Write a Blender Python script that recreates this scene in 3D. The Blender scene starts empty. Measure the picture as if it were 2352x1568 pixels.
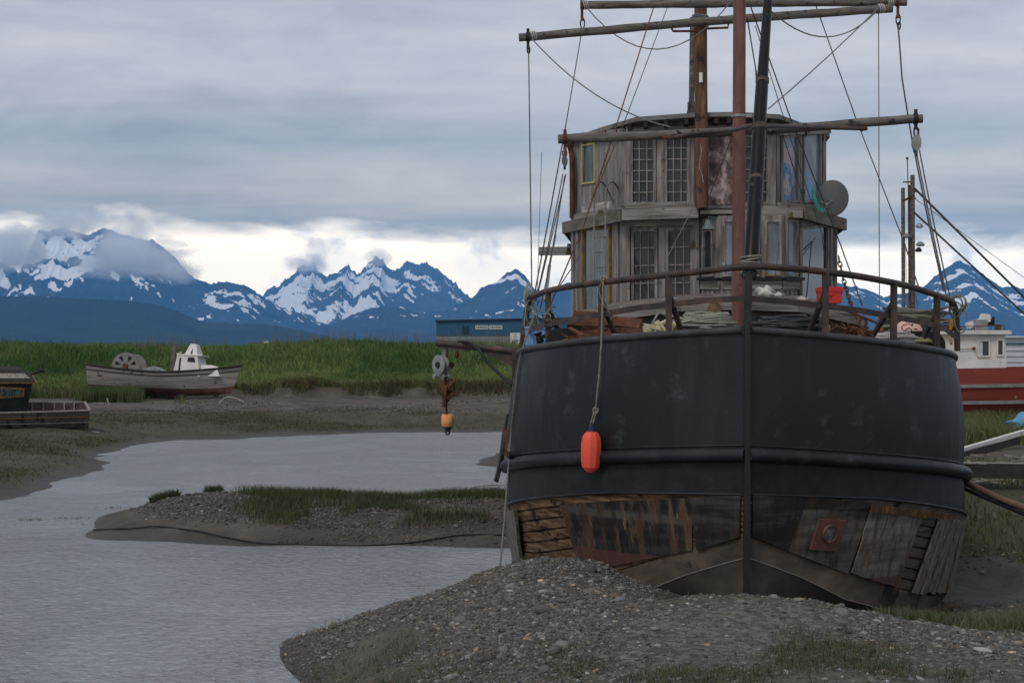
import bpy, bmesh, math, random
import numpy as np
from mathutils import Vector, Matrix
from mathutils.bvhtree import BVHTree

random.seed(7)
RNG = np.random.default_rng(11)
R = math.radians
SC = bpy.context.scene
COL = SC.collection

# ------------------------------------------------------------------ camera
F = 3267.0           # focal length in px of a 2352 px wide picture (50 mm on 36 mm)
EYE = 3.4            # eye height over the creek
HOR = 830.0          # row of the horizon
cam = bpy.data.cameras.new("camera")
cam.lens = 50.0
cam.sensor_width = 36.0
cam.shift_y = (HOR - 784.0) / 2352.0
cam.clip_start = 0.1
cam.clip_end = 60000.0
camo = bpy.data.objects.new("camera", cam)
COL.objects.link(camo)
camo.location = (0, 0, EYE)
camo.rotation_euler = (R(90), 0, 0)
SC.camera = camo

# ------------------------------------------------------------------ view
SC.view_settings.view_transform = 'Standard'
SC.view_settings.look = 'None'
SC.view_settings.exposure = 0.34
SC.view_settings.gamma = 1.0
SC.cycles.volume_bounces = 16
SC.cycles.max_bounces = 16
SC.cycles.diffuse_bounces = 2
SC.cycles.glossy_bounces = 3
SC.cycles.transparent_max_bounces = 6
SC.cycles.volume_max_steps = 96
SC.cycles.volume_step_rate = 1.0
SC.cycles.use_denoising = True

# ------------------------------------------------------------------ node helpers
def ramp(nt, fac, stops):
    n = nt.nodes.new('ShaderNodeValToRGB')
    els = n.color_ramp.elements
    while len(els) < len(stops):
        els.new(0.5)
    for e, (p, c) in zip(els, stops):
        e.position = p
        e.color = (c[0], c[1], c[2], 1) if hasattr(c, '__len__') else (c, c, c, 1)
    nt.links.new(fac, n.inputs[0])
    return n.outputs[0]

def mth(nt, op, a, b=None, c=None, clamp=False):
    n = nt.nodes.new('ShaderNodeMath')
    n.operation = op
    n.use_clamp = clamp
    for i, v in enumerate((a, b, c)):
        if v is None:
            continue
        if isinstance(v, (int, float)):
            n.inputs[i].default_value = v
        else:
            nt.links.new(v, n.inputs[i])
    return n.outputs[0]

def noise(nt, vec, scale, detail=4, rough=0.55, dist=0.0):
    n = nt.nodes.new('ShaderNodeTexNoise')
    n.inputs['Scale'].default_value = scale
    n.inputs['Detail'].default_value = detail
    n.inputs['Roughness'].default_value = rough
    n.inputs['Distortion'].default_value = dist
    nt.links.new(vec, n.inputs['Vector'])
    return n.outputs['Fac']

def mapping(nt, vec, scale=(1, 1, 1), rot=(0, 0, 0), loc=(0, 0, 0)):
    n = nt.nodes.new('ShaderNodeMapping')
    n.inputs['Scale'].default_value = scale
    n.inputs['Rotation'].default_value = rot
    n.inputs['Location'].default_value = loc
    nt.links.new(vec, n.inputs['Vector'])
    return n.outputs[0]

def mixc(nt, fac, a, b, mode='MIX'):
    n = nt.nodes.new('ShaderNodeMix')
    n.data_type = 'RGBA'
    n.blend_type = mode
    for sock, v in ((n.inputs[0], fac), (n.inputs[6], a), (n.inputs[7], b)):
        if isinstance(v, (int, float)):
            sock.default_value = v
        elif isinstance(v, (tuple, list)):
            sock.default_value = (v[0], v[1], v[2], 1)
        else:
            nt.links.new(v, sock)
    return n.outputs[2]

# ------------------------------------------------------------------ world: overcast sky, bright gap over the horizon
SUN_EL, SUN_AZ = 50.0, 215.0      # azimuth clockwise from +Y
w = bpy.data.worlds.new("World")
SC.world = w
w.use_nodes = True
nt = w.node_tree
nt.nodes.clear()
wo = nt.nodes.new('ShaderNodeOutputWorld')
bg = nt.nodes.new('ShaderNodeBackground')
nt.links.new(bg.outputs[0], wo.inputs[0])
sky = nt.nodes.new('ShaderNodeTexSky')
sky.sky_type = 'NISHITA'
sky.sun_disc = False
sky.sun_elevation = R(SUN_EL)
sky.sun_rotation = R(SUN_AZ)
bg.inputs[1].default_value = 0.1
tc = nt.nodes.new('ShaderNodeTexCoord')
sep = nt.nodes.new('ShaderNodeSeparateXYZ')
nt.links.new(tc.outputs['Generated'], sep.inputs[0])
zz = mth(nt, 'MAXIMUM', sep.outputs[2], 0.0)
den = mth(nt, 'ADD', zz, 0.055)
cx = mth(nt, 'DIVIDE', sep.outputs[0], den)
cy = mth(nt, 'DIVIDE', sep.outputs[1], den)
cmb = nt.nodes.new('ShaderNodeCombineXYZ')
nt.links.new(cx, cmb.inputs[0])
nt.links.new(cy, cmb.inputs[1])
pv = cmb.outputs[0]
n1 = noise(nt, mapping(nt, pv, (0.55, 1.0, 1), loc=(3.1, 7.7, 0)), 0.62, 5, 0.5, 0.4)
n2 = noise(nt, mapping(nt, pv, (0.35, 1.2, 1), rot=(0, 0, R(8)), loc=(0, 2, 0)), 1.5, 7, 0.58, 0.6)
# fine puffs by direction, for the lower cloud
dv = mapping(nt, tc.outputs['Generated'], (1, 1, 3.2))
n3 = noise(nt, dv, 9.0, 7, 0.55, 0.3)
wob = mth(nt, 'MULTIPLY_ADD', n2, 0.035, -0.0175)
el = mth(nt, 'ADD', zz, wob)
elr = mth(nt, 'MULTIPLY', el, 3.0)   # ramp 0..1 = sin(el) 0..0.333
# cloud deck colour by elevation with noise; values are linear radiance x10 (background strength 0.1)
# sin(el): 530px->.092  470->.110  400->.131  330->.152 230->.183 120->.215 0->.25
base = ramp(nt, elr, [(0.00, (5.6, 5.6, 5.4)), (0.20, (5.2, 5.2, 5.0)), (0.285, (4.3, 4.5, 4.5)), (0.33, (5.6, 5.5, 5.1)), (0.39, (5.5, 5.6, 5.3)),
                      (0.455, (4.4, 4.8, 5.0)), (0.52, (5.0, 5.3, 5.6)), (0.60, (5.5, 5.7, 6.2)), (0.68, (5.2, 5.5, 6.1)), (0.78, (4.6, 5.1, 5.8)), (0.86, (4.0, 4.3, 4.9)), (1.0, (3.5, 3.8, 4.3))])
n5 = noise(nt, mapping(nt, tc.outputs['Generated'], (1, 1, 3.4), loc=(0.3, 0.9, 1.7)), 5.5, 10, 0.64, 0.4)
mod = ramp(nt, mth(nt, 'ADD', mth(nt, 'MULTIPLY_ADD', n1, 0.35, mth(nt, 'MULTIPLY', n2, 0.25)), mth(nt, 'MULTIPLY', n5, 0.40)), [(0.38, (0.69, 0.72, 0.765)), (0.46, (0.89, 0.905, 0.93)), (0.53, (1.05, 1.04, 1.03)), (0.61, (1.30, 1.25, 1.20))])
deck = mixc(nt, 1.0, mixc(nt, 1.0, base, mod, 'MULTIPLY'), (1.06, 0.975, 0.885), 'MULTIPLY')
# the bright gap under the deck
edge = mth(nt, 'ADD', sep.outputs[2], mth(nt, 'MULTIPLY_ADD', n3, 0.05, -0.025))
edge = mth(nt, 'ADD', edge, mth(nt, 'MULTIPLY', sep.outputs[0], 0.018))
gap = ramp(nt, mth(nt, 'MULTIPLY', edge, 5.0), [(0.0, 1.0), (0.40, 1.0), (0.44, 0.45), (0.475, 0.0)])
n4 = noise(nt, mapping(nt, tc.outputs['Generated'], (1, 1, 2.0), loc=(2.3, 0, 0.7)), 11.0, 7, 0.6, 0.6)
wisp = ramp(nt, n4, [(0.44, (21.0, 18.0, 13.2)), (0.58, (18.5, 16.2, 12.6)), (0.68, (9.2, 8.9, 8.2))])
# the gap is open only over the mountains ahead; unseen behind, it is closed to keep horizon light off the hull
ahead = ramp(nt, sep.outputs[1], [(0.35, 0.0), (0.75, 1.0)])
cl = mixc(nt, mth(nt, 'MULTIPLY', gap, ahead), deck, wisp)
# a little clear-sky light through the deck
fin = mixc(nt, 0.93, sky.outputs[0], cl)
nt.links.new(fin, bg.inputs[0])

sun = bpy.data.lights.new("sun", 'SUN')
sun.energy = 1.15
sun.angle = R(18)
sun.color = (1.0, 0.95, 0.88)
suno = bpy.data.objects.new("sun", sun)
COL.objects.link(suno)
d = Vector((math.sin(R(SUN_AZ)) * math.cos(R(SUN_EL)), math.cos(R(SUN_AZ)) * math.cos(R(SUN_EL)), math.sin(R(SUN_EL))))
suno.rotation_euler = (-d).to_track_quat('-Z', 'Y').to_euler()

# ------------------------------------------------------------------ geometry helpers (all in world coordinates)
def P(x, y, Y):
    """point at depth Y seen at picture position x, y"""
    return Vector(((x - 1176.0) * Y / F, Y, EYE + (HOR - y) * Y / F))

BT = R(-6.2)                                  # heading of the big boat
BX = Vector((math.cos(BT), math.sin(BT), 0))  # across, towards picture right
BY = Vector((-math.sin(BT), math.cos(BT), 0)) # aft
B0 = Vector((2.64, 16.0, 0))

def W(b, s, z):
    return B0 + BX * b + BY * s + Vector((0, 0, z))

def bp(x, y, s):
    """point on the boat's cross plane s metres aft of the stem, seen at x, y"""
    dirv = Vector(((x - 1176.0) / F, 1.0, (HOR - y) / F))
    o = Vector((0, 0, EYE))
    t = (s - (o - B0).dot(BY)) / dirv.dot(BY)
    return o + dirv * t

def bl(p):
    """world -> boat-local (b, s, z)"""
    q = Vector(p) - B0
    return q.dot(BX), q.dot(BY), q.z

def ray(x, y):
    return Vector(((x - 1176.0) / F, 1.0, (HOR - y) / F)).normalized()

class MB:
    def __init__(self):
        self.v, self.f, self.m = [], [], []
    def add(self, vs, fs, mi=0):
        o = len(self.v)
        self.v += [tuple(p) for p in vs]
        self.f += [tuple(i + o for i in f) for f in fs]
        self.m += [mi] * len(fs)
        return self
    def hexa(self, c8, mi=0):
        # 8 corners: bottom loop 0-3, top loop 4-7
        return self.add(c8, [(0, 3, 2, 1), (4, 5, 6, 7), (0, 1, 5, 4), (1, 2, 6, 5), (2, 3, 7, 6), (3, 0, 4, 7)], mi)
    def box(self, c, size, ax=None, ay=None, az=None, mi=0):
        c = Vector(c)
        ax = Vector(ax) if ax else Vector((1, 0, 0))
        az = Vector(az) if az else Vector((0, 0, 1))
        ay = Vector(ay) if ay else az.cross(ax)
        hx, hy, hz = ax * size[0] / 2, ay * size[1] / 2, az * size[2] / 2
        return self.hexa([c - hx - hy - hz, c + hx - hy - hz, c + hx + hy - hz, c - hx + hy - hz,
                          c - hx - hy + hz, c + hx - hy + hz, c + hx + hy + hz, c - hx + hy + hz], mi)
    def bar(self, p0, p1, w_, h_, up=(0, 0, 1), mi=0):
        p0, p1 = Vector(p0), Vector(p1)
        d_ = (p1 - p0)
        L = d_.length
        d_.normalize()
        up = Vector(up)
        s_ = d_.cross(up)
        if s_.length < 1e-4:
            s_ = d_.cross(Vector((0, 1, 0)))
        s_.normalize()
        u_ = s_.cross(d_)
        return self.box((p0 + p1) / 2, (L, w_, h_), d_, s_, u_, mi)
    def tube(self, pts, r, n=8, caps=True, closed=False, mi=0):
        pts = [Vector(p) for p in pts]
        k = len(pts)
        rr = r if hasattr(r, '__len__') else [r] * k
        vs, fs = [], []
        prev = None
        for i, p in enumerate(pts):
            a = pts[i - 1] if (i > 0 or closed) else p
            b = pts[(i + 1) % k] if (i < k - 1 or closed) else p
            t = (b - a)
            if t.length < 1e-9:
                t = Vector((0, 0, 1))
            t.normalize()
            if prev is None:
                ref = Vector((0, 0, 1)) if abs(t.z) < 0.9 else Vector((1, 0, 0))
                u = t.cross(ref).normalized()
            else:
                u = prev - t * prev.dot(t)
                if u.length < 1e-6:
                    u = t.orthogonal()
                u.normalize()
            prev = u
            v_ = t.cross(u)
            for j in range(n):
                an = 2 * math.pi * j / n
                vs.append(p + (u * math.cos(an) + v_ * math.sin(an)) * rr[i])
        segs = k if closed else k - 1
        for i in range(segs):
            i2 = (i + 1) % k
            for j in range(n):
                j2 = (j + 1) % n
                fs.append((i * n + j, i * n + j2, i2 * n + j2, i2 * n + j))
        if caps and not closed:
            fs.append(tuple(range(n - 1, -1, -1)))
            fs.append(tuple((k - 1) * n + j for j in range(n)))
        return self.add(vs, fs, mi)
    def lathe(self, prof, c, axis=(0, 0, 1), n=20, mi=0):
        """prof: list of (radius, height along axis)"""
        c, a = Vector(c), Vector(axis).normalized()
        u = a.orthogonal().normalized()
        v_ = a.cross(u)
        vs, fs = [], []
        for r_, h in prof:
            for j in range(n):
                an = 2 * math.pi * j / n
                vs.append(c + a * h + (u * math.cos(an) + v_ * math.sin(an)) * max(r_, 1e-4))
        for i in range(len(prof) - 1):
            for j in range(n):
                j2 = (j + 1) % n
                fs.append((i * n + j, i * n + j2, (i + 1) * n + j2, (i + 1) * n + j))
        fs.append(tuple(range(n - 1, -1, -1)))
        fs.append(tuple((len(prof) - 1) * n + j for j in range(n)))
        return self.add(vs, fs, mi)
    def sheet(self, rows, t, nrm=None, mi=0):
        """rows: grid of points (front face); thickness t along -normal (nrm: grid of normals or one vector)"""
        nr, nc = len(rows), len(rows[0])
        vs = [Vector(p) for row in rows for p in row]
        if nrm is None or isinstance(nrm, Vector):
            bk = [p - (nrm or Vector((0, -1, 0))) * t for p in vs]
        else:
            bk = [p - Vector(q) * t for p, q in zip(vs, [q for row in nrm for q in row])]
        N = len(vs)
        fs = []
        for i in range(nr - 1):
            for j in range(nc - 1):
                a, b, c_, d_ = i * nc + j, i * nc + j + 1, (i + 1) * nc + j + 1, (i + 1) * nc + j
                fs.append((a, b, c_, d_))
                fs.append((a + N, d_ + N, c_ + N, b + N))
        for j in range(nc - 1):
            fs.append((j, j + N, j + 1 + N, j + 1))
            o = (nr - 1) * nc
            fs.append((o + j, o + j + 1, o + j + 1 + N, o + j + N))
        for i in range(nr - 1):
            a, b = i * nc, (i + 1) * nc
            fs.append((a, b, b + N, a + N))
            a, b = a + nc - 1, b + nc - 1
            fs.append((a, a + N, b + N, b))
        return self.add(vs + bk, fs, mi)
    def prism(self, poly, off, mi=0):
        """poly: list of points, extruded by vector off"""
        n = len(poly)
        p = [Vector(q) for q in poly]
        q = [v_ + Vector(off) for v_ in p]
        return self.add(p + q, [tuple(range(n - 1, -1, -1)), tuple(range(n, 2 * n))] + [(i, (i + 1) % n, (i + 1) % n + n, i + n) for i in range(n)], mi)
    def build(self, name, mats, parent=None, smooth=True, angle=40, base=None):
        if not isinstance(mats, (list, tuple)):
            mats = [mats]
        me = bpy.data.meshes.new(name)
        v = np.array(self.v, dtype=np.float64)
        if parent is not None:
            off = np.array(parent['_loc'] if '_loc' in parent else (0, 0, 0), dtype=np.float64)
        elif base is not None:
            off = np.array(base)
        else:
            mn, mx = v.min(0), v.max(0)
            off = np.array([(mn[0] + mx[0]) / 2, (mn[1] + mx[1]) / 2, mn[2]])
        me.from_pydata((v - off).tolist(), [], self.f)
        for m_ in mats:
            me.materials.append(m_)
        if len(mats) > 1:
            me.polygons.foreach_set('material_index', self.m)
        bm = bmesh.new()
        bm.from_mesh(me)
        bmesh.ops.recalc_face_normals(bm, faces=bm.faces)
        bm.to_mesh(me)
        bm.free()
        if smooth:
            me.shade_smooth()
            me.set_sharp_from_angle(angle=R(angle))
        o = bpy.data.objects.new(name, me)
        COL.objects.link(o)
        if parent is not None:
            o.parent = parent
            o['_loc'] = tuple(off)
        else:
            o.location = off
            o['_loc'] = tuple(off)
        return o

def tag(o, label=None, cat=None, group=None, kind=None):
    if label: o['label'] = label
    if cat: o['category'] = cat
    if group: o['group'] = group
    if kind: o['kind'] = kind
    return o

def thing(name, label, cat, loc, group=None):
    o = bpy.data.objects.new(name, None)
    o.empty_display_size = 0.3
    COL.objects.link(o)
    o.location = loc
    o['_loc'] = tuple(loc)
    return tag(o, label, cat, group)

def raw_mesh(name, verts, faces4=None, faces3=None, mat=None, smooth=False, attrs=None):
    """fast numpy mesh; faces4 (n,4), faces3 (n,3); attrs: name -> (n_verts,) or (n_verts,3)"""
    me = bpy.data.meshes.new(name)
    verts = np.asarray(verts, dtype=np.float32)
    nv = len(verts)
    n4 = 0 if faces4 is None else len(faces4)
    n3 = 0 if faces3 is None else len(faces3)
    me.vertices.add(nv)
    me.vertices.foreach_set('co', verts.ravel())
    loops = []
    if n4: loops.append(np.asarray(faces4, dtype=np.int32).ravel())
    if n3: loops.append(np.asarray(faces3, dtype=np.int32).ravel())
    loops = np.concatenate(loops)
    me.loops.add(len(loops))
    me.loops.foreach_set('vertex_index', loops)
    tot = np.concatenate([np.full(n4, 4, np.int32), np.full(n3, 3, np.int32)])
    st = np.concatenate([[0], np.cumsum(tot)[:-1]]).astype(np.int32)
    me.polygons.add(n4 + n3)
    me.polygons.foreach_set('loop_start', st)
    me.polygons.foreach_set('loop_total', tot)
    if smooth:
        me.polygons.foreach_set('use_smooth', np.ones(n4 + n3, dtype=bool))
    if attrs:
        for k, a in attrs.items():
            a = np.asarray(a, dtype=np.float32)
            if a.ndim == 1:
                at = me.attributes.new(k, 'FLOAT', 'POINT')
                at.data.foreach_set('value', a)
            else:
                at = me.attributes.new(k, 'FLOAT_COLOR', 'POINT')
                c4 = np.ones((nv, 4), dtype=np.float32)
                c4[:, :3] = a
                at.data.foreach_set('color', c4.ravel())
    me.update(calc_edges=True)
    me.validate()
    if mat is not None:
        me.materials.append(mat)
    o = bpy.data.objects.new(name, me)
    COL.objects.link(o)
    return o

# ------------------------------------------------------------------ numpy noise
def _hash(ix, iy, seed):
    h = (ix.astype(np.int64) * 374761393 + iy.astype(np.int64) * 668265263 + seed * 1442695041) & 0x7fffffff
    h = ((h ^ (h >> 13)) * 1274126177) & 0x7fffffff
    h = h ^ (h >> 16)
    return (h & 0xffffff) / float(0xffffff)

def vnoise(x, y, seed=0):
    x, y = np.asarray(x, float), np.asarray(y, float)
    ix, iy = np.floor(x), np.floor(y)
    fx, fy = x - ix, y - iy
    fx, fy = fx * fx * (3 - 2 * fx), fy * fy * (3 - 2 * fy)
    a = _hash(ix, iy, seed); b = _hash(ix + 1, iy, seed)
    c = _hash(ix, iy + 1, seed); d_ = _hash(ix + 1, iy + 1, seed)
    return (a * (1 - fx) + b * fx) * (1 - fy) + (c * (1 - fx) + d_ * fx) * fy

def fbm(x, y, oct=5, seed=0, gain=0.5, ridged=False):
    t, amp, s = 0.0, 1.0, 0.0
    for i in range(oct):
        n = vnoise(x * 2 ** i + 17.3 * i, y * 2 ** i - 9.1 * i, seed + i)
        if ridged:
            n = 1 - np.abs(2 * n - 1)
            n = n * n
        t = t + n * amp
        s += amp
        amp *= gain
    return t / s

def sstep(a, b, x):
    t = np.clip((x - a) / (b - a), 0, 1)
    return t * t * (3 - 2 * t)
# ------------------------------------------------------------------ materials
def newmat(name):
    m = bpy.data.materials.new(name)
    m.use_nodes = True
    nt = m.node_tree
    b = nt.nodes['Principled BSDF']
    return m, nt, b

def objco(nt, generated=False):
    t = nt.nodes.new('ShaderNodeTexCoord')
    return t.outputs['Object']

def bump(nt, b, h, strength, dist=0.02):
    n = nt.nodes.new('ShaderNodeBump')
    n.inputs['Strength'].default_value = strength
    n.inputs['Distance'].default_value = dist
    nt.links.new(h, n.inputs['Height'])
    nt.links.new(n.outputs[0], b.inputs['Normal'])

def worn(name, stops, scale=3.0, stretch=(1, 1, 1), rough=0.7, metal=0.0, bmp=0.25, bd=0.01, detail=8, spots=None, streak=None, spec=0.4, rr=0.0, rot=(0, 0, 0)):
    """worn surface: noise ramp of the material's own colours; spots: (colour, scale, threshold); streak: (colour, amount) vertical runs"""
    m, nt, b = newmat(name)
    oc = objco(nt)
    v = mapping(nt, oc, stretch, rot)
    n = noise(nt, v, scale, detail, 0.62, 0.2)
    c = ramp(nt, n, stops)
    if streak:
        vs = mapping(nt, oc, (9, 9, 0.9))
        ns = noise(nt, vs, 1.6, 6, 0.6)
        c = mixc(nt, mth(nt, 'MULTIPLY', ramp(nt, ns, [(0.5, 0.0), (0.66, 1.0)]), streak[1]), c, streak[0])
    if spots:
        sl = spots if isinstance(spots, list) else [spots]
        for k, (sc_, ss, th) in enumerate(sl):
            n5 = noise(nt, mapping(nt, oc, (1, 1, 1), loc=(3.7 * k + 1.3, 2.2, 0.4)), ss, 6, 0.62)
            c = mixc(nt, ramp(nt, n5, [(th, 0.0), (th + 0.04, 1.0)]), c, sc_)
    nt.links.new(c, b.inputs['Base Color'])
    b.inputs['Roughness'].default_value = rough
    if rr:
        nt.links.new(mth(nt, 'MULTIPLY_ADD', n, rr, rough - rr / 2), b.inputs['Roughness'])
    b.inputs['Metallic'].default_value = metal
    b.inputs['Specular IOR Level'].default_value = spec
    if bmp:
        bump(nt, b, n, bmp, bd)
    return m

def plain(name, col, rough=0.6, metal=0.0, var=0.25, scale=6.0, bmp=0.08, spec=0.4):
    lo = tuple(c * (1 - var) for c in col)
    hi = tuple(min(1, c * (1 + var)) for c in col)
    return worn(name, [(0.3, lo), (0.7, hi)], scale, rough=rough, metal=metal, bmp=bmp, bd=0.004, spec=spec)

M = {}
def hull_paint():
    m, nt, b = newmat('black_hull_paint')
    oc = objco(nt)
    n = noise(nt, oc, 0.9, 6, 0.6)
    c = ramp(nt, n, [(0.3, (0.006, 0.007, 0.0095)), (0.55, (0.011, 0.0122, 0.016)), (0.75, (0.020, 0.022, 0.028))])
    vs = mapping(nt, oc, (1.3, 1.3, 0.3))
    ns = noise(nt, vs, 2.0, 8, 0.65, 0.6)
    c = mixc(nt, mth(nt, 'MULTIPLY', ramp(nt, ns, [(0.52, 0.0), (0.78, 1.0)]), 0.45), c, (0.036, 0.040, 0.050))
    sc = noise(nt, mapping(nt, oc, (1, 1, 1), loc=(4, 1, 2)), 2.6, 9, 0.7)
    c = mixc(nt, mth(nt, 'MULTIPLY', ramp(nt, sc, [(0.56, 0.0), (0.72, 1.0)]), 0.65), c, (0.075, 0.082, 0.098))
    st = noise(nt, mapping(nt, oc, (6, 6, 22), rot=(0, R(35), 0)), 1.0, 6, 0.7, 0.5)
    c = mixc(nt, mth(nt, 'MULTIPLY', ramp(nt, st, [(0.66, 0.0), (0.72, 1.0)]), mth(nt, 'MULTIPLY', ramp(nt, n, [(0.5, 0.0), (0.62, 1.0)]), 0.6)), c, (0.10, 0.105, 0.115))
    nt.links.new(c, b.inputs['Base Color'])
    nt.links.new(mth(nt, 'MULTIPLY_ADD', n, 0.3, 0.36), b.inputs['Roughness'])
    b.inputs['Specular IOR Level'].default_value = 0.34
    dent = noise(nt, mapping(nt, oc, (0.8, 0.8, 0.25)), 2.4, 2, 0.5)
    fine = noise(nt, oc, 24, 5, 0.6)
    bump(nt, b, mth(nt, 'MULTIPLY_ADD', fine, 0.05, dent), 0.75, 0.04)
    return m
M['hull'] = hull_paint()
M['black'] = worn('black_painted_steel', [(0.3, (0.009, 0.009, 0.011)), (0.6, (0.018, 0.018, 0.021)), (0.8, (0.04, 0.038, 0.038))], 6, rough=0.55, bmp=0.15, spec=0.22)
M['blackgloss'] = worn('black_tarred_spar', [(0.3, (0.004, 0.004, 0.005)), (0.7, (0.009, 0.009, 0.010))], 5, rough=0.35, bmp=0.12, spots=((0.06, 0.05, 0.045), 9, 0.69), spec=0.2)
M['rail'] = worn('painted_rail_rust', [(0.32, (0.020, 0.018, 0.019)), (0.5, (0.048, 0.034, 0.031)), (0.66, (0.105, 0.055, 0.042))], 4, rough=0.62, bmp=0.25)
M['rust'] = worn('rusty_steel', [(0.28, (0.035, 0.017, 0.012)), (0.5, (0.10, 0.042, 0.025)), (0.72, (0.19, 0.085, 0.045))], 5, rough=0.85, bmp=0.35, spec=0.2)
M['rustmast'] = worn('rust_red_mast_paint', [(0.3, (0.095, 0.040, 0.030)), (0.55, (0.15, 0.066, 0.050)), (0.75, (0.20, 0.105, 0.085))], 2.6, (3, 3, 0.5), rough=0.6, bmp=0.15, spots=[((0.19, 0.085, 0.03), 4.5, 0.62), ((0.05, 0.03, 0.025), 5.0, 0.66)])
M['rustwood'] = worn('stained_wooden_mast', [(0.3, (0.05, 0.025, 0.018)), (0.5, (0.12, 0.055, 0.032)), (0.7, (0.24, 0.13, 0.055))], 2.2, (5, 5, 0.5), rough=0.75, bmp=0.3, spots=[((0.03, 0.02, 0.018), 4.0, 0.6), ((0.26, 0.23, 0.2), 7.0, 0.68)])
M['wood'] = worn('grey_weathered_wood', [(0.3, (0.085, 0.078, 0.074)), (0.5, (0.205, 0.194, 0.188)), (0.7, (0.32, 0.308, 0.302))], 2.4, (5, 5, 0.55), rough=0.85, bmp=0.3, spots=[((0.09, 0.07, 0.055), 3.0, 0.63), ((0.04, 0.035, 0.03), 16, 0.71)], spec=0.2)
M['woodh'] = worn('grey_weathered_plank', [(0.3, (0.095, 0.085, 0.076)), (0.5, (0.215, 0.20, 0.187)), (0.7, (0.33, 0.313, 0.295))], 2.4, (0.6, 0.6, 8), rough=0.85, bmp=0.35, spots=[((0.08, 0.075, 0.035), 2.2, 0.6), ((0.05, 0.045, 0.04), 14, 0.7)], spec=0.2)
M['spar'] = worn('weathered_spar_wood', [(0.25, (0.05, 0.045, 0.042)), (0.5, (0.115, 0.105, 0.098)), (0.75, (0.22, 0.205, 0.19))], 3.0, (0.7, 5, 5), rough=0.85, bmp=0.4, spots=[((0.035, 0.032, 0.03), 7, 0.6)], spec=0.2)
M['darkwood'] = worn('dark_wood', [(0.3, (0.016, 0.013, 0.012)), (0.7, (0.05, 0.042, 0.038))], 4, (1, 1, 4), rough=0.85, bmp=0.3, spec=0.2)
M['yellow'] = plain('old_yellow_paint', (0.42, 0.345, 0.13), 0.6)
M['ochre'] = worn('orange_caulking', [(0.35, (0.11, 0.065, 0.03)), (0.6, (0.30, 0.155, 0.04))], 9, rough=0.7, bmp=0.3)
M['white'] = worn('old_white_paint', [(0.3, (0.52, 0.50, 0.47)), (0.55, (0.66, 0.64, 0.62)), (0.8, (0.74, 0.73, 0.71))], 1.2, rough=0.65, bmp=0.1, spots=[((0.34, 0.24, 0.15), 5, 0.69), ((0.45, 0.38, 0.3), 2.2, 0.64)])
def glass(name, base, rough=0.06, spots=True):
    m, nt, b = newmat(name)
    oc = objco(nt)
    n = noise(nt, oc, 1.7, 4, 0.55, 0.4)
    c = ramp(nt, n, [(0.3, tuple(x * 0.6 for x in base)), (0.7, tuple(min(1, x * 1.5) for x in base))])
    if spots:
        n2 = noise(nt, oc, 9, 6, 0.65)
        c = mixc(nt, mth(nt, 'MULTIPLY', ramp(nt, n2, [(0.64, 0.0), (0.7, 1.0)]), 0.5), c, (0.2, 0.21, 0.23))
    nt.links.new(c, b.inputs['Base Color'])
    b.inputs['Roughness'].default_value = rough
    b.inputs['IOR'].default_value = 1.5
    bump(nt, b, noise(nt, oc, 1.3, 2), 0.08, 0.02)
    return m
M['glass'] = glass('old_window_glass', (0.020, 0.022, 0.028))
M['glasspale'] = glass('sky_pale_window_glass', (0.15, 0.175, 0.22))  # sky brightness of the panes is put into the base colour
def curtain_glass():
    m = glass('curtained_window_glass', (0.03, 0.05, 0.055), 0.12)
    nt = m.node_tree
    b = nt.nodes['Principled BSDF']
    oc = objco(nt)
    f_ = noise(nt, mapping(nt, oc, (9, 9, 0.5)), 1.6, 4, 0.6, 0.3)
    c = ramp(nt, f_, [(0.35, (0.012, 0.018, 0.022)), (0.5, (0.045, 0.075, 0.08)), (0.66, (0.12, 0.17, 0.175))])
    nt.links.new(c, b.inputs['Base Color'])
    return m
M['glassteal'] = curtain_glass()
M['rope'] = worn('old_rope', [(0.3, (0.13, 0.125, 0.10)), (0.7, (0.26, 0.25, 0.205))], 30, rough=0.9, bmp=0.4, spec=0.15)
M['ropegreen'] = worn('pale_green_rope', [(0.3, (0.17, 0.19, 0.155)), (0.7, (0.34, 0.36, 0.30))], 30, rough=0.9, bmp=0.4, spec=0.15)
M['ropeyellow'] = worn('yellow_green_rope', [(0.3, (0.20, 0.21, 0.09)), (0.7, (0.36, 0.37, 0.17))], 30, rough=0.9, bmp=0.4, spec=0.15)
M['ropewhite'] = worn('bleached_rope', [(0.3, (0.30, 0.30, 0.30)), (0.7, (0.50, 0.50, 0.49))], 30, rough=0.9, bmp=0.4, spec=0.15)
M['hose'] = worn('black_hose', [(0.3, (0.018, 0.019, 0.021)), (0.7, (0.05, 0.052, 0.056))], 10, rough=0.55, bmp=0.15)
M['line'] = worn('tarred_line', [(0.3, (0.03, 0.028, 0.027)), (0.7, (0.07, 0.066, 0.062))], 20, rough=0.85, bmp=0.2)
M['greyline'] = worn('grey_line', [(0.3, (0.10, 0.095, 0.09)), (0.7, (0.20, 0.19, 0.18))], 20, rough=0.85, bmp=0.2)
M['galv'] = worn('galvanised_metal', [(0.3, (0.17, 0.175, 0.18)), (0.7, (0.33, 0.34, 0.35))], 7, rough=0.5, metal=0.4, bmp=0.1)
M['dish'] = worn('grey_dish_paint', [(0.3, (0.070, 0.072, 0.078)), (0.7, (0.098, 0.10, 0.108))], 2.5, rough=0.55, bmp=0.03)
M['orange'] = worn('faded_orange_plastic', [(0.3, (0.72, 0.075, 0.04)), (0.7, (0.84, 0.115, 0.07))], 3, rough=0.5, bmp=0.05, spots=((0.35, 0.06, 0.03), 11, 0.7))
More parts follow.
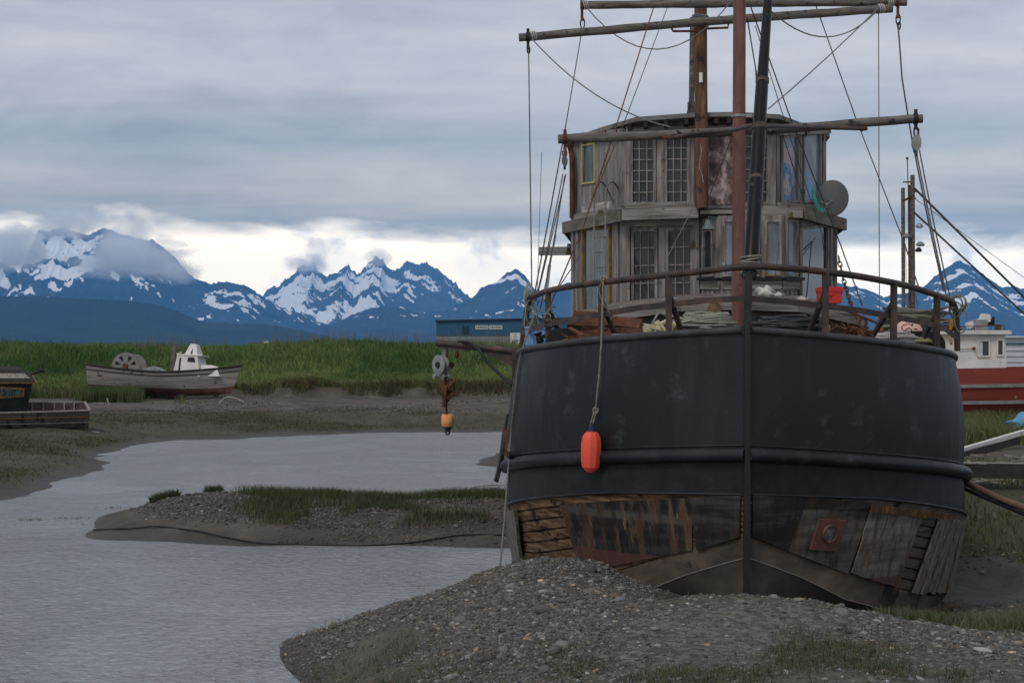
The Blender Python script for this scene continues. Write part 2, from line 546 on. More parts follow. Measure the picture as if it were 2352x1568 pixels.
M['orangepale'] = worn('sun_bleached_orange_plastic', [(0.3, (0.72, 0.27, 0.10)), (0.7, (0.82, 0.40, 0.18))], 5, rough=0.55, bmp=0.05)
M['navy'] = plain('navy_plastic', (0.012, 0.018, 0.055), 0.5)
M['pink'] = worn('faded_pink_buoy', [(0.3, (0.62, 0.35, 0.29)), (0.7, (0.72, 0.50, 0.40))], 4, rough=0.55, bmp=0.05)
M['red'] = worn('red_plastic', [(0.3, (0.52, 0.022, 0.014)), (0.7, (0.66, 0.04, 0.026))], 4, rough=0.45, bmp=0.04)
M['bluecrate'] = plain('pale_blue_plastic', (0.20, 0.36, 0.66), 0.5, var=0.15)
M['cream'] = worn('broken_cream_foam', [(0.3, (0.42, 0.36, 0.22)), (0.7, (0.62, 0.55, 0.37))], 9, rough=0.85, bmp=0.5)
M['bag'] = worn('white_plastic_sack', [(0.3, (0.38, 0.36, 0.33)), (0.7, (0.66, 0.65, 0.62))], 9, rough=0.5, bmp=0.6)
M['brass'] = worn('green_patina_metal', [(0.3, (0.085, 0.11, 0.115)), (0.7, (0.17, 0.20, 0.20))], 8, rough=0.6, metal=0.3)
M['teal'] = plain('teal_twine', (0.015, 0.32, 0.24), 0.7)
M['flagblue'] = None
def cloth_flag():
    m, nt, b = newmat('blue_striped_cloth')
    oc = objco(nt)
    v = mapping(nt, oc, (1, 1, 1), rot=(0, R(12), 0))
    wv = nt.nodes.new('ShaderNodeTexWave')
    wv.bands_direction = 'X'
    wv.inputs['Scale'].default_value = 6.5
    wv.inputs['Distortion'].default_value = 1.5
    nt.links.new(v, wv.inputs[0])
    st = ramp(nt, wv.outputs['Fac'], [(0.45, (0.46, 0.45, 0.50)), (0.55, (0.38, 0.24, 0.26))])
    n = noise(nt, oc, 2.6, 4, 0.6, 0.5)
    c = mixc(nt, ramp(nt, n, [(0.43, 0.0), (0.48, 1.0)]), (0.07, 0.20, 0.42), st)
    nt.links.new(c, b.inputs['Base Color'])
    b.inputs['Roughness'].default_value = 0.8
    return m
M['flag'] = cloth_flag()
M['print'] = worn('printed_wall_sheet', [(0.36, (0.03, 0.018, 0.02)), (0.47, (0.12, 0.075, 0.075)), (0.54, (0.25, 0.17, 0.165)), (0.64, (0.48, 0.38, 0.37))], 6.5, (1, 1, 0.7), rough=0.5, bmp=0.2, detail=10, spots=((0.08, 0.08, 0.13), 2.0, 0.6))
M['hullwood'] = worn('exposed_hull_plank', [(0.34, (0.018, 0.011, 0.008)), (0.47, (0.10, 0.060, 0.034)), (0.56, (0.17, 0.108, 0.062)), (0.7, (0.27, 0.19, 0.12))], 2.2, (1.2, 1.2, 9), rough=0.85, bmp=0.5, bd=0.02, spots=[((0.03, 0.016, 0.01), 3.2, 0.6)], spec=0.2)
M['hullwoodgrey'] = worn('exposed_grey_plank', [(0.25, (0.035, 0.03, 0.027)), (0.5, (0.10, 0.088, 0.078)), (0.75, (0.17, 0.15, 0.13))], 2.2, (1.2, 1.2, 9), rough=0.9, bmp=0.6, bd=0.02, spots=[((0.02, 0.015, 0.012), 3.2, 0.58)], spec=0.15)
M['slat'] = worn('split_grey_slat', [(0.3, (0.05, 0.04, 0.032)), (0.5, (0.16, 0.145, 0.12)), (0.7, (0.30, 0.275, 0.235))], 3.0, (12, 12, 0.7), rough=0.9, bmp=0.7, bd=0.02, spec=0.15)
def sheath(name, dark, mid, lite, red=True, band=False, rust=0.5):
    m, nt, b = newmat(name)
    oc = objco(nt)
    n = noise(nt, mapping(nt, oc, (0.7, 0.7, 6.5)), 1.3, 8, 0.62, 0.3)
    c = ramp(nt, n, [(0.36, dark), (0.5, mid), (0.64, lite)])
    sx = nt.nodes.new('ShaderNodeSeparateXYZ')
    nt.links.new(oc, sx.inputs[0])
    zz_ = mth(nt, 'MULTIPLY_ADD', n, 0.10, mth(nt, 'ADD', sx.outputs[2], -0.05))
    if band:
        bz = ramp(nt, mth(nt, 'MULTIPLY', zz_, 0.5), [(0.555, mid), (0.60, dark), (0.635, mid), (0.665, dark), (0.695, mid), (0.712, lite), (0.742, lite), (0.76, mid), (0.80, dark)])
        c = mixc(nt, 0.72, c, bz)
    nd = noise(nt, mapping(nt, oc, (11, 11, 0.8), rot=(0, R(8), 0), loc=(3, 3, 1)), 1.2, 7, 0.65)
    c = mixc(nt, mth(nt, 'MULTIPLY', ramp(nt, nd, [(0.5, 0.0), (0.6, 1.0)]), 0.6), c, (0.014, 0.011, 0.009))
    nb = noise(nt, mapping(nt, oc, (8, 8, 0.9), rot=(0, R(9), 0), loc=(7, 1, 4)), 1.0, 8, 0.66)
    c = mixc(nt, mth(nt, 'MULTIPLY', ramp(nt, nb, [(0.50, 0.0), (0.60, 1.0)]), rust * 0.9), c, (0.125, 0.085, 0.05))
    ns = noise(nt, mapping(nt, oc, (6, 6, 0.55), rot=(0, R(10), 0)), 1.0, 8, 0.66)
    c = mixc(nt, mth(nt, 'MULTIPLY', ramp(nt, ns, [(0.53, 0.0), (0.60, 1.0)]), rust), c, (0.085, 0.042, 0.022))
    n3 = noise(nt, mapping(nt, oc, (9, 9, 2.0), loc=(1, 2, 3)), 1.1, 7, 0.62)
    c = mixc(nt, mth(nt, 'MULTIPLY', ramp(nt, n3, [(0.65, 0.0), (0.70, 1.0)]), min(1, rust * 1.6)), c, (0.26, 0.17, 0.065))
    n4 = noise(nt, mapping(nt, oc, (5, 5, 1.5), loc=(5, 2, 8)), 1.3, 8, 0.65)
    c = mixc(nt, ramp(nt, n4, [(0.66, 0.0), (0.72, 1.0)]), c, (0.16, 0.163, 0.16))
    if red:
        c = mixc(nt, mth(nt, 'MULTIPLY', ramp(nt, zz_, [(red, 1.0), (min(1, red + 0.012), 0.0)]), 0.75), c, (0.105, 0.045, 0.038))
    nt.links.new(c, b.inputs['Base Color'])
    b.inputs['Roughness'].default_value = 0.75
    b.inputs['Specular IOR Level'].default_value = 0.25
    bump(nt, b, ns, 0.3, 0.015)
    return m
M['sheathdark'] = sheath('black_stained_sheathing', (0.009, 0.009, 0.010), (0.022, 0.022, 0.024), (0.088, 0.083, 0.076), 0.985, True, 0.85)
M['sheathblack'] = sheath('black_iron_sheathing', (0.008, 0.008, 0.009), (0.016, 0.016, 0.017), (0.045, 0.045, 0.046), False, False, 0.15)
M['sheathgrey'] = sheath('grey_iron_sheathing', (0.045, 0.042, 0.039), (0.095, 0.089, 0.082), (0.15, 0.142, 0.132), False, False, 0.5)
M['sheathpale'] = sheath('pale_grey_sheathing', (0.095, 0.088, 0.082), (0.165, 0.155, 0.146), (0.21, 0.207, 0.203), 0.70, False, 0.5)
M['shoe'] = worn('muddy_keel_plating', [(0.32, (0.034, 0.027, 0.021)), (0.5, (0.100, 0.078, 0.057)), (0.68, (0.175, 0.142, 0.102))], 2.2, (0.6, 0.6, 1.2), rough=0.75, bmp=0.15, spots=[((0.022, 0.019, 0.018), 1.7, 0.6), ((0.12, 0.06, 0.035), 4, 0.68)])
M['haws'] = worn('rust_red_casting', [(0.3, (0.075, 0.03, 0.024)), (0.6, (0.135, 0.058, 0.045)), (0.8, (0.2, 0.13, 0.11))], 5, rough=0.7, bmp=0.25)
M['greyhole'] = plain('worn_pipe_metal', (0.20, 0.18, 0.17), 0.5)
M['redboat'] = worn('peeling_red_paint', [(0.3, (0.16, 0.026, 0.018)), (0.7, (0.25, 0.042, 0.030))], 1.2, (0.4, 0.4, 3.0), rough=0.7, bmp=0.25, spots=[((0.26, 0.21, 0.18), 2.4, 0.655), ((0.05, 0.03, 0.025), 3.5, 0.68)])
M['strake'] = worn('grey_rubbing_strake', [(0.3, (0.13, 0.14, 0.14)), (0.7, (0.27, 0.28, 0.27))], 3, rough=0.75, bmp=0.2, spots=((0.12, 0.06, 0.04), 4, 0.62))
M['oldboat'] = worn('bleached_boat_paint', [(0.3, (0.14, 0.118, 0.105)), (0.5, (0.255, 0.232, 0.22)), (0.75, (0.37, 0.35, 0.335))], 1.4, (0.35, 0.35, 4), rough=0.8, bmp=0.35, spots=[((0.10, 0.055, 0.04), 2.4, 0.6), ((0.05, 0.04, 0.035), 4.0, 0.66)])
M['oldred'] = worn('faded_red_bottom_paint', [(0.3, (0.07, 0.026, 0.02)), (0.7, (0.16, 0.075, 0.06))], 3, rough=0.8, bmp=0.2)
M['skiff'] = worn('peeling_skiff_paint', [(0.3, (0.04, 0.034, 0.028)), (0.5, (0.115, 0.105, 0.085)), (0.75, (0.21, 0.195, 0.16))], 1.5, (0.4, 0.4, 4.5), rough=0.85, bmp=0.35, spots=[((0.03, 0.024, 0.02), 2.6, 0.57), ((0.16, 0.05, 0.035), 2.0, 0.66)])
M['bluewall'] = worn('blue_metal_cladding', [(0.3, (0.012, 0.075, 0.155)), (0.7, (0.017, 0.092, 0.18))], 0.4, rough=0.5, bmp=0.02)
M['greywall'] = plain('grey_metal_cladding', (0.17, 0.20, 0.20), 0.6, var=0.1, scale=0.5)
M['signwhite'] = plain('white_sign_board', (0.6, 0.6, 0.58), 0.6, var=0.06)
M['signblue'] = plain('dark_blue_lettering', (0.01, 0.025, 0.09), 0.6)
M['ribwhite'] = plain('white_ribbed_metal', (0.50, 0.53, 0.57), 0.5, var=0.08)
M['tarp'] = plain('blue_tarpaulin', (0.09, 0.30, 0.46), 0.5)
M['bluenet'] = M['tarp']
M['timber'] = worn('wet_dark_timber', [(0.3, (0.018, 0.015, 0.014)), (0.7, (0.055, 0.045, 0.04))], 3, (0.6, 3, 3), rough=0.8, bmp=0.3)
M['drift'] = worn('bleached_driftwood', [(0.3, (0.14, 0.125, 0.11)), (0.7, (0.36, 0.34, 0.31))], 5, (2, 2, 2), rough=0.9, bmp=0.4)
M['amber'] = plain('amber_plastic', (0.42, 0.20, 0.03), 0.55)
# ------------------------------------------------------------------ ground
CP = []
def cz(x, y, z):                      # seen at row y with height z
    Y = (EYE - z) * F / (y - HOR)
    CP.append(((x - 1176) / F, Y, z))
def cY(x, Y, z):
    CP.append(((x - 1176) / F, Y, z))
for x, y in [(-500, 1160), (-200, 1165), (0, 1150), (60, 1132), (150, 1100), (250, 1071), (225, 1058), (200, 1045), (300, 1026), (400, 1011), (600, 1002), (800, 996), (1000, 992), (1170, 990)]:
    cz(x, y, 0.0)
for x, y, z in [(0, 1000, .5), (100, 985, .6), (210, 960, .7), (400, 940, .9), (550, 915, 1.25), (800, 945, .72), (1000, 945, .75), (1150, 948, .75), (0, 1080, .25), (150, 1052, .2), (-300, 1060, .4), (-300, 950, .8),
                (650, 918, 1.2), (900, 922, 1.12), (1150, 921, 1.15), (300, 912, 1.25), (100, 925, 1.1), (0, 930, 1.1), (-300, 930, 1.1), (1400, 925, 1.1), (1700, 930, 1.1), (200, 1000, .42), (500, 970, .5),
                # bar in the creek
                (180, 1232, 0), (300, 1242, 0), (400, 1245, 0), (700, 1248, 0), (1000, 1256, 0), (1160, 1262, 0), (1250, 1268, 0),
                (360, 1152, .38), (430, 1137, .5), (500, 1132, .55), (590, 1136, .5), (700, 1146, .42), (800, 1152, .38), (1000, 1155, .36), (1150, 1142, .45), (500, 1190, .3), (800, 1200, .2), (1100, 1205, .22), (280, 1200, .15),
                # spit ending in water behind the boat
                (1095, 1063, 0.0), (1130, 1052, .12), (1165, 1045, .2), (1165, 1074, 0.0), (1250, 1050, .25), (1250, 1082, 0),
                # near shore and mound
                (640, 1490, 0), (648, 1470, 0), (665, 1530, 0), (700, 1568, 0), (780, 1568, .16), (1000, 1568, .72), (1400, 1568, 1.12), (1800, 1568, 1.2), (2352, 1568, 1.2),
                (1000, 1450, .58), (1200, 1400, .86), (1200, 1480, .95), (820, 1500, .28), (710, 1515, .07), (700, 1455, .07), (780, 1432, .2), (870, 1400, .36), (960, 1372, .53), (1050, 1343, .68), (1150, 1306, .86), (1230, 1287, .95), (1300, 1285, .96), (1380, 1292, .93),
                (1350, 1330, .9), (1350, 1300, .92), (1450, 1325, .76), (1550, 1340, .68), (1650, 1356, .6), (1400, 1400, 1.0),
                (1480, 1388, 1.0), (1600, 1368, 1.05), (1750, 1368, 1.05), (1880, 1384, .95), (2000, 1408, .84), (2150, 1436, .7), (2300, 1446, .62), (2352, 1448, .6), (2600, 1450, .6),
                (1700, 1450, 1.12), (2000, 1480, 1.0), (2300, 1500, .92),
                (2230, 1405, .14), (2300, 1392, .12), (2352, 1395, .14), (2300, 1335, .12), (2352, 1310, .2), (2250, 1288, .36), (2300, 1280, .42), (2352, 1280, .45), (2300, 1200, .65), (2300, 1150, .8), (2300, 1060, .95),
                (2352, 1000, 1.0), (2300, 966, 1.05), (2250, 1000, .95), (2500, 1100, .9), (2700, 1400, .4), (2800, 1568, 1.1), (2600, 970, 1.05), (3000, 1000, 1.1)]:
    cz(x, y, z)
for x, Y, z in [(330, 33.5, -.1), (480, 36.5, -.12), (700, 36, -.1), (1000, 36.5, -.1), (1150, 37, -.05), (1250, 37, -.02), (400, 43, -.4), (700, 43, -.4), (1000, 42, -.35), (400, 55, -.25), (700, 58, -.35), (1000, 58, -.3), (1150, 60, -.2), (1100, 52, -.1),
                (100, 31, -.3), (0, 27, -.45), (-300, 29, -.3), (250, 37.5, -.2), (100, 23, -.5), (500, 23, -.5), (900, 23, -.4), (1120, 23.3, -.25), (300, 17, -.5), (560, 19, -.35), (0, 14, -.5), (-300, 16, -.5), (500, 15.5, -.25), (300, 11, -.5), (560, 13, -.2), (650, 12.5, -.05), (620, 9, .1), (900, 9, .7),
                (870, 19.1, -.15), (1050, 19.4, -.12), (1150, 20, -.1), (1230, 21, -.05), (740, 18.3, -.18), (1250, 24, -.08),
                (1500, 16.2, .70), (1600, 16.0, .60), (1705, 15.7, .45), (1850, 16, .34), (2000, 16.5, .25), (2150, 17.6, .12), (2240, 18.6, .10),
                (1400, 24, .15), (1700, 25, .25), (2000, 25, .35), (1500, 35, .45), (1900, 40, .8), (1300, 30, .05), (1350, 45, .4), (1500, 60, .8), (1900, 60, 1.0),
                (1400, 6, 1.4), (2352, 6, 1.4), (600, 6, .9), (0, 6, .2), (3000, 8, 1.4), (3000, 40, 1.1), (-900, 40, .5), (-900, 70, 1.1)]:
    cY(x, Y, z)
CPA = np.array(CP)
def _w(a, Y):
    return np.stack([np.asarray(a) * 2.0, np.log(np.asarray(Y)) * 1.0], -1)
_cw = _w(CPA[:, 0], CPA[:, 1])
_D = np.sqrt(((_cw[:, None] - _cw[None]) ** 2).sum(-1) + 0.02 ** 2)
_A = np.zeros((len(_cw) + 1, len(_cw) + 1))
_A[:-1, :-1] = -_D
_A[:-1, -1] = 1
_A[-1, :-1] = 1
_A[np.arange(len(_cw)), np.arange(len(_cw))] += 0.004
_sol = np.linalg.solve(_A, np.concatenate([CPA[:, 2], [0]]))

def ground_smooth(x, Y):
    x, Y = np.asarray(x, float), np.asarray(Y, float)
    shp = x.shape
    a, yy = (x / Y).ravel(), np.clip(Y.ravel(), 5, 84)
    out = np.empty(len(a))
    for i in range(0, len(a), 20000):
        p = _w(a[i:i + 20000], yy[i:i + 20000])
        dd = np.sqrt(((p[:, None] - _cw[None]) ** 2).sum(-1) + 0.02 ** 2)
        out[i:i + 20000] = -dd @ _sol[:-1] + _sol[-1]
    return out.reshape(shp)

def bank_base(x):
    return 85.0 + 3.0 * (fbm(x * 0.05, x * 0 + 3.3, 3, 5) - 0.5) * 2 + 1.6 * (fbm(x * 0.4, x * 0 + 1.3, 3, 8) - 0.5) * 2

def ground(x, Y, fine=True):
    x, Y = np.asarray(x, float), np.asarray(Y, float)
    z = ground_smooth(x, Y)
    if fine:
        k = np.clip(Y / 30.0, 0.35, 1.6)
        z = z + (fbm(x * 0.45, Y * 0.45, 4, 3) - 0.5) * 0.13 * k
        z = z + (fbm(x * 2.6, Y * 2.6, 5, 23, 0.6) - 0.5) * 0.085 * sstep(-0.05, 0.15, z)
    yb = bank_base(x)
    t = (Y - yb)
    land = sstep(-260, 20, -x) * 0 + 1
    bank = (0.2 + 0.4 * sstep(-22, -12, x)) * sstep(0, 0.5, t) + (3.12 - (np.clip(x, -40, 8) + 35) * 0.019) * sstep(0.2, 20.0, t) * (1 + 0.10 * (fbm(x * .06, x * 0 + 9, 3, 4) - .5)) + 0.42 * (fbm(x * .13, Y * .13, 4, 41) - .5) * sstep(3, 14, t)
    return z + bank * land

GA = np.concatenate([np.linspace(-1.6, -0.42, 50), np.linspace(-0.41, 0.41, 560), np.linspace(0.42, 1.6, 50)])
GY = np.concatenate([np.exp(np.linspace(math.log(4.5), math.log(30), 430)), np.exp(np.linspace(math.log(30.2), math.log(83), 190)), np.linspace(83.3, 112, 110), [118, 130, 160, 220, 400, 800, 1600, 2600]])
_ga, _gy = np.meshgrid(GA, GY)
_gx = _ga * _gy
_gz = ground(_gx, np.minimum(_gy, 112.0))
far = _gy > 125
_gz = np.where(far, 4.0 - sstep(125, 900, _gy) * 3.0, _gz)
nr, nc = _gx.shape
idx = np.arange(nr * nc).reshape(nr, nc)
q = np.stack([idx[:-1, :-1], idx[:-1, 1:], idx[1:, 1:], idx[1:, :-1]], -1).reshape(-1, 4)

# zones of the ground itself: how much gravel shows, how green the algae
def zones(x, Y, z):
    g = sstep(0.42, 0.6, fbm(x * 0.5, Y * 0.5, 4, 61) * 0.6 + 0.4 * sstep(0.35, 0.9, z) * (Y < 22))
    px = 1176 + x / Y * F
    g = np.maximum(g, sstep(0.25, 0.5, z) * (Y > 24) * (Y < 36) * (px < 640) * (px > 250))
    g = np.maximum(g, sstep(0.62, 0.75, z) * sstep(1.3, 1.0, z) * (Y > 55) * (fbm(x * .3, Y * .3, 3, 9) > .38))
    gr = (0.45 + 0.55 * sstep(0.38, 0.58, fbm(x * 0.22, Y * 0.22, 5, 77))) * (Y > 33) * sstep(0.03, 0.2, z) * sstep(0.95, 0.6, z) * (px < 1300)
    gr = np.maximum(gr, sstep(0.5, 0.62, fbm(x * 0.3, Y * 0.3, 4, 78)) * (px > 1900) * (Y > 22) * 0.9)
    gr = np.maximum(gr, sstep(0.5, 0.6, fbm(x * 0.8, Y * 0.8, 4, 79)) * (Y < 22) * 0.45)
    return g, gr
_zg, _zr = zones(_gx, _gy, _gz)
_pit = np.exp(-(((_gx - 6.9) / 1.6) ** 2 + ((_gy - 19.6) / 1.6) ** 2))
_pit = np.maximum(_pit, 0.9 * np.exp(-(((_gx - 3.0) / 2.0) ** 2 + ((_gy - 16.4) / 0.9) ** 2)))  # same darker, shinier tone under the bow
_yb = bank_base(_gx)
_turf = sstep(0.2, 1.2, _gy - _yb)

def ground_mat():
    m, nt, b = newmat('mud_and_gravel')
    g = nt.nodes.new('ShaderNodeNewGeometry')
    pos = g.outputs['Position']
    def attr(n):
        a = nt.nodes.new('ShaderNodeAttribute')
        a.attribute_name = n
        return a.outputs['Fac']
    n1 = noise(nt, pos, 0.7, 8, 0.62, 0.2)
    mud = ramp(nt, n1, [(0.3, (0.048, 0.042, 0.035)), (0.5, (0.088, 0.078, 0.065)), (0.72, (0.135, 0.121, 0.102))])
    n2 = noise(nt, pos, 26, 4, 0.7)
    vor = nt.nodes.new('ShaderNodeTexVoronoi')
    vor.inputs['Scale'].default_value = 16
    nt.links.new(pos, vor.inputs['Vector'])
    grav = ramp(nt, vor.outputs['Color'], [(0.1, (0.050, 0.046, 0.041)), (0.5, (0.112, 0.105, 0.096)), (0.9, (0.20, 0.19, 0.178))])
    c = mixc(nt, mth(nt, 'MULTIPLY', attr('gravel'), ramp(nt, n2, [(0.36, 0.15), (0.56, 1.0)])), mud, grav)
    alg = ramp(nt, n2, [(0.3, (0.030, 0.036, 0.012)), (0.7, (0.072, 0.078, 0.032))])
    c = mixc(nt, mth(nt, 'MULTIPLY', attr('algae'), 0.8), c, alg)
    c = mixc(nt, attr('turf'), c, ramp(nt, n2, [(0.3, (0.022, 0.028, 0.010)), (0.7, (0.05, 0.062, 0.02))]))
    # wet: near the creek level and in the pit (soaked mud is darker and shinier); under the bow toned alike
    sz = nt.nodes.new('ShaderNodeSeparateXYZ')
    nt.links.new(pos, sz.inputs[0])
    hz = mth(nt, 'MULTIPLY_ADD', n1, 0.10, sz.outputs[2])
    wet = ramp(nt, hz, [(0.06, 1.0), (0.16, 0.45), (0.26, 0.0)])
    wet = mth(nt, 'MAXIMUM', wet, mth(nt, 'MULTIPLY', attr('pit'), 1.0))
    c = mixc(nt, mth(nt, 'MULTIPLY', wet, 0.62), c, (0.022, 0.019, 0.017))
    nt.links.new(c, b.inputs['Base Color'])
    nt.links.new(mth(nt, 'MULTIPLY_ADD', wet, -0.42, 0.92), b.inputs['Roughness'])
    b.inputs['Specular IOR Level'].default_value = 0.25
    n6 = noise(nt, pos, 5.0, 6, 0.65)
    h = mth(nt, 'ADD', mth(nt, 'MULTIPLY_ADD', n6, 2.2, mth(nt, 'MULTIPLY', vor.outputs['Distance'], -0.35)), mth(nt, 'MULTIPLY', n2, 0.8))
    bump(nt, b, h, 0.7, 0.03)
    return m
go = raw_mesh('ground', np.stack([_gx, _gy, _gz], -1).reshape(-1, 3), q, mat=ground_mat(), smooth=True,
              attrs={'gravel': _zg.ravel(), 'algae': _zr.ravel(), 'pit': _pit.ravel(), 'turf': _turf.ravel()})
tag(go, kind='structure')

# ------------------------------------------------------------------ water
def water_mat():
    m, nt, b = newmat('creek_water')
    g = nt.nodes.new('ShaderNodeNewGeometry')
    pos = g.outputs['Position']
    b.inputs['Base Color'].default_value = (0.29, 0.305, 0.328, 1)
    b.inputs['Roughness'].default_value = 0.12
    b.inputs['IOR'].default_value = 1.33
    b.inputs['Specular IOR Level'].default_value = 0.9
    a = noise(nt, mapping(nt, pos, (1, 1.0, 1)), 6.5, 5, 0.62, 0.6)
    c = noise(nt, mapping(nt, pos, (1, 1.4, 1), rot=(0, 0, R(25))), 2.2, 3, 0.5)
    patch = noise(nt, mapping(nt, pos, (1, 0.8, 1)), 0.3, 5, 0.6, 0.8)
    st = ramp(nt, patch, [(0.34, 0.30), (0.5, 0.7), (0.66, 1.0)])
    h = mth(nt, 'ADD', mth(nt, 'MULTIPLY', mth(nt, 'MULTIPLY', a, st), 1.3), mth(nt, 'MULTIPLY', mth(nt, 'MULTIPLY', c, st), 0.5))
    bump(nt, b, h, 1.0, 0.10)
    return m
wx = np.array([[-130, 4.2, 0], [40, 4.2, 0], [40, 83, 0], [-130, 83, 0]], dtype=float)
wo_ = raw_mesh('water', wx, np.array([[0, 1, 2, 3]]), mat=water_mat())
tag(wo_, kind='structure')

# ------------------------------------------------------------------ mountains
def snow_mat(name, rock_lo, rock_hi, trees=None):
    m, nt, b = newmat(name)
    g = nt.nodes.new('ShaderNodeNewGeometry')
    n = noise(nt, mapping(nt, g.outputs['Position'], (0.004, 0.004, 0.004)), 1.0, 8, 0.62)
    c = ramp(nt, n, [(0.3, rock_lo), (0.7, rock_hi)])
    a = nt.nodes.new('ShaderNodeAttribute')
    a.attribute_name = 'snow'
    n2 = noise(nt, mapping(nt, g.outputs['Position'], (0.03, 0.012, 0.03)), 1.0, 7, 0.65)
    sn = mth(nt, 'ADD', a.outputs['Fac'], mth(nt, 'MULTIPLY_ADD', n2, 1.0, -0.5))
    c = mixc(nt, ramp(nt, sn, [(0.47, 0.0), (0.53, 1.0)]), c, (0.88, 0.89, 0.90))
    nt.links.new(c, b.inputs['Base Color'])
    b.inputs['Roughness'].default_value = 0.95
    b.inputs['Specular IOR Level'].default_value = 0.1
    return m

def mountain(name, trace, dist, depth, mat, snowf, rough=0.22, seed=0, n=620, rows=110, jag=6.0, base_z=-5.0):
    """a ridge standing dist metres off; trace: silhouette as (x, y) rows of the photo -> crest heights"""
    tx = np.array([t[0] for t in trace], float)
    ty = np.array([t[1] for t in trace], float)
    xs = np.linspace(tx[0], tx[-1], n)
    ys = np.interp(xs, tx, ty)
    ys = ys + (fbm(xs * 0.045, xs * 0 + seed, 6, seed, 0.62, ridged=True) - 0.4) * -jag
    a = (xs - 1176) / F
    crest = EYE + (HOR - ys) / F * dist
    v = np.linspace(0, 1, rows)
    A, V = np.meshgrid(a, v)
    C = np.meshgrid(crest, v)[0]
    # v 0..0.78 front slope, 0.78 crest, then down the back
    k = np.where(V < 0.78, V / 0.78, 1 - (V - 0.78) / 0.22)
    Yd = np.where(V < 0.78, dist - depth * (1 - V / 0.78), dist + depth * 0.5 * (V - 0.78) / 0.22)
    X = A * dist + (Yd - dist) * A * 0.6
    prof = np.where(V < 0.78, 0.45 * k + 0.55 * k ** 1.9, k ** 1.2)
    wx_ = X + 260 * (fbm(X / 900, Yd / 900, 3, seed + 50) - .5)
    sk = wx_ + 0.55 * Yd
    rgf = fbm(sk / 240.0, (Yd - 0.5 * wx_) / 450.0, 7, seed + 19, 0.62, ridged=True)
    rg = 0.62 * fbm(wx_ / 620.0, Yd / 1500.0 + 0.3 * wx_ / 620, 6, seed + 9, 0.52, ridged=True) + 0.38 * rgf
    env = np.clip(1 - np.abs(k - 0.55) / 0.55, 0, 1) ** 0.8
    rel = C - base_z
    Z = base_z + rel * prof + rel * rough * (rg - 0.42) * env * np.where(V > 0.78, 0.3, 1)
    # never rise over the sight line of the crest
    lim = EYE + (C - EYE) * (Yd / dist)
    Z = np.where(V < 0.775, np.minimum(Z, lim - 3), Z)
    S = snowf(X, Yd, Z, rgf, k, 1176 + A * F)
    r_, c_ = Z.shape
    ii = np.arange(r_ * c_).reshape(r_, c_)
    qq = np.stack([ii[:-1, :-1], ii[:-1, 1:], ii[1:, 1:], ii[1:, :-1]], -1).reshape(-1, 4)
    o = raw_mesh(name, np.stack([X, Yd, Z], -1).reshape(-1, 3), qq, mat=mat, smooth=True, attrs={'snow': S.ravel()})
    return tag(o, kind='structure')

rock = snow_mat('rock_and_snow', (0.020, 0.024, 0.030), (0.052, 0.058, 0.066))
rock2 = snow_mat('glacier_rock_and_snow', (0.035, 0.040, 0.046), (0.085, 0.088, 0.095))
forest = snow_mat('forested_slope', (0.010, 0.015, 0.011), (0.030, 0.040, 0.027))

def streaks(X, Y, sc=190.0, seed=3, sl=0.9):
    u = X / sc + (Y / sc) * sl * 0.16 + 0.9 * fbm(X / 500, Y / 500, 3, seed)
    return fbm(u, Y / (sc * 13), 5, seed, 0.6)

def cover(X, Y, rg, sc, seed):
    """snow lies in the gullies (low ridge value), broken by slanting bands"""
    band = fbm((X + 0.7 * Y) / sc, (Y - 0.6 * X) / (sc * 3.0), 5, seed, 0.6)
    fine = fbm((X + 0.3 * Y) / 55, (Y - 0.3 * X) / 150, 4, seed + 7, 0.6)
    return 0.62 * (1 - rg) + 0.45 * (band - 0.5) + 0.45 * (fine - 0.5) + 0.40 * (fbm(X / 650, Y / 650, 3, seed + 4) - 0.5)
def snow_left(X, Y, Z, rg, k, px):
    s = cover(X, Y, rg, 48, 21)
    lvl = sstep(230, 470, Z)
    thr = 0.49 - 0.10 * lvl + 0.25 * (1 - sstep(170, 300, Z)) + 0.10 * sstep(180, 420, px) * sstep(500, 440, px) + 0.10 * sstep(.9, 1, k)
    return 0.5 + (s - thr) * 7.0
def snow_mid(X, Y, Z, rg, k, px):
    s = cover(X, Y, rg, 60, 31)
    field = np.exp(-((px - 680) / 60) ** 2) * sstep(0.97, 0.88, k) * 0.34 + np.exp(-((px - 850) / 70) ** 2) * 0.14 * (k < .93)
    thr = 0.395 + 0.32 * (1 - sstep(130, 380, Z)) + 0.16 * sstep(0.86, 1.0, k) - field + 0.04 * (px > 960)
    return 0.5 + (s - thr) * 6.0
def snow_right(X, Y, Z, rg, k, px):
    s = cover(X, Y, rg, 42, 43)
    thr = 0.515 + 0.3 * (1 - sstep(170, 300, Z)) + 0.08 * sstep(.9, 1, k) - 0.05 * (px > 2050) + 0.05 * sstep(1150, 1050, px)
    return 0.5 + (s - thr) * 7.0
def no_snow(X, Y, Z, rg, k, px):
    return X * 0

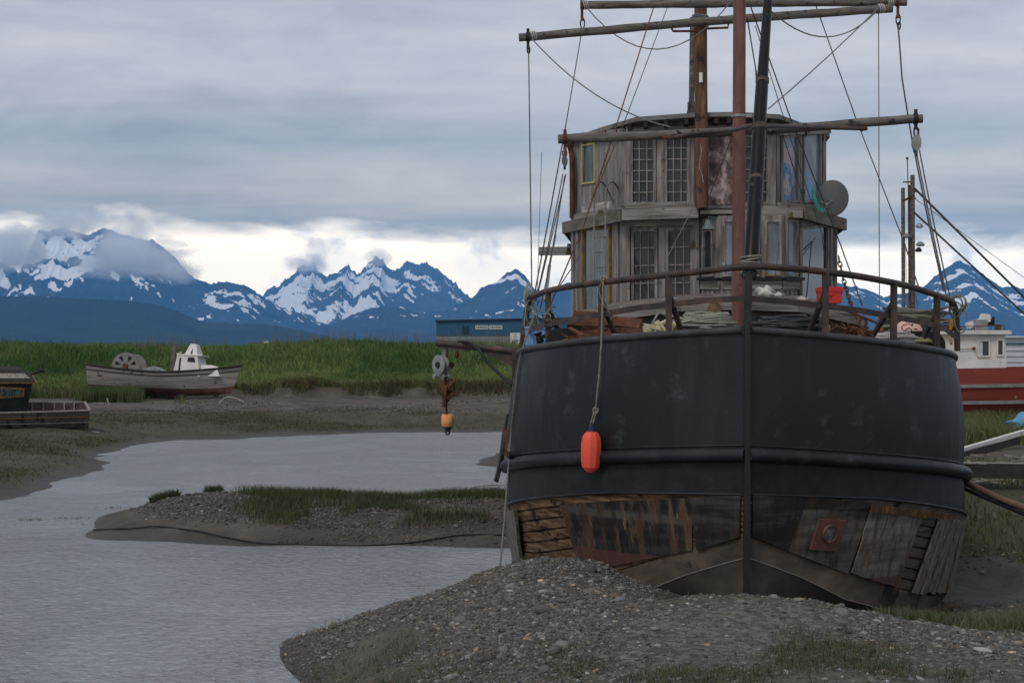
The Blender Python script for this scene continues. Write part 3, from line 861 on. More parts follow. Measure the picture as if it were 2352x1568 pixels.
mountain('snowy_mountains', [(380, 800), (500, 720), (560, 695), (600, 683), (640, 652), (700, 606), (722, 612), (745, 632), (800, 610), (822, 628), (862, 586), (882, 600), (903, 627), (944, 598), (985, 612), (1020, 636), (1050, 658), (1080, 680), (1130, 705), (1300, 760), (1450, 800)],
         13000, 3800, rock2, snow_mid, 0.30, 2, 900, 170, 22)
mountain('mountain_massif', [(-700, 640), (-400, 560), (-200, 600), (-60, 575), (0, 603), (45, 628), (70, 575), (88, 535), (150, 528), (200, 545), (240, 528), (300, 548), (350, 556), (400, 590), (425, 618), (448, 644), (480, 652), (520, 648), (560, 656), (620, 690), (680, 720), (735, 742), (800, 768), (900, 800), (960, 815)],
         10500, 3200, rock, snow_left, 0.26, 5, 900, 160, 12)
mountain('mountain_ridge', [(640, 810), (720, 775), (800, 728), (850, 708), (900, 703), (960, 715), (1020, 712), (1060, 697), (1085, 684), (1105, 660), (1140, 645), (1165, 625), (1185, 615), (1203, 630), (1228, 660), (1260, 668), (1300, 650), (1350, 662), (1500, 640), (1700, 655), (1850, 640), (1930, 652), (1985, 662), (2030, 682), (2060, 676), (2105, 668), (2135, 645), (2175, 612), (2205, 600), (2235, 613), (2262, 636), (2300, 662), (2330, 660), (2352, 664), (2420, 640), (2600, 690), (2900, 640), (3300, 700)],
         9000, 2600, rock, snow_right, 0.24, 8, 1100, 150, 9)
mountain('forested_hills', [(-700, 670), (-300, 690), (0, 679), (100, 678), (180, 684), (300, 688), (370, 700), (420, 718), (470, 738), (540, 741), (620, 744), (690, 757), (760, 772), (840, 785), (960, 800), (1100, 812)],
         5600, 1500, forest, no_snow, 0.14, 12, 700, 70, 5)

# ------------------------------------------------------------------ air between here and the mountains
hm = bpy.data.materials.new('hazy_air')
hm.use_nodes = True
hn = hm.node_tree
hn.nodes.clear()
ho = hn.nodes.new('ShaderNodeOutputMaterial')
pvn = hn.nodes.new('ShaderNodeVolumePrincipled')
pvn.inputs['Color'].default_value = (0.12, 0.45, 1.0, 1)
pvn.inputs['Density'].default_value = 6.3e-5
pvn.inputs['Anisotropy'].default_value = 0.0
hn.links.new(pvn.outputs[0], ho.inputs['Volume'])
hb = MB().box((0, 7000, 519), (30000, 16600, 1062))
hz_o = hb.build('haze', hm, smooth=False)
tag(hz_o, kind='stuff')

# ------------------------------------------------------------------ clouds lying on the mountains
def cloud_mat(dens, seed, sc):
    m = bpy.data.materials.new('cloud_vapour')
    m.use_nodes = True
    t = m.node_tree
    t.nodes.clear()
    o = t.nodes.new('ShaderNodeOutputMaterial')
    pv_ = t.nodes.new('ShaderNodeVolumePrincipled')
    pv_.inputs['Color'].default_value = (1.0, 1.0, 1.0, 1)
    tcn = t.nodes.new('ShaderNodeTexCoord')
    mp = mapping(t, tcn.outputs['Object'], (1, 1, 1), loc=(seed, seed * 0.7, 0))
    nn = noise(t, mp, sc, 5, 0.58, 0.3)
    ln = t.nodes.new('ShaderNodeVectorMath')
    ln.operation = 'LENGTH'
    t.links.new(tcn.outputs['Object'], ln.inputs[0])
    fall = mth(t, 'MULTIPLY_ADD', ln.outputs['Value'], -1.0, 1.0)
    dd = mth(t, 'ADD', mth(t, 'MULTIPLY', fall, 1.1), mth(t, 'MULTIPLY_ADD', nn, 2.2, -1.25))
    dn = mth(t, 'MULTIPLY', mth(t, 'MAXIMUM', mth(t, 'MINIMUM', dd, 0.5), 0.0), dens)
    t.links.new(dn, pv_.inputs['Density'])
    t.links.new(pv_.outputs[0], o.inputs['Volume'])
    return m
def cloud(x, y, Y, w_, h_, dep, dens, seed, sc=1.6):
    bm = bmesh.new()
    bmesh.ops.create_icosphere(bm, subdivisions=3, radius=1.0)
    me = bpy.data.meshes.new('cloud')
    bm.to_mesh(me)
    bm.free()
    me.materials.append(cloud_mat(dens, seed, sc))
    o = bpy.data.objects.new('cloud', me)
    COL.objects.link(o)
    o.location = P(x, y, Y)
    o.scale = (w_ * Y / F, dep, h_ * Y / F)
    return tag(o, kind='stuff')
cloud(25, 570, 8600, 115, 75, 300, 0.02, 1.0)
cloud(135, 520, 8600, 95, 48, 260, 0.012, 2.3)
cloud(300, 590, 8600, 170, 62, 280, 0.02, 3.9)
cloud(285, 545, 8700, 80, 75, 260, 0.012, 5.2)
cloud(705, 606, 12300, 60, 30, 250, 0.010, 6.6)
cloud(868, 592, 12300, 45, 28, 220, 0.008, 7.7)
cloud(724, 560, 12300, 30, 24, 150, 0.006, 8.8, 2.2)
cloud(200, 505, 8600, 70, 40, 240, 0.012, 12.3)
cloud(400, 625, 8500, 75, 32, 220, 0.014, 13.7)
# ------------------------------------------------------------------ grass and stones
def blades(name, px, py, pz, h, wid, lean, col, mat, az=None):
    """every blade a tapering, bent three-piece ribbon"""
    n = len(px)
    az = RNG.uniform(0, 2 * math.pi, n) if az is None else az
    la = RNG.uniform(0, 2 * math.pi, n)
    dx, dy = np.cos(az) * wid / 2, np.sin(az) * wid / 2
    lx, ly = np.cos(la) * lean * h, np.sin(la) * lean * h
    V = np.zeros((n, 5, 3), np.float32)
    for k, (t, ws) in enumerate(((0, 1.0), (0.55, 0.8))):
        V[:, 2 * k, 0] = px + lx * t * t - dx * ws
        V[:, 2 * k, 1] = py + ly * t * t - dy * ws
        V[:, 2 * k + 1, 0] = px + lx * t * t + dx * ws
        V[:, 2 * k + 1, 1] = py + ly * t * t + dy * ws
        V[:, 2 * k, 2] = V[:, 2 * k + 1, 2] = pz + h * t
    V[:, 4, 0], V[:, 4, 1], V[:, 4, 2] = px + lx, py + ly, pz + h * (1 - 0.35 * lean)
    b = (np.arange(n) * 5)[:, None]
    q4 = b + np.array([[0, 1, 3, 2]])
    t3 = b + np.array([[2, 3, 4]])
    C = np.repeat(col[:, None, :], 5, 1)
    o = raw_mesh(name, V.reshape(-1, 3), q4, t3, mat, attrs={'tint': C.reshape(-1, 3)})
    return tag(o, kind='stuff')

def grass_mat():
    m, nt, b = newmat('grass_blade')
    a = nt.nodes.new('ShaderNodeAttribute')
    a.attribute_name = 'tint'
    nt.links.new(a.outputs['Color'], b.inputs['Base Color'])
    b.inputs['Roughness'].default_value = 0.7
    b.inputs['Specular IOR Level'].default_value = 0.2
    tr = nt.nodes.new('ShaderNodeBsdfTranslucent')
    nt.links.new(a.outputs['Color'], tr.inputs[0])
    mx = nt.nodes.new('ShaderNodeMixShader')
    mx.inputs[0].default_value = 0.3
    nt.links.new(b.outputs[0], mx.inputs[1])
    nt.links.new(tr.outputs[0], mx.inputs[2])
    nt.links.new(mx.outputs[0], nt.nodes['Material Output'].inputs[0])
    return m
GM = grass_mat()
def tints(n, a, b, patch):
    t = np.clip(patch + RNG.normal(0, 0.22, n), 0, 1)[:, None]
    c = np.array(a) * (1 - t) + np.array(b) * t
    return c * RNG.uniform(0.7, 1.3, n)[:, None]

# the bank
n = 230000
a = RNG.uniform(-0.44, 0.44, n)
t = RNG.uniform(-0.6, 1, n) ** 1.0
t = np.where(t < 0, -t * 0.3, t)
x0 = a * 95
Yb = bank_base(x0)
Y = Yb + t * 25
x = a * Y
Yb = bank_base(x)
keep = (Y > Yb + 0.1)
x, Y, Yb = x[keep], Y[keep], Yb[keep]
z = ground(x, Y)
px_ = 1176 + x / Y * F
n = len(x)
patch = fbm(x * 0.14, Y * 0.10, 4, 91)
up = sstep(0.0, 20.0, Y - Yb)
low = 1 - sstep(2.0, 9.0, Y - Yb + 5 * (fbm(x * .25, Y * .15, 3, 19) - .5))
pale = sstep(0.5, 0.62, patch) * 0.6 + 0.65 * low + 0.35 * sstep(.55, .65, fbm(x * .5, Y * .5, 3, 29))
col = tints(n, (0.062, 0.136, 0.033), (0.215, 0.275, 0.085), pale * (1 - 0.35 * up))
dry = (RNG.uniform(0, 1, n) < 0.16 * (1 - sstep(0, 2.0, Y - Yb)) * 4 + 0.03 + 0.10 * low)
col[dry] = np.array((0.17, 0.135, 0.072)) * RNG.uniform(0.6, 1.2, dry.sum())[:, None]
h = RNG.uniform(0.3, 0.85, n) * (0.35 + 1.35 * fbm(x * 0.30, Y * 0.30, 4, 55))
blades('grass', x, Y, z - 0.05, h, RNG.uniform(0.02, 0.05, n), RNG.uniform(0.25, 1.1, n), col, GM)
# seed heads standing over the bank top
n = 1500
a = RNG.uniform(-0.40, 0.1, n)
Y = 100 + RNG.uniform(0, 9, n)
x = a * Y
k = fbm(x * 0.2, Y * 0.05, 3, 15)
keep = k > RNG.uniform(0.3, 0.75, n)
x, Y = x[keep], Y[keep]
z = ground(x, Y)
n = len(x)
blades('seed_grass', x, Y, z, RNG.uniform(0.9, 1.75, n), np.full(n, 0.022), RNG.uniform(0.05, 0.35, n), tints(n, (0.13, 0.11, 0.075), (0.22, 0.17, 0.12), np.full(n, .5)), GM, np.zeros(n))

# low grass on the flats, the bar, the mound
def patchgrass(name, xr, Yr, n, dens, hr, wr, c0, c1, lean=(0.2, 0.8), seed=1):
    A = RNG.uniform((xr[0] - 1176) / F, (xr[1] - 1176) / F, n)
    u = RNG.uniform(0, 1, n)
    Y = np.sqrt(Yr[0] ** 2 + u * (Yr[1] ** 2 - Yr[0] ** 2))
    x = A * Y
    z = ground(x, Y)
    d_ = dens(x, Y, z, 1176 + A * F)
    keep = (RNG.uniform(0, 1, n) < d_) & (z > 0.015) & (Y < bank_base(x) + 1)
    x, Y, z = x[keep], Y[keep], z[keep]
    n = len(x)
    h = RNG.uniform(hr[0], hr[1], n)
    return blades(name, x, Y, z - 0.01, h, RNG.uniform(wr[0], wr[1], n), RNG.uniform(lean[0], lean[1], n), tints(n, c0, c1, fbm(x * .6, Y * .6, 3, seed)), GM)
patchgrass('sedge', (-250, 1300), (34, 84), 230000, lambda x, Y, z, p: (0.18 + 0.82 * sstep(0.42, 0.60, fbm(x * 0.22, Y * 0.22, 5, 77))) * sstep(0.06, 0.2, z) * sstep(0.95, 0.7, z), (0.03, 0.12), (0.012, 0.03), (0.050, 0.056, 0.026), (0.095, 0.098, 0.054))
# taller grass around the stranded boats
patchgrass('tall_grass', (-250, 420), (70, 88), 45000, lambda x, Y, z, p: sstep(0.40, 0.55, fbm(x * 0.3, Y * 0.3, 4, 17)) * sstep(79.5, 83, Y + (p - 200) * 0.008), (0.3, 0.85), (0.02, 0.05), (0.065, 0.095, 0.03), (0.19, 0.185, 0.085))
patchgrass('boat_grass', (150, 340), (79.5, 83.4), 9000, lambda x, Y, z, p: sstep(170, 215, p) * sstep(335, 300, p) * (0.4 + .6 * sstep(.35, .5, fbm(x * .8, Y * .8, 3, 6))), (0.5, 1.05), (0.02, 0.05), (0.06, 0.10, 0.03), (0.17, 0.18, 0.08), (0.1, 0.5))
patchgrass('bar_grass', (340, 1300), (26, 37), 150000, lambda x, Y, z, p: np.maximum(sstep(590, 680, p) * sstep(0.30, 0.5, fbm(x * 1.3, Y * 1.3, 4, 14)) * sstep(30.2, 32.6, Y + 1.6 * (fbm(x * .8, Y * .8, 3, 4) - .5) * 2 - 1.2 * sstep(900, 1150, p) * 0 + 1.0 * sstep(950, 1170, p)), 0.75 * sstep(0.50, 0.62, fbm(x * 1.1, Y * 1.1, 4, 66)) * sstep(480, 620, p) * sstep(27, 29, Y)) * 0.85 * sstep(0.1, 0.2, z), (0.04, 0.34), (0.006, 0.014), (0.048, 0.066, 0.026), (0.115, 0.125, 0.062))
patchgrass('bar_tuft_grass', (345, 520), (30, 34), 9000, lambda x, Y, z, p: np.maximum((np.hypot((x - (375 - 1176) / F * 31) / .35, (Y - 31) / .5) < 1), (np.hypot((x - (490 - 1176) / F * 31.6) / .22, (Y - 31.6) / .4) < 1)) * 1.0, (0.10, 0.28), (0.008, 0.018), (0.035, 0.045, 0.018), (0.07, 0.075, 0.036))
patchgrass('near_grass', (640, 2500), (9.0, 17.5), 190000, lambda x, Y, z, p: sstep(0.53, 0.66, fbm(x * 0.75, Y * 0.75, 4, 79)) * 0.55 * np.maximum(sstep(12.6, 11.2, Y) * sstep(1150, 1350, p), np.maximum(sstep(1250, 1000, p) * 0.55, 0.04)), (0.03, 0.12), (0.003, 0.007), (0.055, 0.066, 0.030), (0.12, 0.13, 0.065), (0.3, 1.0))
patchgrass('hollow_grass', (1750, 2500), (13.8, 18.6), 60000, lambda x, Y, z, p: sstep(1900, 2080, p) * sstep(0.30, 0.5, fbm(x * 1.2, Y * 1.2, 3, 31)) * sstep(14.2, 15.0, Y) * sstep(17.9, 17.2, Y) * (z < .72), (0.08, 0.24), (0.004, 0.009), (0.085, 0.105, 0.05), (0.18, 0.19, 0.105))
patchgrass('yard_grass', (2150, 2700), (22, 58), 60000, lambda x, Y, z, p: np.maximum(sstep(0.46, 0.62, fbm(x * 0.35, Y * 0.35, 4, 78)) * 0.7, sstep(42, 47, Y)), (0.06, 0.2), (0.01, 0.025), (0.06, 0.085, 0.03), (0.14, 0.155, 0.07))
patchgrass('yard_tall_grass', (2150, 2800), (41, 54), 30000, lambda x, Y, z, p: sstep(0.36, 0.5, fbm(x * 0.5, Y * 0.3, 4, 71)), (0.25, 0.85), (0.012, 0.03), (0.065, 0.12, 0.035), (0.22, 0.20, 0.10))

# drowned grass lying in the shallows off the bar's point
n = 5200
A = RNG.uniform((40 - 1176) / F, (345 - 1176) / F, n)
Yw = RNG.uniform(29.6, 33.2, n)
xw = A * Yw
pw = 1176 + A * F
keep = fbm(xw * 0.5, Yw * 1.2, 5, 88) > (0.64 - 0.09 * sstep(120, 320, pw) + 0.05 * (RNG.uniform(0, 1, len(pw)) - .3))
xw, Yw = xw[keep], Yw[keep]
n = len(xw)
blades('water_weed', xw, Yw, np.full(n, -0.02), RNG.uniform(0.03, 0.075, n), RNG.uniform(0.01, 0.02, n), RNG.uniform(0.5, 1.4, n), tints(n, (0.035, 0.05, 0.018), (0.075, 0.09, 0.035), np.full(n, .5)), GM)
# sprigs along the crest of the near mound
for k_, (px0, Y0, hh_, n_) in enumerate(((700, 17.0, .16, 26), (775, 16.9, .20, 34), (1000, 17.3, .08, 20), (1225, 17.6, .18, 60), (1560, 15.0, .10, 24), (1660, 14.6, .09, 24), (1180, 17.5, .12, 30))):
    xs_ = (px0 - 1176) / F * Y0 + RNG.normal(0, .09, n_)
    ys_ = Y0 + RNG.normal(0, .12, n_)
    blades('grass_sprig', xs_, ys_, ground(xs_, ys_) - .01, RNG.uniform(.4, 1, n_) * hh_, np.full(n_, .006), RNG.uniform(.2, .9, n_), tints(n_, (0.06, 0.075, 0.03), (0.14, 0.14, 0.07), np.full(n_, .5)), GM)

# stones
def ico():
    bm = bmesh.new()
    bmesh.ops.create_icosphere(bm, subdivisions=1, radius=1.0)
    v = np.array([p.co[:] for p in bm.verts])
    f = np.array([[q_.index for q_ in fc.verts] for fc in bm.faces])
    bm.free()
    bm = bmesh.new()
    bmesh.ops.create_icosphere(bm, subdivisions=2, radius=1.0)
    v2 = np.array([p.co[:] for p in bm.verts])
    f2 = np.array([[q_.index for q_ in fc.verts] for fc in bm.faces])
    bm.free()
    return v, f, v2, f2
IV, IF, IV2, IF2 = ico()
def stone_mat():
    m, nt, b = newmat('beach_stone')
    a = nt.nodes.new('ShaderNodeAttribute')
    a.attribute_name = 'tint'
    g = nt.nodes.new('ShaderNodeNewGeometry')
    n = noise(nt, g.outputs['Position'], 60, 5, 0.65)
    c = mixc(nt, 1.0, a.outputs['Color'], ramp(nt, n, [(0.3, 0.7), (0.7, 1.15)]), 'MULTIPLY')
    nt.links.new(c, b.inputs['Base Color'])
    b.inputs['Roughness'].default_value = 0.8
    b.inputs['Specular IOR Level'].default_value = 0.3
    bump(nt, b, n, 0.3, 0.004)
    return m
SM = stone_mat()
def stones(name, x, y, z, r, big=False, bright=1.0):
    n = len(x)
    BV, BF = (IV2, IF2) if big else (IV, IF)
    k = len(BV)
    sx = r * RNG.uniform(0.8, 1.5, n)
    sy = r * RNG.uniform(0.6, 1.1, n)
    sz = r * RNG.uniform(0.32, 0.7, n)
    an = RNG.uniform(0, math.pi, n)
    jit = 1 + RNG.normal(0, 0.09 if not big else 0.05, (n, k))
    V = BV[None] * jit[:, :, None]
    V = V * np.stack([sx, sy, sz], -1)[:, None, :]
    tl = RNG.normal(0, 0.25, n)[:, None]
    vx, vz = V[..., 0] * np.cos(tl) - V[..., 2] * np.sin(tl), V[..., 0] * np.sin(tl) + V[..., 2] * np.cos(tl)
    ca, sa = np.cos(an)[:, None], np.sin(an)[:, None]
    W_ = np.stack([vx * ca - V[..., 1] * sa + x[:, None], vx * sa + V[..., 1] * ca + y[:, None], vz + (z + sz * 0.35)[:, None]], -1)
    Fc = (np.arange(n) * k)[:, None, None] + BF[None]
    u = RNG.uniform(0, 1, n)
    g = np.exp(RNG.normal(math.log(0.11), 0.40, n)).clip(0.03, 0.34)
    col = np.stack([g * 1.06, g, g * 0.93], -1)
    warm = u > 0.93
    col[warm] = np.stack([g[warm] * 1.9, g[warm] * 1.5, g[warm] * 1.1], -1)
    lite = (u < 0.03)
    col[lite] = np.clip(g[lite][:, None] * np.array([2.4, 2.35, 2.3]), 0, 0.42)
    blu = (u > 0.5) & (u < 0.62)
    col[blu] = g[blu][:, None] * np.array([0.96, 1.0, 1.04])
    col = col * bright
    o = raw_mesh(name, W_.reshape(-1, 3), None, Fc.reshape(-1, 3), SM, smooth=True, attrs={'tint': np.repeat(col[:, None], k, 1).reshape(-1, 3)})
    return tag(o, kind='stuff')
def scatter(xr, Yr, n, dens):
    A = RNG.uniform((xr[0] - 1176) / F, (xr[1] - 1176) / F, n)
    u = RNG.uniform(0, 1, n)
    Y = np.sqrt(Yr[0] ** 2 + u * (Yr[1] ** 2 - Yr[0] ** 2))
    x = A * Y
    z = ground(x, Y)
    keep = (RNG.uniform(0, 1, n) < dens(x, Y, z, 1176 + A * F)) & (z > 0.0)
    return x[keep], Y[keep], z[keep]
def near_d(x, Y, z, p):
    g = sstep(0.40, 0.56, fbm(x * 0.55, Y * 0.55, 4, 61))
    md = sstep(900, 1200, p) * sstep(1500, 1300, p)       # the mound
    base = np.maximum(g * .8, md * 0.75)
    base = base * (0.25 + 0.65 * sstep(9.5, 12.3, Y))
    base = np.maximum(base, 0.08)
    base = base * (1 - 0.85 * sstep(14.9, 15.6, Y) * sstep(1400, 1560, p))
    return np.where(z < 0.12, 0.25, base)
x, Y, z = scatter((560, 2600), (8.8, 19.5), 260000, near_d)
r = np.exp(RNG.normal(math.log(0.0088), 0.5, len(x))).clip(0.004, 0.04)
stones('gravel', x, Y, z, r)
x, Y, z = scatter((600, 2600), (8.8, 19.0), 4200, lambda x, Y, z, p: near_d(x, Y, z, p) * 0.75)
r = np.exp(RNG.normal(math.log(0.028), 0.38, len(x))).clip(0.014, 0.08)
stones('shingle', x, Y, z, r, True, 1.1)
x, Y, z = scatter((240, 1250), (25.5, 33), 130000, lambda x, Y, z, p: np.where(p < 640, sstep(0.18, 0.4, z) * 0.9, np.maximum(.12, sstep(0.44, 0.58, fbm(x * .7, Y * .7, 4, 13)) * .8)) * np.where(z > 0.16, 1, .25))
stones('bar_gravel', x, Y, z, np.exp(RNG.normal(math.log(0.0115), 0.55, len(x))).clip(0.006, 0.06), bright=0.8)
x, Y, z = scatter((400, 1300), (68, 86), 16000, lambda x, Y, z, p: sstep(0.62, 0.75, z) * sstep(1.35, 1.1, z) * sstep(0.38, 0.5, fbm(x * .3, Y * .3, 3, 9)) * 0.8)
stones('shore_gravel', x, Y, z, np.exp(RNG.normal(math.log(0.035), 0.4, len(x))).clip(0.02, 0.1), bright=0.95)
x, Y, z = scatter((2150, 2700), (20.0, 46), 14000, lambda x, Y, z, p: np.where(Y < 22.8, 0.85 * (Y > 21.3), 0.4 * sstep(.5, .6, fbm(x * .6, Y * .6, 3, 8))))
stones('yard_gravel', x, Y, z, np.exp(RNG.normal(math.log(0.018), 0.5, len(x))).clip(0.008, 0.06))
# ------------------------------------------------------------------ the big black boat
boat = thing('fishing_boat', 'big black wooden fishing boat with two-storey weathered wheelhouse, stranded on the gravel', 'boat', tuple(W(0, 9.5, 0.1)))

def zline(pts):
    xs = [p[0] for p in pts]
    ys = [p[1] for p in pts]
    return lambda s: np.interp(s, xs, ys)
# waterlines: half breadth B over bow length S with exponent n; height along s
HL = [
    dict(B=2.98, S=4.2, n=2.6, z=zline([(0, 3.757), (1.9, 3.578), (3.5, 3.462), (6, 3.37), (10, 3.45), (19, 4.1)])),   # bulwark top
    dict(B=3.15, S=4.8, n=2.85, z=zline([(0, 2.362), (4, 1.86), (6, 1.75), (10, 1.75), (19, 2.3)])),                   # guard
    dict(B=3.16, S=4.6, n=2.8, z=zline([(0, 1.905), (1, 1.80), (3.5, 1.36), (6, 1.25), (10, 1.25), (19, 1.8)])),      # lower edge of steel belt
    dict(B=3.02, S=4.5, n=2.15, z=zline([(0, 1.43), (.45, 1.22), (1.05, .90), (1.7, .63), (2.4, .44), (3.2, .36), (19, .36)])),  # end of planking
    dict(B=2.86, S=4.2, n=2.0, z=zline([(0, 1.20), (.5, .92), (1, .60), (1.6, .38), (2.1, .27), (3, .2), (19, .2)])),  # weld seam of the shoe
    dict(B=1.7, S=4.5, n=1.6, z=zline([(0, .45), (.6, .30), (1.2, .16), (2, .08), (3, .03), (19, 0.0)])),
]
LEN = 18.5
def hb_(i, s):
    L = HL[i]
    s = max(s, 0.0)
    b = L['B'] * (1 - (1 - min(s / L['S'], 1)) ** L['n'])
    if s > 9:
        b *= 1 - 0.3 * ((s - 9) / (LEN - 9)) ** 2.2
    return b
LIST = 0.012        # she leans a little to starboard of the picture
def hpt(lv, s, side):
    i = min(int(lv), len(HL) - 2)
    f = lv - i
    b = hb_(i, s) * (1 - f) + hb_(i + 1, s) * f
    z = float(HL[i]['z'](s)) * (1 - f) + float(HL[i + 1]['z'](s)) * f
    if i == 0:
        b += 0.06 * math.sin(math.pi * f) * min(1, s)
    return W(side * max(b, 0.03), s + 0.0, z - LIST * side * b)
SS = [LEN * (k / 60.0) ** 2.0 for k in range(61)]
def strip(lv0, lv1, rows, relief=None):
    """loft both sides from level lv0 down to lv1: list of grid rows running left stern -> stem -> right stern"""
    out = []
    for r_ in range(rows + 1):
        lv = lv0 + (lv1 - lv0) * r_ / rows
        row = [hpt(lv, s, -1) for s in reversed(SS)] + [hpt(lv, s, 1) for s in SS[1:]]
        out.append(row)
    return out
def grid_add(mb, rows, mi=0):
    nc_ = len(rows[0])
    vs = [p for r_ in rows for p in r_]
    fs = []
    for i in range(len(rows) - 1):
        for j in range(nc_ - 1):
            fs.append((i * nc_ + j, i * nc_ + j + 1, (i + 1) * nc_ + j + 1, (i + 1) * nc_ + j))
    mb.add(vs, fs, mi)
def outn(p, s, side):
    return (BX * side)

# reference surface for everything that lies on the hull
ref = MB()
for k in range(5):
    grid_add(ref, strip(k, k + 1, 4))
HB = BVHTree.FromPolygons([Vector(p) for p in ref.v], ref.f)
def hit(x, y):
    h = HB.ray_cast(Vector((0, 0, EYE)), ray(x, y))
    if h[0] is None:
        return None, None
    n = h[1] if h[1].y < 0 else -h[1]
    return h[0], n

m = MB(); rows = strip(0, 1.0, 12)
inner = [[p + (W(0, bl(p)[1] + .5, p.z) - p).normalized() * 0.05 for p in r_] for r_ in rows[:8]]
grid_add(m, rows); grid_add(m, inner)
bulw = m.build('bulwark', M['hull'], boat, angle=50)
m = MB(); grid_add(m, strip(1.0, 2.0, 4))
BELT = m
m = MB()
for side in (-1, 1):
    m.tube([hpt(2.0, s, side) + Vector((0, 0, .0)) - BY * .012 + BX * side * .006 for s in SS[1:48]], 0.016, 6)
EDGE = m
# rivets along the belt
m = BELT
def rivet(p, n, r_=0.012):
    t = n.orthogonal().normalized(); u = n.cross(t)
    vs = [p + (t * math.cos(a_) + u * math.sin(a_)) * r_ for a_ in [k * math.pi / 3 for k in range(6)]] + [p + n * r_ * .6]
    m.add(vs, [(k, (k + 1) % 6, 6) for k in range(6)])
for lv, st in ((1.22, 0.42), (1.88, 0.30)):
    for side in (-1, 1):
        s = 0.12; acc = 0.0
        while s < 5.2:
            p = hpt(lv, s, side); p2 = hpt(lv, s + .02, side); d_ = (p2 - p)
            n = Vector((0, 0, 1)).cross(d_).normalized()
            if n.y > 0: n = -n
            rivet(p + n * .002, n)
            s += st * .02 / max(d_.length, .004)
belt = m.build('steel_belt', M['black'], boat, angle=50)
EDGE.build('belt_edge', M['hull'], belt)

# rubbing guard: fat half-round
m = MB()
for side in (-1, 1):
    pts, rr_ = [W(side * .01, -.035, float(HL[1]['z'](0)) - .01)], [.08]
    for s in SS[3:52]:
        pts.append(hpt(1.0, s, side) + BX * side * 0.05 + Vector((0, 0, -.01)))
        dentf = 1 - 0.18 * max(0, math.sin((s + side) * 3.3)) ** 8 * (s > 3)
        rr_.append(0.084 * dentf)
    m.tube(pts, rr_, 14)
guard = m.build('rubbing_guard', M['hull'], boat, angle=60)
m = MB()
for side in (-1, 1):
    m.tube([hpt(0.93, s, side) - BY * .004 for s in SS[1:48]], 0.012, 6)
m.build('weld_seam', M['hull'], guard)
# rolled cap of the bulwark
m = MB()
for side in (-1, 1):
    m.tube([hpt(0.0, s, side) for s in SS[0:56]], 0.045, 10)
m.build('bulwark_cap', worn('chipped_cap_rail', [(0.3, (0.02, 0.021, 0.024)), (0.6, (0.045, 0.047, 0.05)), (0.8, (0.10, 0.10, 0.10))], 5, rough=0.55, bmp=0.2), boat, angle=60)

# planking, built as a stack of planks with open seams
def planks():
    mL = MB()
    N = 8
    for k in range(N):
        a, b = 2.0 + k / N, 2.0 + (k + 1) / N
        rr_ = []
        for lv, off in ((a, .03), (a + .012, 0.004), (b - .012, 0.0), (b, .03)):
            rr_.append([hpt(lv, s, -1) + BX * off + BY * off * .7 for s in reversed(SS)] + [hpt(lv, s, 1) - BX * off + BY * off * .7 for s in SS[1:]])
        grid_add(mL, rr_)
    return mL
# left side brown, right side grey: split by half
full = planks()
for nm, mat_, sd in (('hull_planking', M['hullwood'], -1), ('hull_planking', M['hullwoodgrey'], 1)):
    q_ = MB()
    q_.v = full.v
    q_.f = [f_ for f_ in full.f if (sum(bl(full.v[i])[0] for i in f_) * sd) > 0]
    q_.m = [0] * len(q_.f)
    used = sorted({i for f_ in q_.f for i in f_}); mp_ = {i: k for k, i in enumerate(used)}
    q_.v = [full.v[i] for i in used]; q_.f = [tuple(mp_[i] for i in f_) for f_ in q_.f]
    q_.build(nm, mat_, boat, angle=25)
m = MB(); grid_add(m, strip(3.0, 4.0, 4))
shoe = m.build('keel_shoe', M['shoe'], boat, angle=50)
m = MB(); grid_add(m, strip(4.0, 5.0, 3))
kb = [hpt(5, s, -1) for s in reversed(SS)]; kr = [hpt(5, s, 1) for s in reversed(SS)]
m.add(kb + kr, [(i, i + 1, i + 62, i + 61) for i in range(60)])
m.build('hull_bottom', worn('dark_bottom_plating', [(.3, (.025, .021, .017)), (.5, (.055, .046, .036)), (.7, (.095, .08, .06))], 2, rough=0.8, bmp=.2), boat, angle=50)
m = MB()
for side in (-1, 1):
    m.tube([hpt(4.0, s, side) - BY * .003 for s in SS[2:34]], 0.006, 6)
m.build('weld_seam', M['greyhole'], shoe)
# transom
m = MB()
tr = [hpt(lv, LEN, -1) for lv in range(6)] + [hpt(lv, LEN, 1) for lv in range(5, -1, -1)]
m.add(tr, [tuple(range(12))])
m.build('transom', M['hull'], boat, smooth=False)
# stem bar
m = MB()
m.bar(W(0, -.03, 3.82), W(0, -.03, 2.0), .058, .10, up=(0, 1, 0)); m.bar(W(0, -.028, 2.0), W(0, -.022, .40), .068, .09, up=(0, 1, 0))
stem = m.build('stem_bar', worn('stem_iron', [(.3, (.008, .008, .009)), (.6, (.017, .016, .017)), (.8, (.05, .035, .028))], 3, (2, 2, .6), rough=.6, bmp=.2, spots=((.16, .16, .16), 9, .74)), boat)

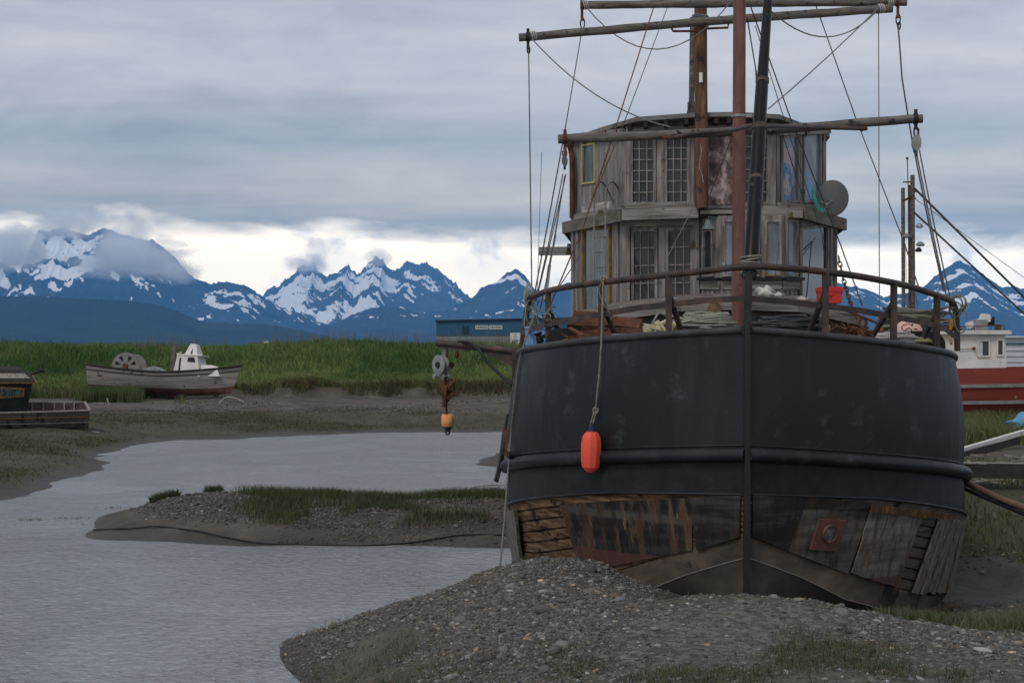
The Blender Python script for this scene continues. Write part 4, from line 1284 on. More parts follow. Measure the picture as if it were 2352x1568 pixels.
# overlays on the hull
def patch(quad, nx, ny, t, off, jag=0.0, seed=0):
    """thin sheet lying on the hull; quad in photo rows: tl, tr, br, bl"""
    rows, nrm = [], []
    tl, tr_, br, bl_ = quad
    rn = random.Random(seed)
    for i in range(ny + 1):
        v = i / ny
        row, nr_ = [], []
        for j in range(nx + 1):
            u = j / nx
            x = (tl[0] * (1 - u) + tr_[0] * u) * (1 - v) + (bl_[0] * (1 - u) + br[0] * u) * v
            y = (tl[1] * (1 - u) + tr_[1] * u) * (1 - v) + (bl_[1] * (1 - u) + br[1] * u) * v
            if jag and i == ny: y += rn.uniform(-jag, jag)
            if jag and j in (0, nx): x += rn.uniform(-jag, jag) * .6
            p, n = hit(x, y)
            tries = 0
            while p is None and tries < 60:
                x += 2 if x < 1715 else -2
                tries += 1
                p, n = hit(x, y)
            row.append(p + n * (off + t)); nr_.append(n)
        rows.append(row); nrm.append(nr_)
    mb = MB()
    mb.sheet(rows, t, nrm)
    return mb
SHEET = [
    ('sheathing_panel', 'sheathdark', [(1288, 1158), (1592, 1142), (1592, 1262), (1338, 1312)], 22, 8, .012, .012, 0),
    ('sheathing_panel', 'sheathblack', [(1584, 1140), (1704, 1137), (1702, 1232), (1604, 1262)], 8, 6, .012, .028, 0),
    ('sheathing_panel', 'sheathblack', [(1726, 1137), (1850, 1141), (1806, 1264), (1724, 1230)], 9, 6, .012, .024, 0),
    ('sheathing_panel', 'sheathgrey', [(1846, 1160), (1998, 1166), (1945, 1316), (1806, 1264)], 10, 7, .012, .012, 0),
    ('sheathing_panel', 'sheathblack', [(1850, 1139), (1998, 1152), (1996, 1172), (1842, 1164)], 10, 2, .014, .028, 0),
    ('sheathing_panel', 'sheathpale', [(1996, 1158), (2112, 1180), (2054, 1346), (1950, 1314)], 10, 8, .016, .035, 2),
]
for k, (nm, mt_, qd, nx, ny, t, off, jg) in enumerate(SHEET):
    o = patch(qd, nx, ny, t, off, jg, k).build(nm, M[mt_], boat, angle=30)
# split vertical slats at the right and the grey timber at the left
rs = random.Random(5)
tops = [2150, 2160, 2168, 2176, 2183, 2190, 2196, 2202, 2208]
bots = [2088, 2104, 2112, 2118, 2128, 2139, 2150, 2161, 2174]
for k in range(8):
    qd = [(tops[k] + 1, 1186 + (k * 1.0)), (tops[k + 1], 1187 + k), (bots[k + 1] - 1, 1358 + rs.uniform(-4, 4)), (bots[k] + 1, 1356 + rs.uniform(-4, 4))]
    patch(qd, 2, 8, .03, .03 + .014 * (k % 2), 1.5, k + 20).build('split_slat', M['slat'], boat, angle=30)
for k, (x0, x1, x2, x3) in enumerate([(1166, 1178, 1192, 1183), (1178, 1186, 1201, 1192), (1186, 1197, 1212, 1201)]):
    patch([(x0, 1172 - 2 * k), (x1, 1170 - 2 * k), (x2, 1306), (x3, 1306)], 2, 7, .04, .03 + .015 * k, 1.0, k + 40).build('split_slat', M['slat'], boat, angle=30)
# orange stains of caulking under the belt on the right
patch([(1995, 1155), (2188, 1178), (2184, 1192), (1992, 1172)], 16, 1, .01, .052, 1.5, 61).build('caulking_strip', worn('rusty_caulking', [(.3, (.03, .018, .012)), (.5, (.10, .05, .02)), (.68, (.30, .15, .03)), (.8, (.14, .12, .09))], 3.5, (6, 6, .8), rough=.8, bmp=.3), boat, angle=30)
# hawse casting
pl = patch([(1876, 1189), (1938, 1191), (1914, 1262), (1855, 1259)], 4, 4, .03, .03).build('hawse_plate', M['haws'], boat, angle=30)
p, n = hit(1897, 1221)
m = MB()
tq = (W(.25, .35, 0) - W(0, 0, 0)).normalized()
m.lathe([(.088, .075), (.10, .085), (.108, .075), (.108, .06), (.088, .06)], p, n, 22)
m.build('hawse_ring', M['haws'], pl)
m = MB(); m.lathe([(.0, .0765), (.04, .076), (.087, .0775)], p, n, 22)
m.build('hawse_dark_disc', worn('hawse_inner_shade', [(.42, (.012, .011, .010)), (.58, (.20, .18, .165))], 4, (1, 1, 1), rough=.6, bmp=0), pl)  # disc coloured dark as the shaded inside of the hawse
# small pipe stub on the left
p, n = hit(1192, 1043)
m = MB(); m.tube([p - n * .02, p + n * .14], .045, 12); m.tube([p + n * .10, p + n * .15], .052, 12)
m.build('pipe_stub', M['black'], boat)

# ------------------------------------------------------------------ deck
m = MB()
dk = [W(-hb_(0, s) + .04, s, float(HL[0]['z'](s)) - .42) for s in SS[1:]] + [W(hb_(0, s) - .04, s, float(HL[0]['z'](s)) - .42) for s in reversed(SS[1:])]
nd = len(SS) - 1
m.add(dk, [(i, i + 1, 2 * nd - 2 - i, 2 * nd - 1 - i) for i in range(nd - 1)])
m.build('deck', M['darkwood'], boat, smooth=False)
DZ = lambda s: float(HL[0]['z'](s)) - .42

# bulwark railing
rail = [(1212, 692, 4.3), (1220, 682, 4.1), (1235, 676, 3.6), (1262, 667, 2.75), (1320, 656, 1.9), (1385, 648, 1.35), (1460, 639, .95), (1535, 631, .62), (1610, 623, .38), (1715, 612, .12),
        (1800, 615, .36), (1895, 624, .72), (1975, 635, 1.1), (2055, 650, 1.6), (2100, 661, 1.95), (2152, 678, 2.5), (2178, 688, 2.95), (2192, 701, 3.3), (2197, 730, 3.4), (2199, 806, 3.4)]
rpts = [bp(*r_) for r_ in rail]
def smooth_path(pts, k=4):
    out = []
    n = len(pts)
    for i in range(n - 1):
        p0, p1, p2, p3 = pts[max(i - 1, 0)], pts[i], pts[i + 1], pts[min(i + 2, n - 1)]
        for j in range(k):
            t = j / k
            out.append(0.5 * ((2 * p1) + (p2 - p0) * t + (2 * p0 - 5 * p1 + 4 * p2 - p3) * t * t + (3 * p1 - p0 - 3 * p2 + p3) * t ** 3))
    out.append(pts[-1])
    return out
m = MB(); m.tube(smooth_path(rpts), .040, 10)
m.tube([bp(1214, 690, 4.3), bp(1198, 800, 4.3)], .045, 8)
rl = m.build('rail', M['rail'], boat, angle=60)
mid = [(1200, 742, 4.2), (1258, 715, 2.75), (1330, 712, 1.9), (1380, 727, 1.38), (1250, 740, 2.8)]
mids = [(1196, 765, 4.2), (1250, 746, 2.85), (1300, 736, 2.2), (1380, 722, 1.42), (1460, 708, .98), (1535, 700, .66), (1620, 690, .4), (1715, 685, .16), (1800, 692, .4), (1895, 703, .76), (1975, 713, 1.15), (2052, 727, 1.65), (2110, 738, 2.05), (2152, 748, 2.5), (2172, 756, 2.9), (2198, 775, 3.3)]
mp2 = [bp(*r_) for r_ in mids]
m = MB()
for a_, b_ in zip(mp2[:-1], mp2[1:]):
    m.bar(a_, b_, .014, .07, up=(0, 0, 1))
m.build('mid_rail', M['rail'], boat, smooth=False)
def onrail(x):
    for (x0, y0, s0), (x1, y1, s1) in zip(rail[2:], rail[3:]):
        if x0 <= x <= x1:
            t = (x - x0) / (x1 - x0)
            return y0 + (y1 - y0) * t, s0 + (s1 - s0) * t
for x, dx in ((1259, 55), (1381, 45), (1536, 38), (1896, -40), (2053, -62), (2152, -50)):
    y, s = onrail(x)
    top = bp(x, y, s)
    b_, s_, z_ = bl(top)
    foot = W(b_, s_ + .02, float(HL[0]['z'](s_)) - .03 - LIST * b_)
    m = MB(); m.bar(foot, top, .075, .075, up=BY); m.build('rail_post', M['rail'], boat, smooth=False)
    brt = foot + (top - foot) * .72
    m = MB(); m.tube([brt, W(b_ + (dx / 45) * .36, s_ + .5, DZ(s_))], .035, 8); m.build('rail_brace', M['rail'], boat)

# ------------------------------------------------------------------ trunk cabin on the foredeck
def facet_top(pts):
    return [bp(*p) for p in pts]
tf = [(1330, 738, 8.6), (1420, 722, 7.2), (1560, 702, 6.4), (1700, 698, 6.2), (1830, 703, 6.5), (1985, 738, 8.2)]
tp = facet_top(tf)
zt = [p.z for p in tp]
wl = MB()
for a_, b_ in zip(tp[:-1], tp[1:]):
    q_ = [Vector((a_.x, a_.y, 3.0)), Vector((b_.x, b_.y, 3.0)), b_, a_]
    wl.prism([q_[0], q_[1], q_[2], q_[3]], BY * .08)
for p_ in (tp[0], tp[-1]):
    q_ = p_ + BY * 2.6
    wl.prism([Vector((p_.x, p_.y, 3.0)), Vector((q_.x, q_.y, 3.0)), q_, p_], BX * .05)
wl.build('trunk_cabin', worn('dark_weathered_boards', [(.3, (.035, .03, .028)), (.6, (.085, .076, .07)), (.8, (.14, .13, .12))], 3, (5, 5, .6), rough=.85, bmp=.35), boat, smooth=False)
m = MB()
back = [bp(1316, 720, 10.8), bp(1425, 697, 10.4), bp(1560, 680, 10.2), bp(1690, 676, 10.1), bp(1835, 682, 10.3), bp(1925, 705, 11.2)]
fr = [p + (-BY * .12) + Vector((0, 0, .03)) for p in tp]
fr2 = [p + Vector((0, 0, .03)) for p in back]
m.sheet([fr2, [(a_ * .5 + b_ * .5) + Vector((0, 0, .03)) for a_, b_ in zip(fr, fr2)], fr], .07, Vector((0, 0, 1)))
m.build('trunk_roof', worn('peeling_roof_boards', [(.3, (.06, .045, .04)), (.5, (.16, .14, .125)), (.7, (.30, .28, .26))], 2.4, (1.2, 4, 4), rough=.85, bmp=.5, spots=[((.085, .042, .034), 3.2, .53), ((.5, .5, .48), 4.5, .62), ((.02, .017, .015), 7, .66)]), boat, smooth=False)
m = MB()
for a_, b_ in zip(fr[:-1], fr[1:]):
    m.bar(a_ + Vector((0, 0, -.06)) - BY * .03, b_ + Vector((0, 0, -.06)) - BY * .03, .05, .13)
m.build('trunk_fascia', M['woodh'], boat, smooth=False)
m = MB(); c_ = bp(1641, 709, 6.1); m.tube([c_ + BY * .5, c_ - BY * .06], .105, 18); m.build('beam_end', worn('log_end', [(.3, (.09, .05, .025)), (.6, (.24, .16, .08)), (.8, (.33, .28, .2))], 6, rough=.85, bmp=.4), boat)
# boards and flaking pieces lying on the trunk roof edge
rb = random.Random(3)
for (x0, y0, x1, y1, s) in ((1440, 703, 1580, 688, 7.4), (1500, 696, 1672, 682, 8.0), (1395, 714, 1500, 700, 7.6), (1575, 684, 1680, 679, 8.6), (1735, 688, 1860, 697, 7.2), (1850, 700, 1960, 722, 7.6)):
    m = MB(); m.bar(bp(x0, y0, s), bp(x1, y1, s + .1), .16, .035); m.build('loose_board', M['woodh'], boat, smooth=False)

# ------------------------------------------------------------------ wheelhouse
ZL0, ZF0, ZF1, ZU1 = 3.35, 6.0, 6.2, 7.86
def zrow(y, s):
    return bp(1600, y, s).z
LOW = [bp(1316, 600, 12.3), bp(1428, 600, 10.5), bp(1610, 600, 10.25), bp(1840, 600, 10.35), bp(1920, 600, 12.2)]
UPP = [bp(1322, 400, 12.35), bp(1441, 400, 10.55), bp(1600, 400, 10.2), bp(1690, 400, 10.2), bp(1778, 400, 10.45), bp(1898, 400, 12.3)]
def shell(pts, z0, z1, name, mat_, rail_aft=4.2):
    m_ = MB()
    pl_ = [pts[0] + BY * rail_aft] + list(pts) + [pts[-1] + BY * rail_aft]
    for a_, b_ in zip(pl_[:-1], pl_[1:]):
        e_ = (b_ - a_); e_.z = 0; e_.normalize()
        n_ = Vector((e_.y, -e_.x, 0))
        m_.prism([Vector((a_.x, a_.y, z0)), Vector((b_.x, b_.y, z0)), Vector((b_.x, b_.y, z1)), Vector((a_.x, a_.y, z1))], -n_ * .09)
    a_, b_ = pl_[0], pl_[-1]
    m_.prism([Vector((a_.x, a_.y, z0)), Vector((b_.x, b_.y, z0)), Vector((b_.x, b_.y, z1)), Vector((a_.x, a_.y, z1))], BY * .09)
    return m_.build(name, mat_, boat, smooth=False)
lowh = shell(LOW, ZL0, ZF0 + .02, 'lower_wheelhouse', M['wood'])
upph = shell(UPP, ZF1 - .02, ZU1 - .02, 'upper_wheelhouse', M['wood'])

class Facet:
    def __init__(self, a_, b_):
        self.o = Vector((a_.x, a_.y, 0)); e = Vector((b_.x - a_.x, b_.y - a_.y, 0)); self.e = e.normalized()
        self.n = Vector((self.e.y, -self.e.x, 0))
        if self.n.y > 0 and abs(self.n.y) > .05: self.n = -self.n
        self.up = Vector((0, 0, 1))
    def pt(self, x, y, off=0.0):
        o = Vector((0, 0, EYE)); dv_ = Vector(((x - 1176) / F, 1, (HOR - y) / F))
        t = (self.o + self.n * off - o).dot(self.n) / dv_.dot(self.n)
        return o + dv_ * t
    def strip(self, mb, x0, y0, x1, y1, wid, dep, off=0.0, mi=0):
        a_, b_ = self.pt(x0, y0), self.pt(x1, y1)
        d_ = (b_ - a_).normalized()
        mb.box((a_ + b_) / 2 + self.n * (off + dep / 2), ((b_ - a_).length, wid, dep), d_, d_.cross(self.n), self.n, mi)
def window(fc, quad, cols=1, rows_=1, frame=M['wood'], pane=M['glass'], fw=.055, fd=.05, mw=.02, name='window', parent=boat, arch=False, back=0.0):
    """quad in photo rows tl,tr,br,bl (outer edge of the pane)"""
    tl, tr_, br, bl_ = [fc.pt(*q_) for q_ in quad]
    fr_ = MB()
    def bar_(a_, b_, wid, dep, off):
        d_ = (b_ - a_); L = d_.length; d_.normalize()
        fr_.box((a_ + b_) / 2 + fc.n * (off + dep / 2), (L + wid * .98, wid, dep), d_, d_.cross(fc.n), fc.n)
    for a_, b_ in ((tl, tr_), (bl_, br)): bar_(a_, b_, fw, fd, .004)
    for a_, b_ in ((tl, bl_), (tr_, br)):
        d_ = b_ - a_; L = d_.length; d_.normalize()
        fr_.box((a_ + b_) / 2 + fc.n * (.007 + fd / 2), (L - fw, fw, fd), d_, d_.cross(fc.n), fc.n)
    for c_ in range(1, cols):
        t = c_ / cols
        a_, b_ = tl.lerp(tr_, t), bl_.lerp(br, t); d_ = b_ - a_; L = d_.length; d_.normalize()
        fr_.box((a_ + b_) / 2 + fc.n * (.010 + fd * .3), (L - fw, mw, fd * .55), d_, d_.cross(fc.n), fc.n)
    for r_ in range(1, rows_):
        t = r_ / rows_
        a_, b_ = tl.lerp(bl_, t), tr_.lerp(br, t); d_ = b_ - a_; L = d_.length; d_.normalize()
        fr_.box((a_ + b_) / 2 + fc.n * (.012 + fd * .3), (L - fw, mw, fd * .55), d_, d_.cross(fc.n), fc.n)
    if arch:
        # spandrels: fill the corners above an arch
        w_ = (tr_ - tl); hw = w_.length / 2; ex = w_.normalized(); ez = (tl - bl_).normalized()
        cen = (tl + tr_) / 2 - ez * hw * .95
        for sgn in (-1, 1):
            poly = [cen + ex * sgn * hw + ez * hw * .97]
            for k in range(9):
                an = math.pi / 2 * k / 8
                poly.append(cen + ex * sgn * hw * math.cos(an) + ez * hw * .95 * math.sin(an))
            fr_.prism([p_ + fc.n * .006 for p_ in poly], fc.n * fd * .9)
    w__ = fr_.build(name, frame, parent, smooth=False)
    pn = MB(); pn.sheet([[bl_ + fc.n * .010, br + fc.n * .010], [tl + fc.n * .010, tr_ + fc.n * .010]], .006, fc.n)
    pn.build('pane', pane, w__, smooth=False)
    return w__
# upper storey
U1, U2, U3, U4, U5 = [Facet(UPP[i], UPP[i + 1]) for i in range(5)]
window(U1, [(1339, 334), (1368, 330), (1368, 418), (1339, 422)], frame=M['yellow'], pane=M['glassteal'], fw=.035, fd=.03)
window(U2, [(1452, 318), (1505, 317), (1505, 467), (1452, 468)], 3, 6)
window(U2, [(1531, 316), (1583, 315), (1583, 467), (1531, 467)], 3, 6)
m = MB(); m.sheet([[U3.pt(1628, 308, .012), U3.pt(1686, 308, .012)], [U3.pt(1628, 470, .012), U3.pt(1686, 470, .012)]], .008, U3.n)
m.build('printed_sheet', M['print'], boat, smooth=False)
window(U4, [(1706, 312), (1762, 312), (1762, 468), (1706, 468)], 3, 6)
window(U5, [(1793, 316), (1830, 312), (1830, 462), (1793, 464)], pane=M['glasspale'], fw=.05)
window(U5, [(1842, 311), (1880, 307), (1880, 460), (1842, 464)], pane=M['glasspale'], fw=.05)
# blue striped cloth behind the glass, and a blue sheet behind the next
m = MB(); m.sheet([[U5.pt(1794, 341, .019), U5.pt(1820, 339, .019)], [U5.pt(1793, 400, .019), U5.pt(1822, 400, .019)], [U5.pt(1794, 460, .019), U5.pt(1815, 459, .019)]], .004, U5.n)
m.build('striped_cloth', M['flag'], boat)
m = MB(); m.sheet([[U5.pt(1843, 378, .019), U5.pt(1852, 390, .019)], [U5.pt(1843, 420, .019), U5.pt(1866, 424, .019)], [U5.pt(1843, 461, .019), U5.pt(1876, 459, .019)]], .004, U5.n)
m.build('blue_cloth', plain('pale_blue_cloth', (.20, .36, .56), .8), boat)
# posts, top plates and sills of the upper storey
m = MB()
for k_, (fc, x, y0, y1, wd) in enumerate(((U1, 1322, 312, 502, .09), (U1, 1440, 300, 480, .10), (U2, 1446, 300, 474, .08), (U2, 1518, 300, 472, .14), (U2, 1590, 300, 472, .10), (U4, 1698, 300, 472, .09), (U4, 1773, 300, 474, .12), (U5, 1783, 300, 474, .09), (U5, 1836, 300, 480, .07), (U5, 1889, 300, 486, .12))):
    m = MB(); fc.strip(m, x, y0, x, y1, wd, .045); m.build('wall_post', M['wood'], upph, smooth=False)
m = MB()
for fc, x0, x1, ya, yb in ((U1, 1322, 1440, 316, 304), (U2, 1442, 1599, 303, 299), (U3, 1601, 1689, 298, 298), (U4, 1691, 1777, 299, 303), (U5, 1780, 1897, 304, 300)):
    m = MB(); fc.strip(m, x0, ya, x1, yb, .13, .06, .048); m.build('top_plate', M['woodh'], upph, smooth=False)
m = MB()
for fc, x0, x1, ya, yb in ((U1, 1322, 1440, 500, 478), (U2, 1442, 1599, 474, 472), (U4, 1691, 1777, 472, 474), (U5, 1780, 1897, 472, 480)):
    m = MB(); fc.strip(m, x0, ya, x1, yb, .10, .07, .048); m.build('sill', M['woodh'], upph, smooth=False)
# patched board panel on the left facet
m = MB(); m.sheet([[U1.pt(1336, 470, .01), U1.pt(1400, 462, .01)], [U1.pt(1336, 492, .01), U1.pt(1400, 486, .01)]], .012, U1.n)
m.build('patch_board', worn('flaking_white_board', [(.4, (.18, .17, .165)), (.6, (.45, .44, .43))], 3, (1, 1, 6), rough=.8, bmp=.3), upph, smooth=False)

# roof
def slab(pts, zb, zt_, name, mat_, aft=4.4, camber=0.0, taper=0.0):
    pl_ = [pts[0] + BY * aft] + list(pts) + [pts[-1] + BY * aft]
    cx_ = sum((p for p in pl_), Vector()) / len(pl_)
    m_ = MB()
    n_ = len(pl_)
    lo = [Vector((p.x, p.y, zb)) for p in pl_]
    hi = [Vector((p.x, p.y, zt_)) for p in pl_]
    inn = [Vector((p.x + (cx_.x - p.x) * .55, p.y + (cx_.y - p.y) * .55, zt_ + camber)) for p in pl_]
    m_.add(lo + hi + inn, [tuple(range(n_ - 1, -1, -1))] + [(i, (i + 1) % n_, (i + 1) % n_ + n_, i + n_) for i in range(n_)] + [(n_ + i, n_ + (i + 1) % n_, 2 * n_ + (i + 1) % n_, 2 * n_ + i) for i in range(n_)] + [tuple(range(2 * n_, 3 * n_))])
    return m_.build(name, mat_, boat, smooth=False)
RP = [bp(1306, 306, 12.5), bp(1380, 294, 11.2), bp(1460, 285, 10.1), bp(1600, 270, 9.75), bp(1690, 268, 9.75), bp(1790, 280, 10.1), bp(1906, 300, 12.4)]
rf = slab(RP, 7.82, 7.90, 'roof', worn('grey_felt_roof', [(.3, (.10, .10, .10)), (.7, (.22, .215, .21))], 3, (.7, 3, 3), rough=.9, bmp=.3, spots=((.06, .055, .035), 3, .6)), camber=.12)
m = MB()
for a_, b_ in zip(RP[:-1], RP[1:]):
    for k in range(3):
        t = (k + .5) / 3
        c_ = a_.lerp(b_, t)
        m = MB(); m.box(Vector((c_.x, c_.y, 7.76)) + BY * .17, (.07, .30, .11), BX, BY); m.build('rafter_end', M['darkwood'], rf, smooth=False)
# eave deck between the storeys, its fascia in separate boards
FP = [bp(1292, 515, 12.6), bp(1425, 490, 10.15), bp(1590, 486, 9.85), bp(1650, 484, 9.8), bp(1845, 488, 10.05), bp(1942, 508, 12.5)]
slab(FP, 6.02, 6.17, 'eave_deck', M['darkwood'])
for k, (x0, y0, s0, x1, y1, s1, wd) in enumerate(((1294, 517, 12.6, 1427, 487, 10.15, .23), (1429, 486, 10.12, 1604, 483, 9.84, .20), (1608, 484, 9.82, 1690, 483, 9.8, .07), (1692, 483, 9.8, 1843, 487, 10.03, .20), (1846, 489, 10.08, 1942, 509, 12.5, .23))):
    m = MB(); a_, b_ = bp(x0, y0, s0), bp(x1, y1, s1)
    zc = 6.10
    a_.z = b_.z = zc
    m.bar(a_ - BY * .03, b_ - BY * .03, .05, wd)
    m.build('fascia_board', worn('mossy_fascia', [(.3, (.075, .068, .045)), (.55, (.14, .13, .10)), (.8, (.21, .20, .17))], 3, (.8, .8, 4), rough=.9, bmp=.3) if k in (0, 4) else (M['woodh']), boat, smooth=False)
m = MB()
a_ = bp(1508, 496, 9.95); m.bar(a_, a_ + BY * .6, .16, .12); m.build('beam_end', M['woodh'], boat, smooth=False)

# lower storey
L1, L2, L5 = Facet(LOW[0], LOW[1]), Facet(LOW[1], LOW[2]), Facet(LOW[3], LOW[4])
window(L1, [(1342, 528), (1404, 522), (1404, 712), (1342, 722)], frame=M['ochre'], pane=M['glassteal'], fw=.05)
for a_ in ((1319, 516, 1319, 730, .10, .05), (1330, 518, 1330, 728, .09, .06), (1421, 508, 1421, 712, .17, .06)):
    m = MB(); L1.strip(m, *a_); m.build('wall_post', M['wood'], lowh, smooth=False)
window(L2, [(1454, 530), (1508, 528), (1508, 690), (1454, 692)], 3, 4)
window(L2, [(1533, 528), (1590, 526), (1590, 690), (1533, 690)], 3, 4)
for a_ in ((1434, 505, 1434, 705, .14, .07), (1444, 520, 1444, 700, .07, .09), (1521, 524, 1521, 698, .12, .05), (1600, 505, 1600, 700, .12, .07)):
    m = MB(); L2.strip(m, *a_); m.build('wall_post', M['wood'], lowh, smooth=False)
m = MB(); L2.strip(m, 1430, 513, 1606, 510, .13, .05, .02); m.build('lintel_board', M['woodh'], lowh, smooth=False)
window(L5, [(1836, 526), (1897, 518), (1897, 690), (1836, 690)], pane=M['glass'], fw=.05)
for a_ in ((1905, 512, 1905, 712, .10, .05), (1916, 512, 1916, 716, .09, .05)):
    m = MB(); L5.strip(m, *a_); m.build('wall_post', M['wood'], lowh, smooth=False)
# bay with arched lights
BAY = [bp(1613, 580, 10.2), bp(1656, 580, 9.72), bp(1795, 580, 9.75), bp(1836, 580, 10.3)]
bm_ = MB()
zb0, zb1 = zrow(708, 9.7), 6.03
for a_, b_ in zip(BAY[:-1], BAY[1:]):
    e_ = (b_ - a_); e_.z = 0; e_.normalize(); n_ = Vector((e_.y, -e_.x, 0))
    bm_.prism([Vector((a_.x, a_.y, zb0)), Vector((b_.x, b_.y, zb0)), Vector((b_.x, b_.y, zb1)), Vector((a_.x, a_.y, zb1))], -n_ * .06)
bay = bm_.build('bay_window', M['wood'], boat, smooth=False)
BF = [Facet(BAY[i], BAY[i + 1]) for i in range(3)]
pal = M['glasspale']
window(BF[0], [(1619, 530), (1640, 528), (1640, 632), (1619, 634)], pane=M['glass'], fw=.04, arch=True)
window(BF[1], [(1662, 507), (1684, 507), (1684, 632), (1662, 632)], pane=pal, fw=.045, arch=True, frame=M['wood'])
window(BF[1], [(1704, 507), (1742, 507), (1742, 632), (1704, 632)], pane=pal, fw=.045, arch=True)
window(BF[1], [(1758, 507), (1792, 507), (1792, 633), (1758, 633)], pane=pal, fw=.045, arch=True)
window(BF[2], [(1804, 508), (1827, 508), (1827, 633), (1804, 632)], pane=pal, fw=.045, arch=True)
m = MB()
for a_, b_ in (((1758, 560), (1758, 633)), ((1792, 610), (1792, 633)), ((1758, 633), (1792, 633))):
    BF[1].strip(m, a_[0], a_[1], b_[0], b_[1], .018, .02, .058)
BF[1].strip(m, 1660, 520, 1660, 600, .018, .02, .058); BF[1].strip(m, 1743, 570, 1743, 634, .018, .02, .058)
m.build('caulking', M['ochre'], bay, smooth=False)
m = MB()
for fc, x0, x1 in ((BF[0], 1613, 1656), (BF[1], 1656, 1795), (BF[2], 1795, 1836)):
    fc.strip(m, x0, 641, x1, 641, .05, .12)
m.build('sill', M['black'], bay, smooth=False)
m = MB()
for fc, x0, x1 in ((BF[0], 1613, 1656), (BF[1], 1656, 1795), (BF[2], 1795, 1836)):
    fc.strip(m, x0, 655, x1, 655, .15, .05)
m.build('apron_board', M['woodh'], bay, smooth=False)
m = MB()
x = 1618
while x < 1834:
    fc = BF[0] if x < 1655 else (BF[1] if x < 1792 else BF[2])
    fc.strip(m, x, 668, x, 704, .075, .02 + .008 * (int(x) % 3))
    x += 11
m.build('vertical_boards', M['wood'], bay, smooth=False)

# rusty drain pipe on the upper left corner, beam stub, gutter
m = MB(); m.tube(smooth_path([bp(1303, 325, 12.2), bp(1311, 345, 12.2), bp(1314, 380, 12.2), bp(1314, 500, 12.2)]), .055, 10)
m.build('drain_pipe', M['rust'], boat)
m = MB(); m.bar(bp(1238, 577, 13.6), bp(1330, 576, 13.6), .18, .17); m.build('beam_stub', M['woodh'], boat, smooth=False)
m = MB(); m.tube([bp(1303, 567, 13.4), bp(1330, 567, 13.4)], .07, 12); m.build('log_stub', M['spar'], boat)

# satellite dish on the eave corner
dn = Vector((-.22, -.95, .22)).normalized()
dc = bp(1911, 455, 11.6)
m = MB()
m.lathe([(.30, .01), (.315, .0), (.315, -.012), (.24, -.04), (.15, -.06), (.0, -.07)], dc, dn, 36)
m.v = [tuple(dc + (Vector(p) - dc) + (Vector(p) - dc).dot(Vector((0, 0, 1))) * Vector((0, 0, .16))) for p in m.v]
ds = m.build('satellite_dish', M['dish'], boat, angle=60)
m = MB(); m.tube([bp(1893, 505, 11.7), bp(1900, 470, 11.62), bp(1903, 458, 11.55)], .022, 8); m.tube([bp(1886, 463, 11.55), bp(1898, 470, 11.5), bp(1912, 460, 11.55)], .012, 6); m.tube([bp(1898, 470, 11.5), bp(1898, 490, 11.5), bp(1906, 494, 11.5)], .012, 6)
m.build('dish_bracket', M['galv'], ds)
# ------------------------------------------------------------------ masts, booms, rigging
def sag(p0, p1, d_, n=14):
    return [p0.lerp(p1, t / n) + Vector((0, 0, -4 * d_ * (t / n) * (1 - t / n))) for t in range(n + 1)]
# fore mast: rust red pole
m = MB(); m.tube([bp(1695, 760, 5.5), bp(1697, 400, 5.5), bp(1700, -330, 5.5)], [.098, .098, .09], 18)
mast = m.build('mast', M['rustmast'], boat, angle=60)
m = MB(); c_ = bp(1697, 267, 5.5); m.lathe([(.105, -.02), (.112, -.02), (.112, .02), (.105, .02)], c_, (0, 0, 1), 18); m.bar(c_ + BX * .10 - BY * .02, c_ + BX * .2 - BY * .02, .03, .05)
m.build('mast_band', M['galv'], mast)
m = MB(); m.tube([bp(1613, 478, 9.72), bp(1610, 200, 9.7), bp(1608, -330, 9.68)], [.118, .116, .11], 18)
m2 = m.build('mast', M['rustwood'], boat, angle=60)
m = MB(); m.tube([bp(1610, 168, 9.55), bp(1610, 190, 9.52)], .035, 10); m.build('mast_lamp', M['signwhite'], m2)
# frayed strip of bark on the mast
m = MB(); m.tube(smooth_path([bp(1609, 332, 9.56), bp(1611, 350, 9.53), bp(1606, 380, 9.52), bp(1612, 400, 9.5), bp(1616, 420, 9.5)]), .008, 6); m.build('frayed_strip', M['drift'], m2)
m = MB(); m.tube([bp(1588, 262, 10.8), bp(1591, 40, 10.8)], .052, 12); m.tube([bp(1588, 264, 10.8), bp(1588, 235, 10.8)], .075, 10)
m.build('roof_pole', M['spar'], boat)
m = MB(); m.tube([bp(1578, 262, 10.7), bp(1584, 235, 10.7), bp(1588, 200, 10.7)], .01, 6); m.build('pole_wire', M['line'], boat)
# black spar over the bow, with its foot on the stem
sp = [(1721, 636, .25), (1726, 590, .35), (1733, 480, .75), (1742, 330, 1.3), (1744, 290, 1.42), (1750, 200, 1.8), (1752, 170, 1.9), (1757, 100, 2.2), (1766, -30, 2.75), (1772, -120, 3.1)]
m = MB(); m.tube([bp(*q_) for q_ in sp], [.085, .088, .088, .088, .082, .08, .07, .064, .056, .05], 16)
TAPE = worn('taped_band', [(.3, (.02, .018, .017)), (.7, (.11, .085, .07))], 7, rough=.7)
spar = m.build('bow_spar', M['blackgloss'], boat, angle=60)
m = MB()
for (x, y, s, r_) in ((1744, 292, 1.42, .098), (1751, 186, 1.85, .086), (1734, 470, .8, .094), (1737, 410, 1.0, .093)):
    m = MB(); c_ = bp(x, y, s); m.lathe([(r_ * .9, -.035), (r_, -.03), (r_, .03), (r_ * .9, .035)], c_, (.06, .25, 1), 16); m.build('spar_band', TAPE, spar)
m = MB(); m.bar(bp(1717, 756, -.02), bp(1719, 630, .12), .085, .085, up=BY)
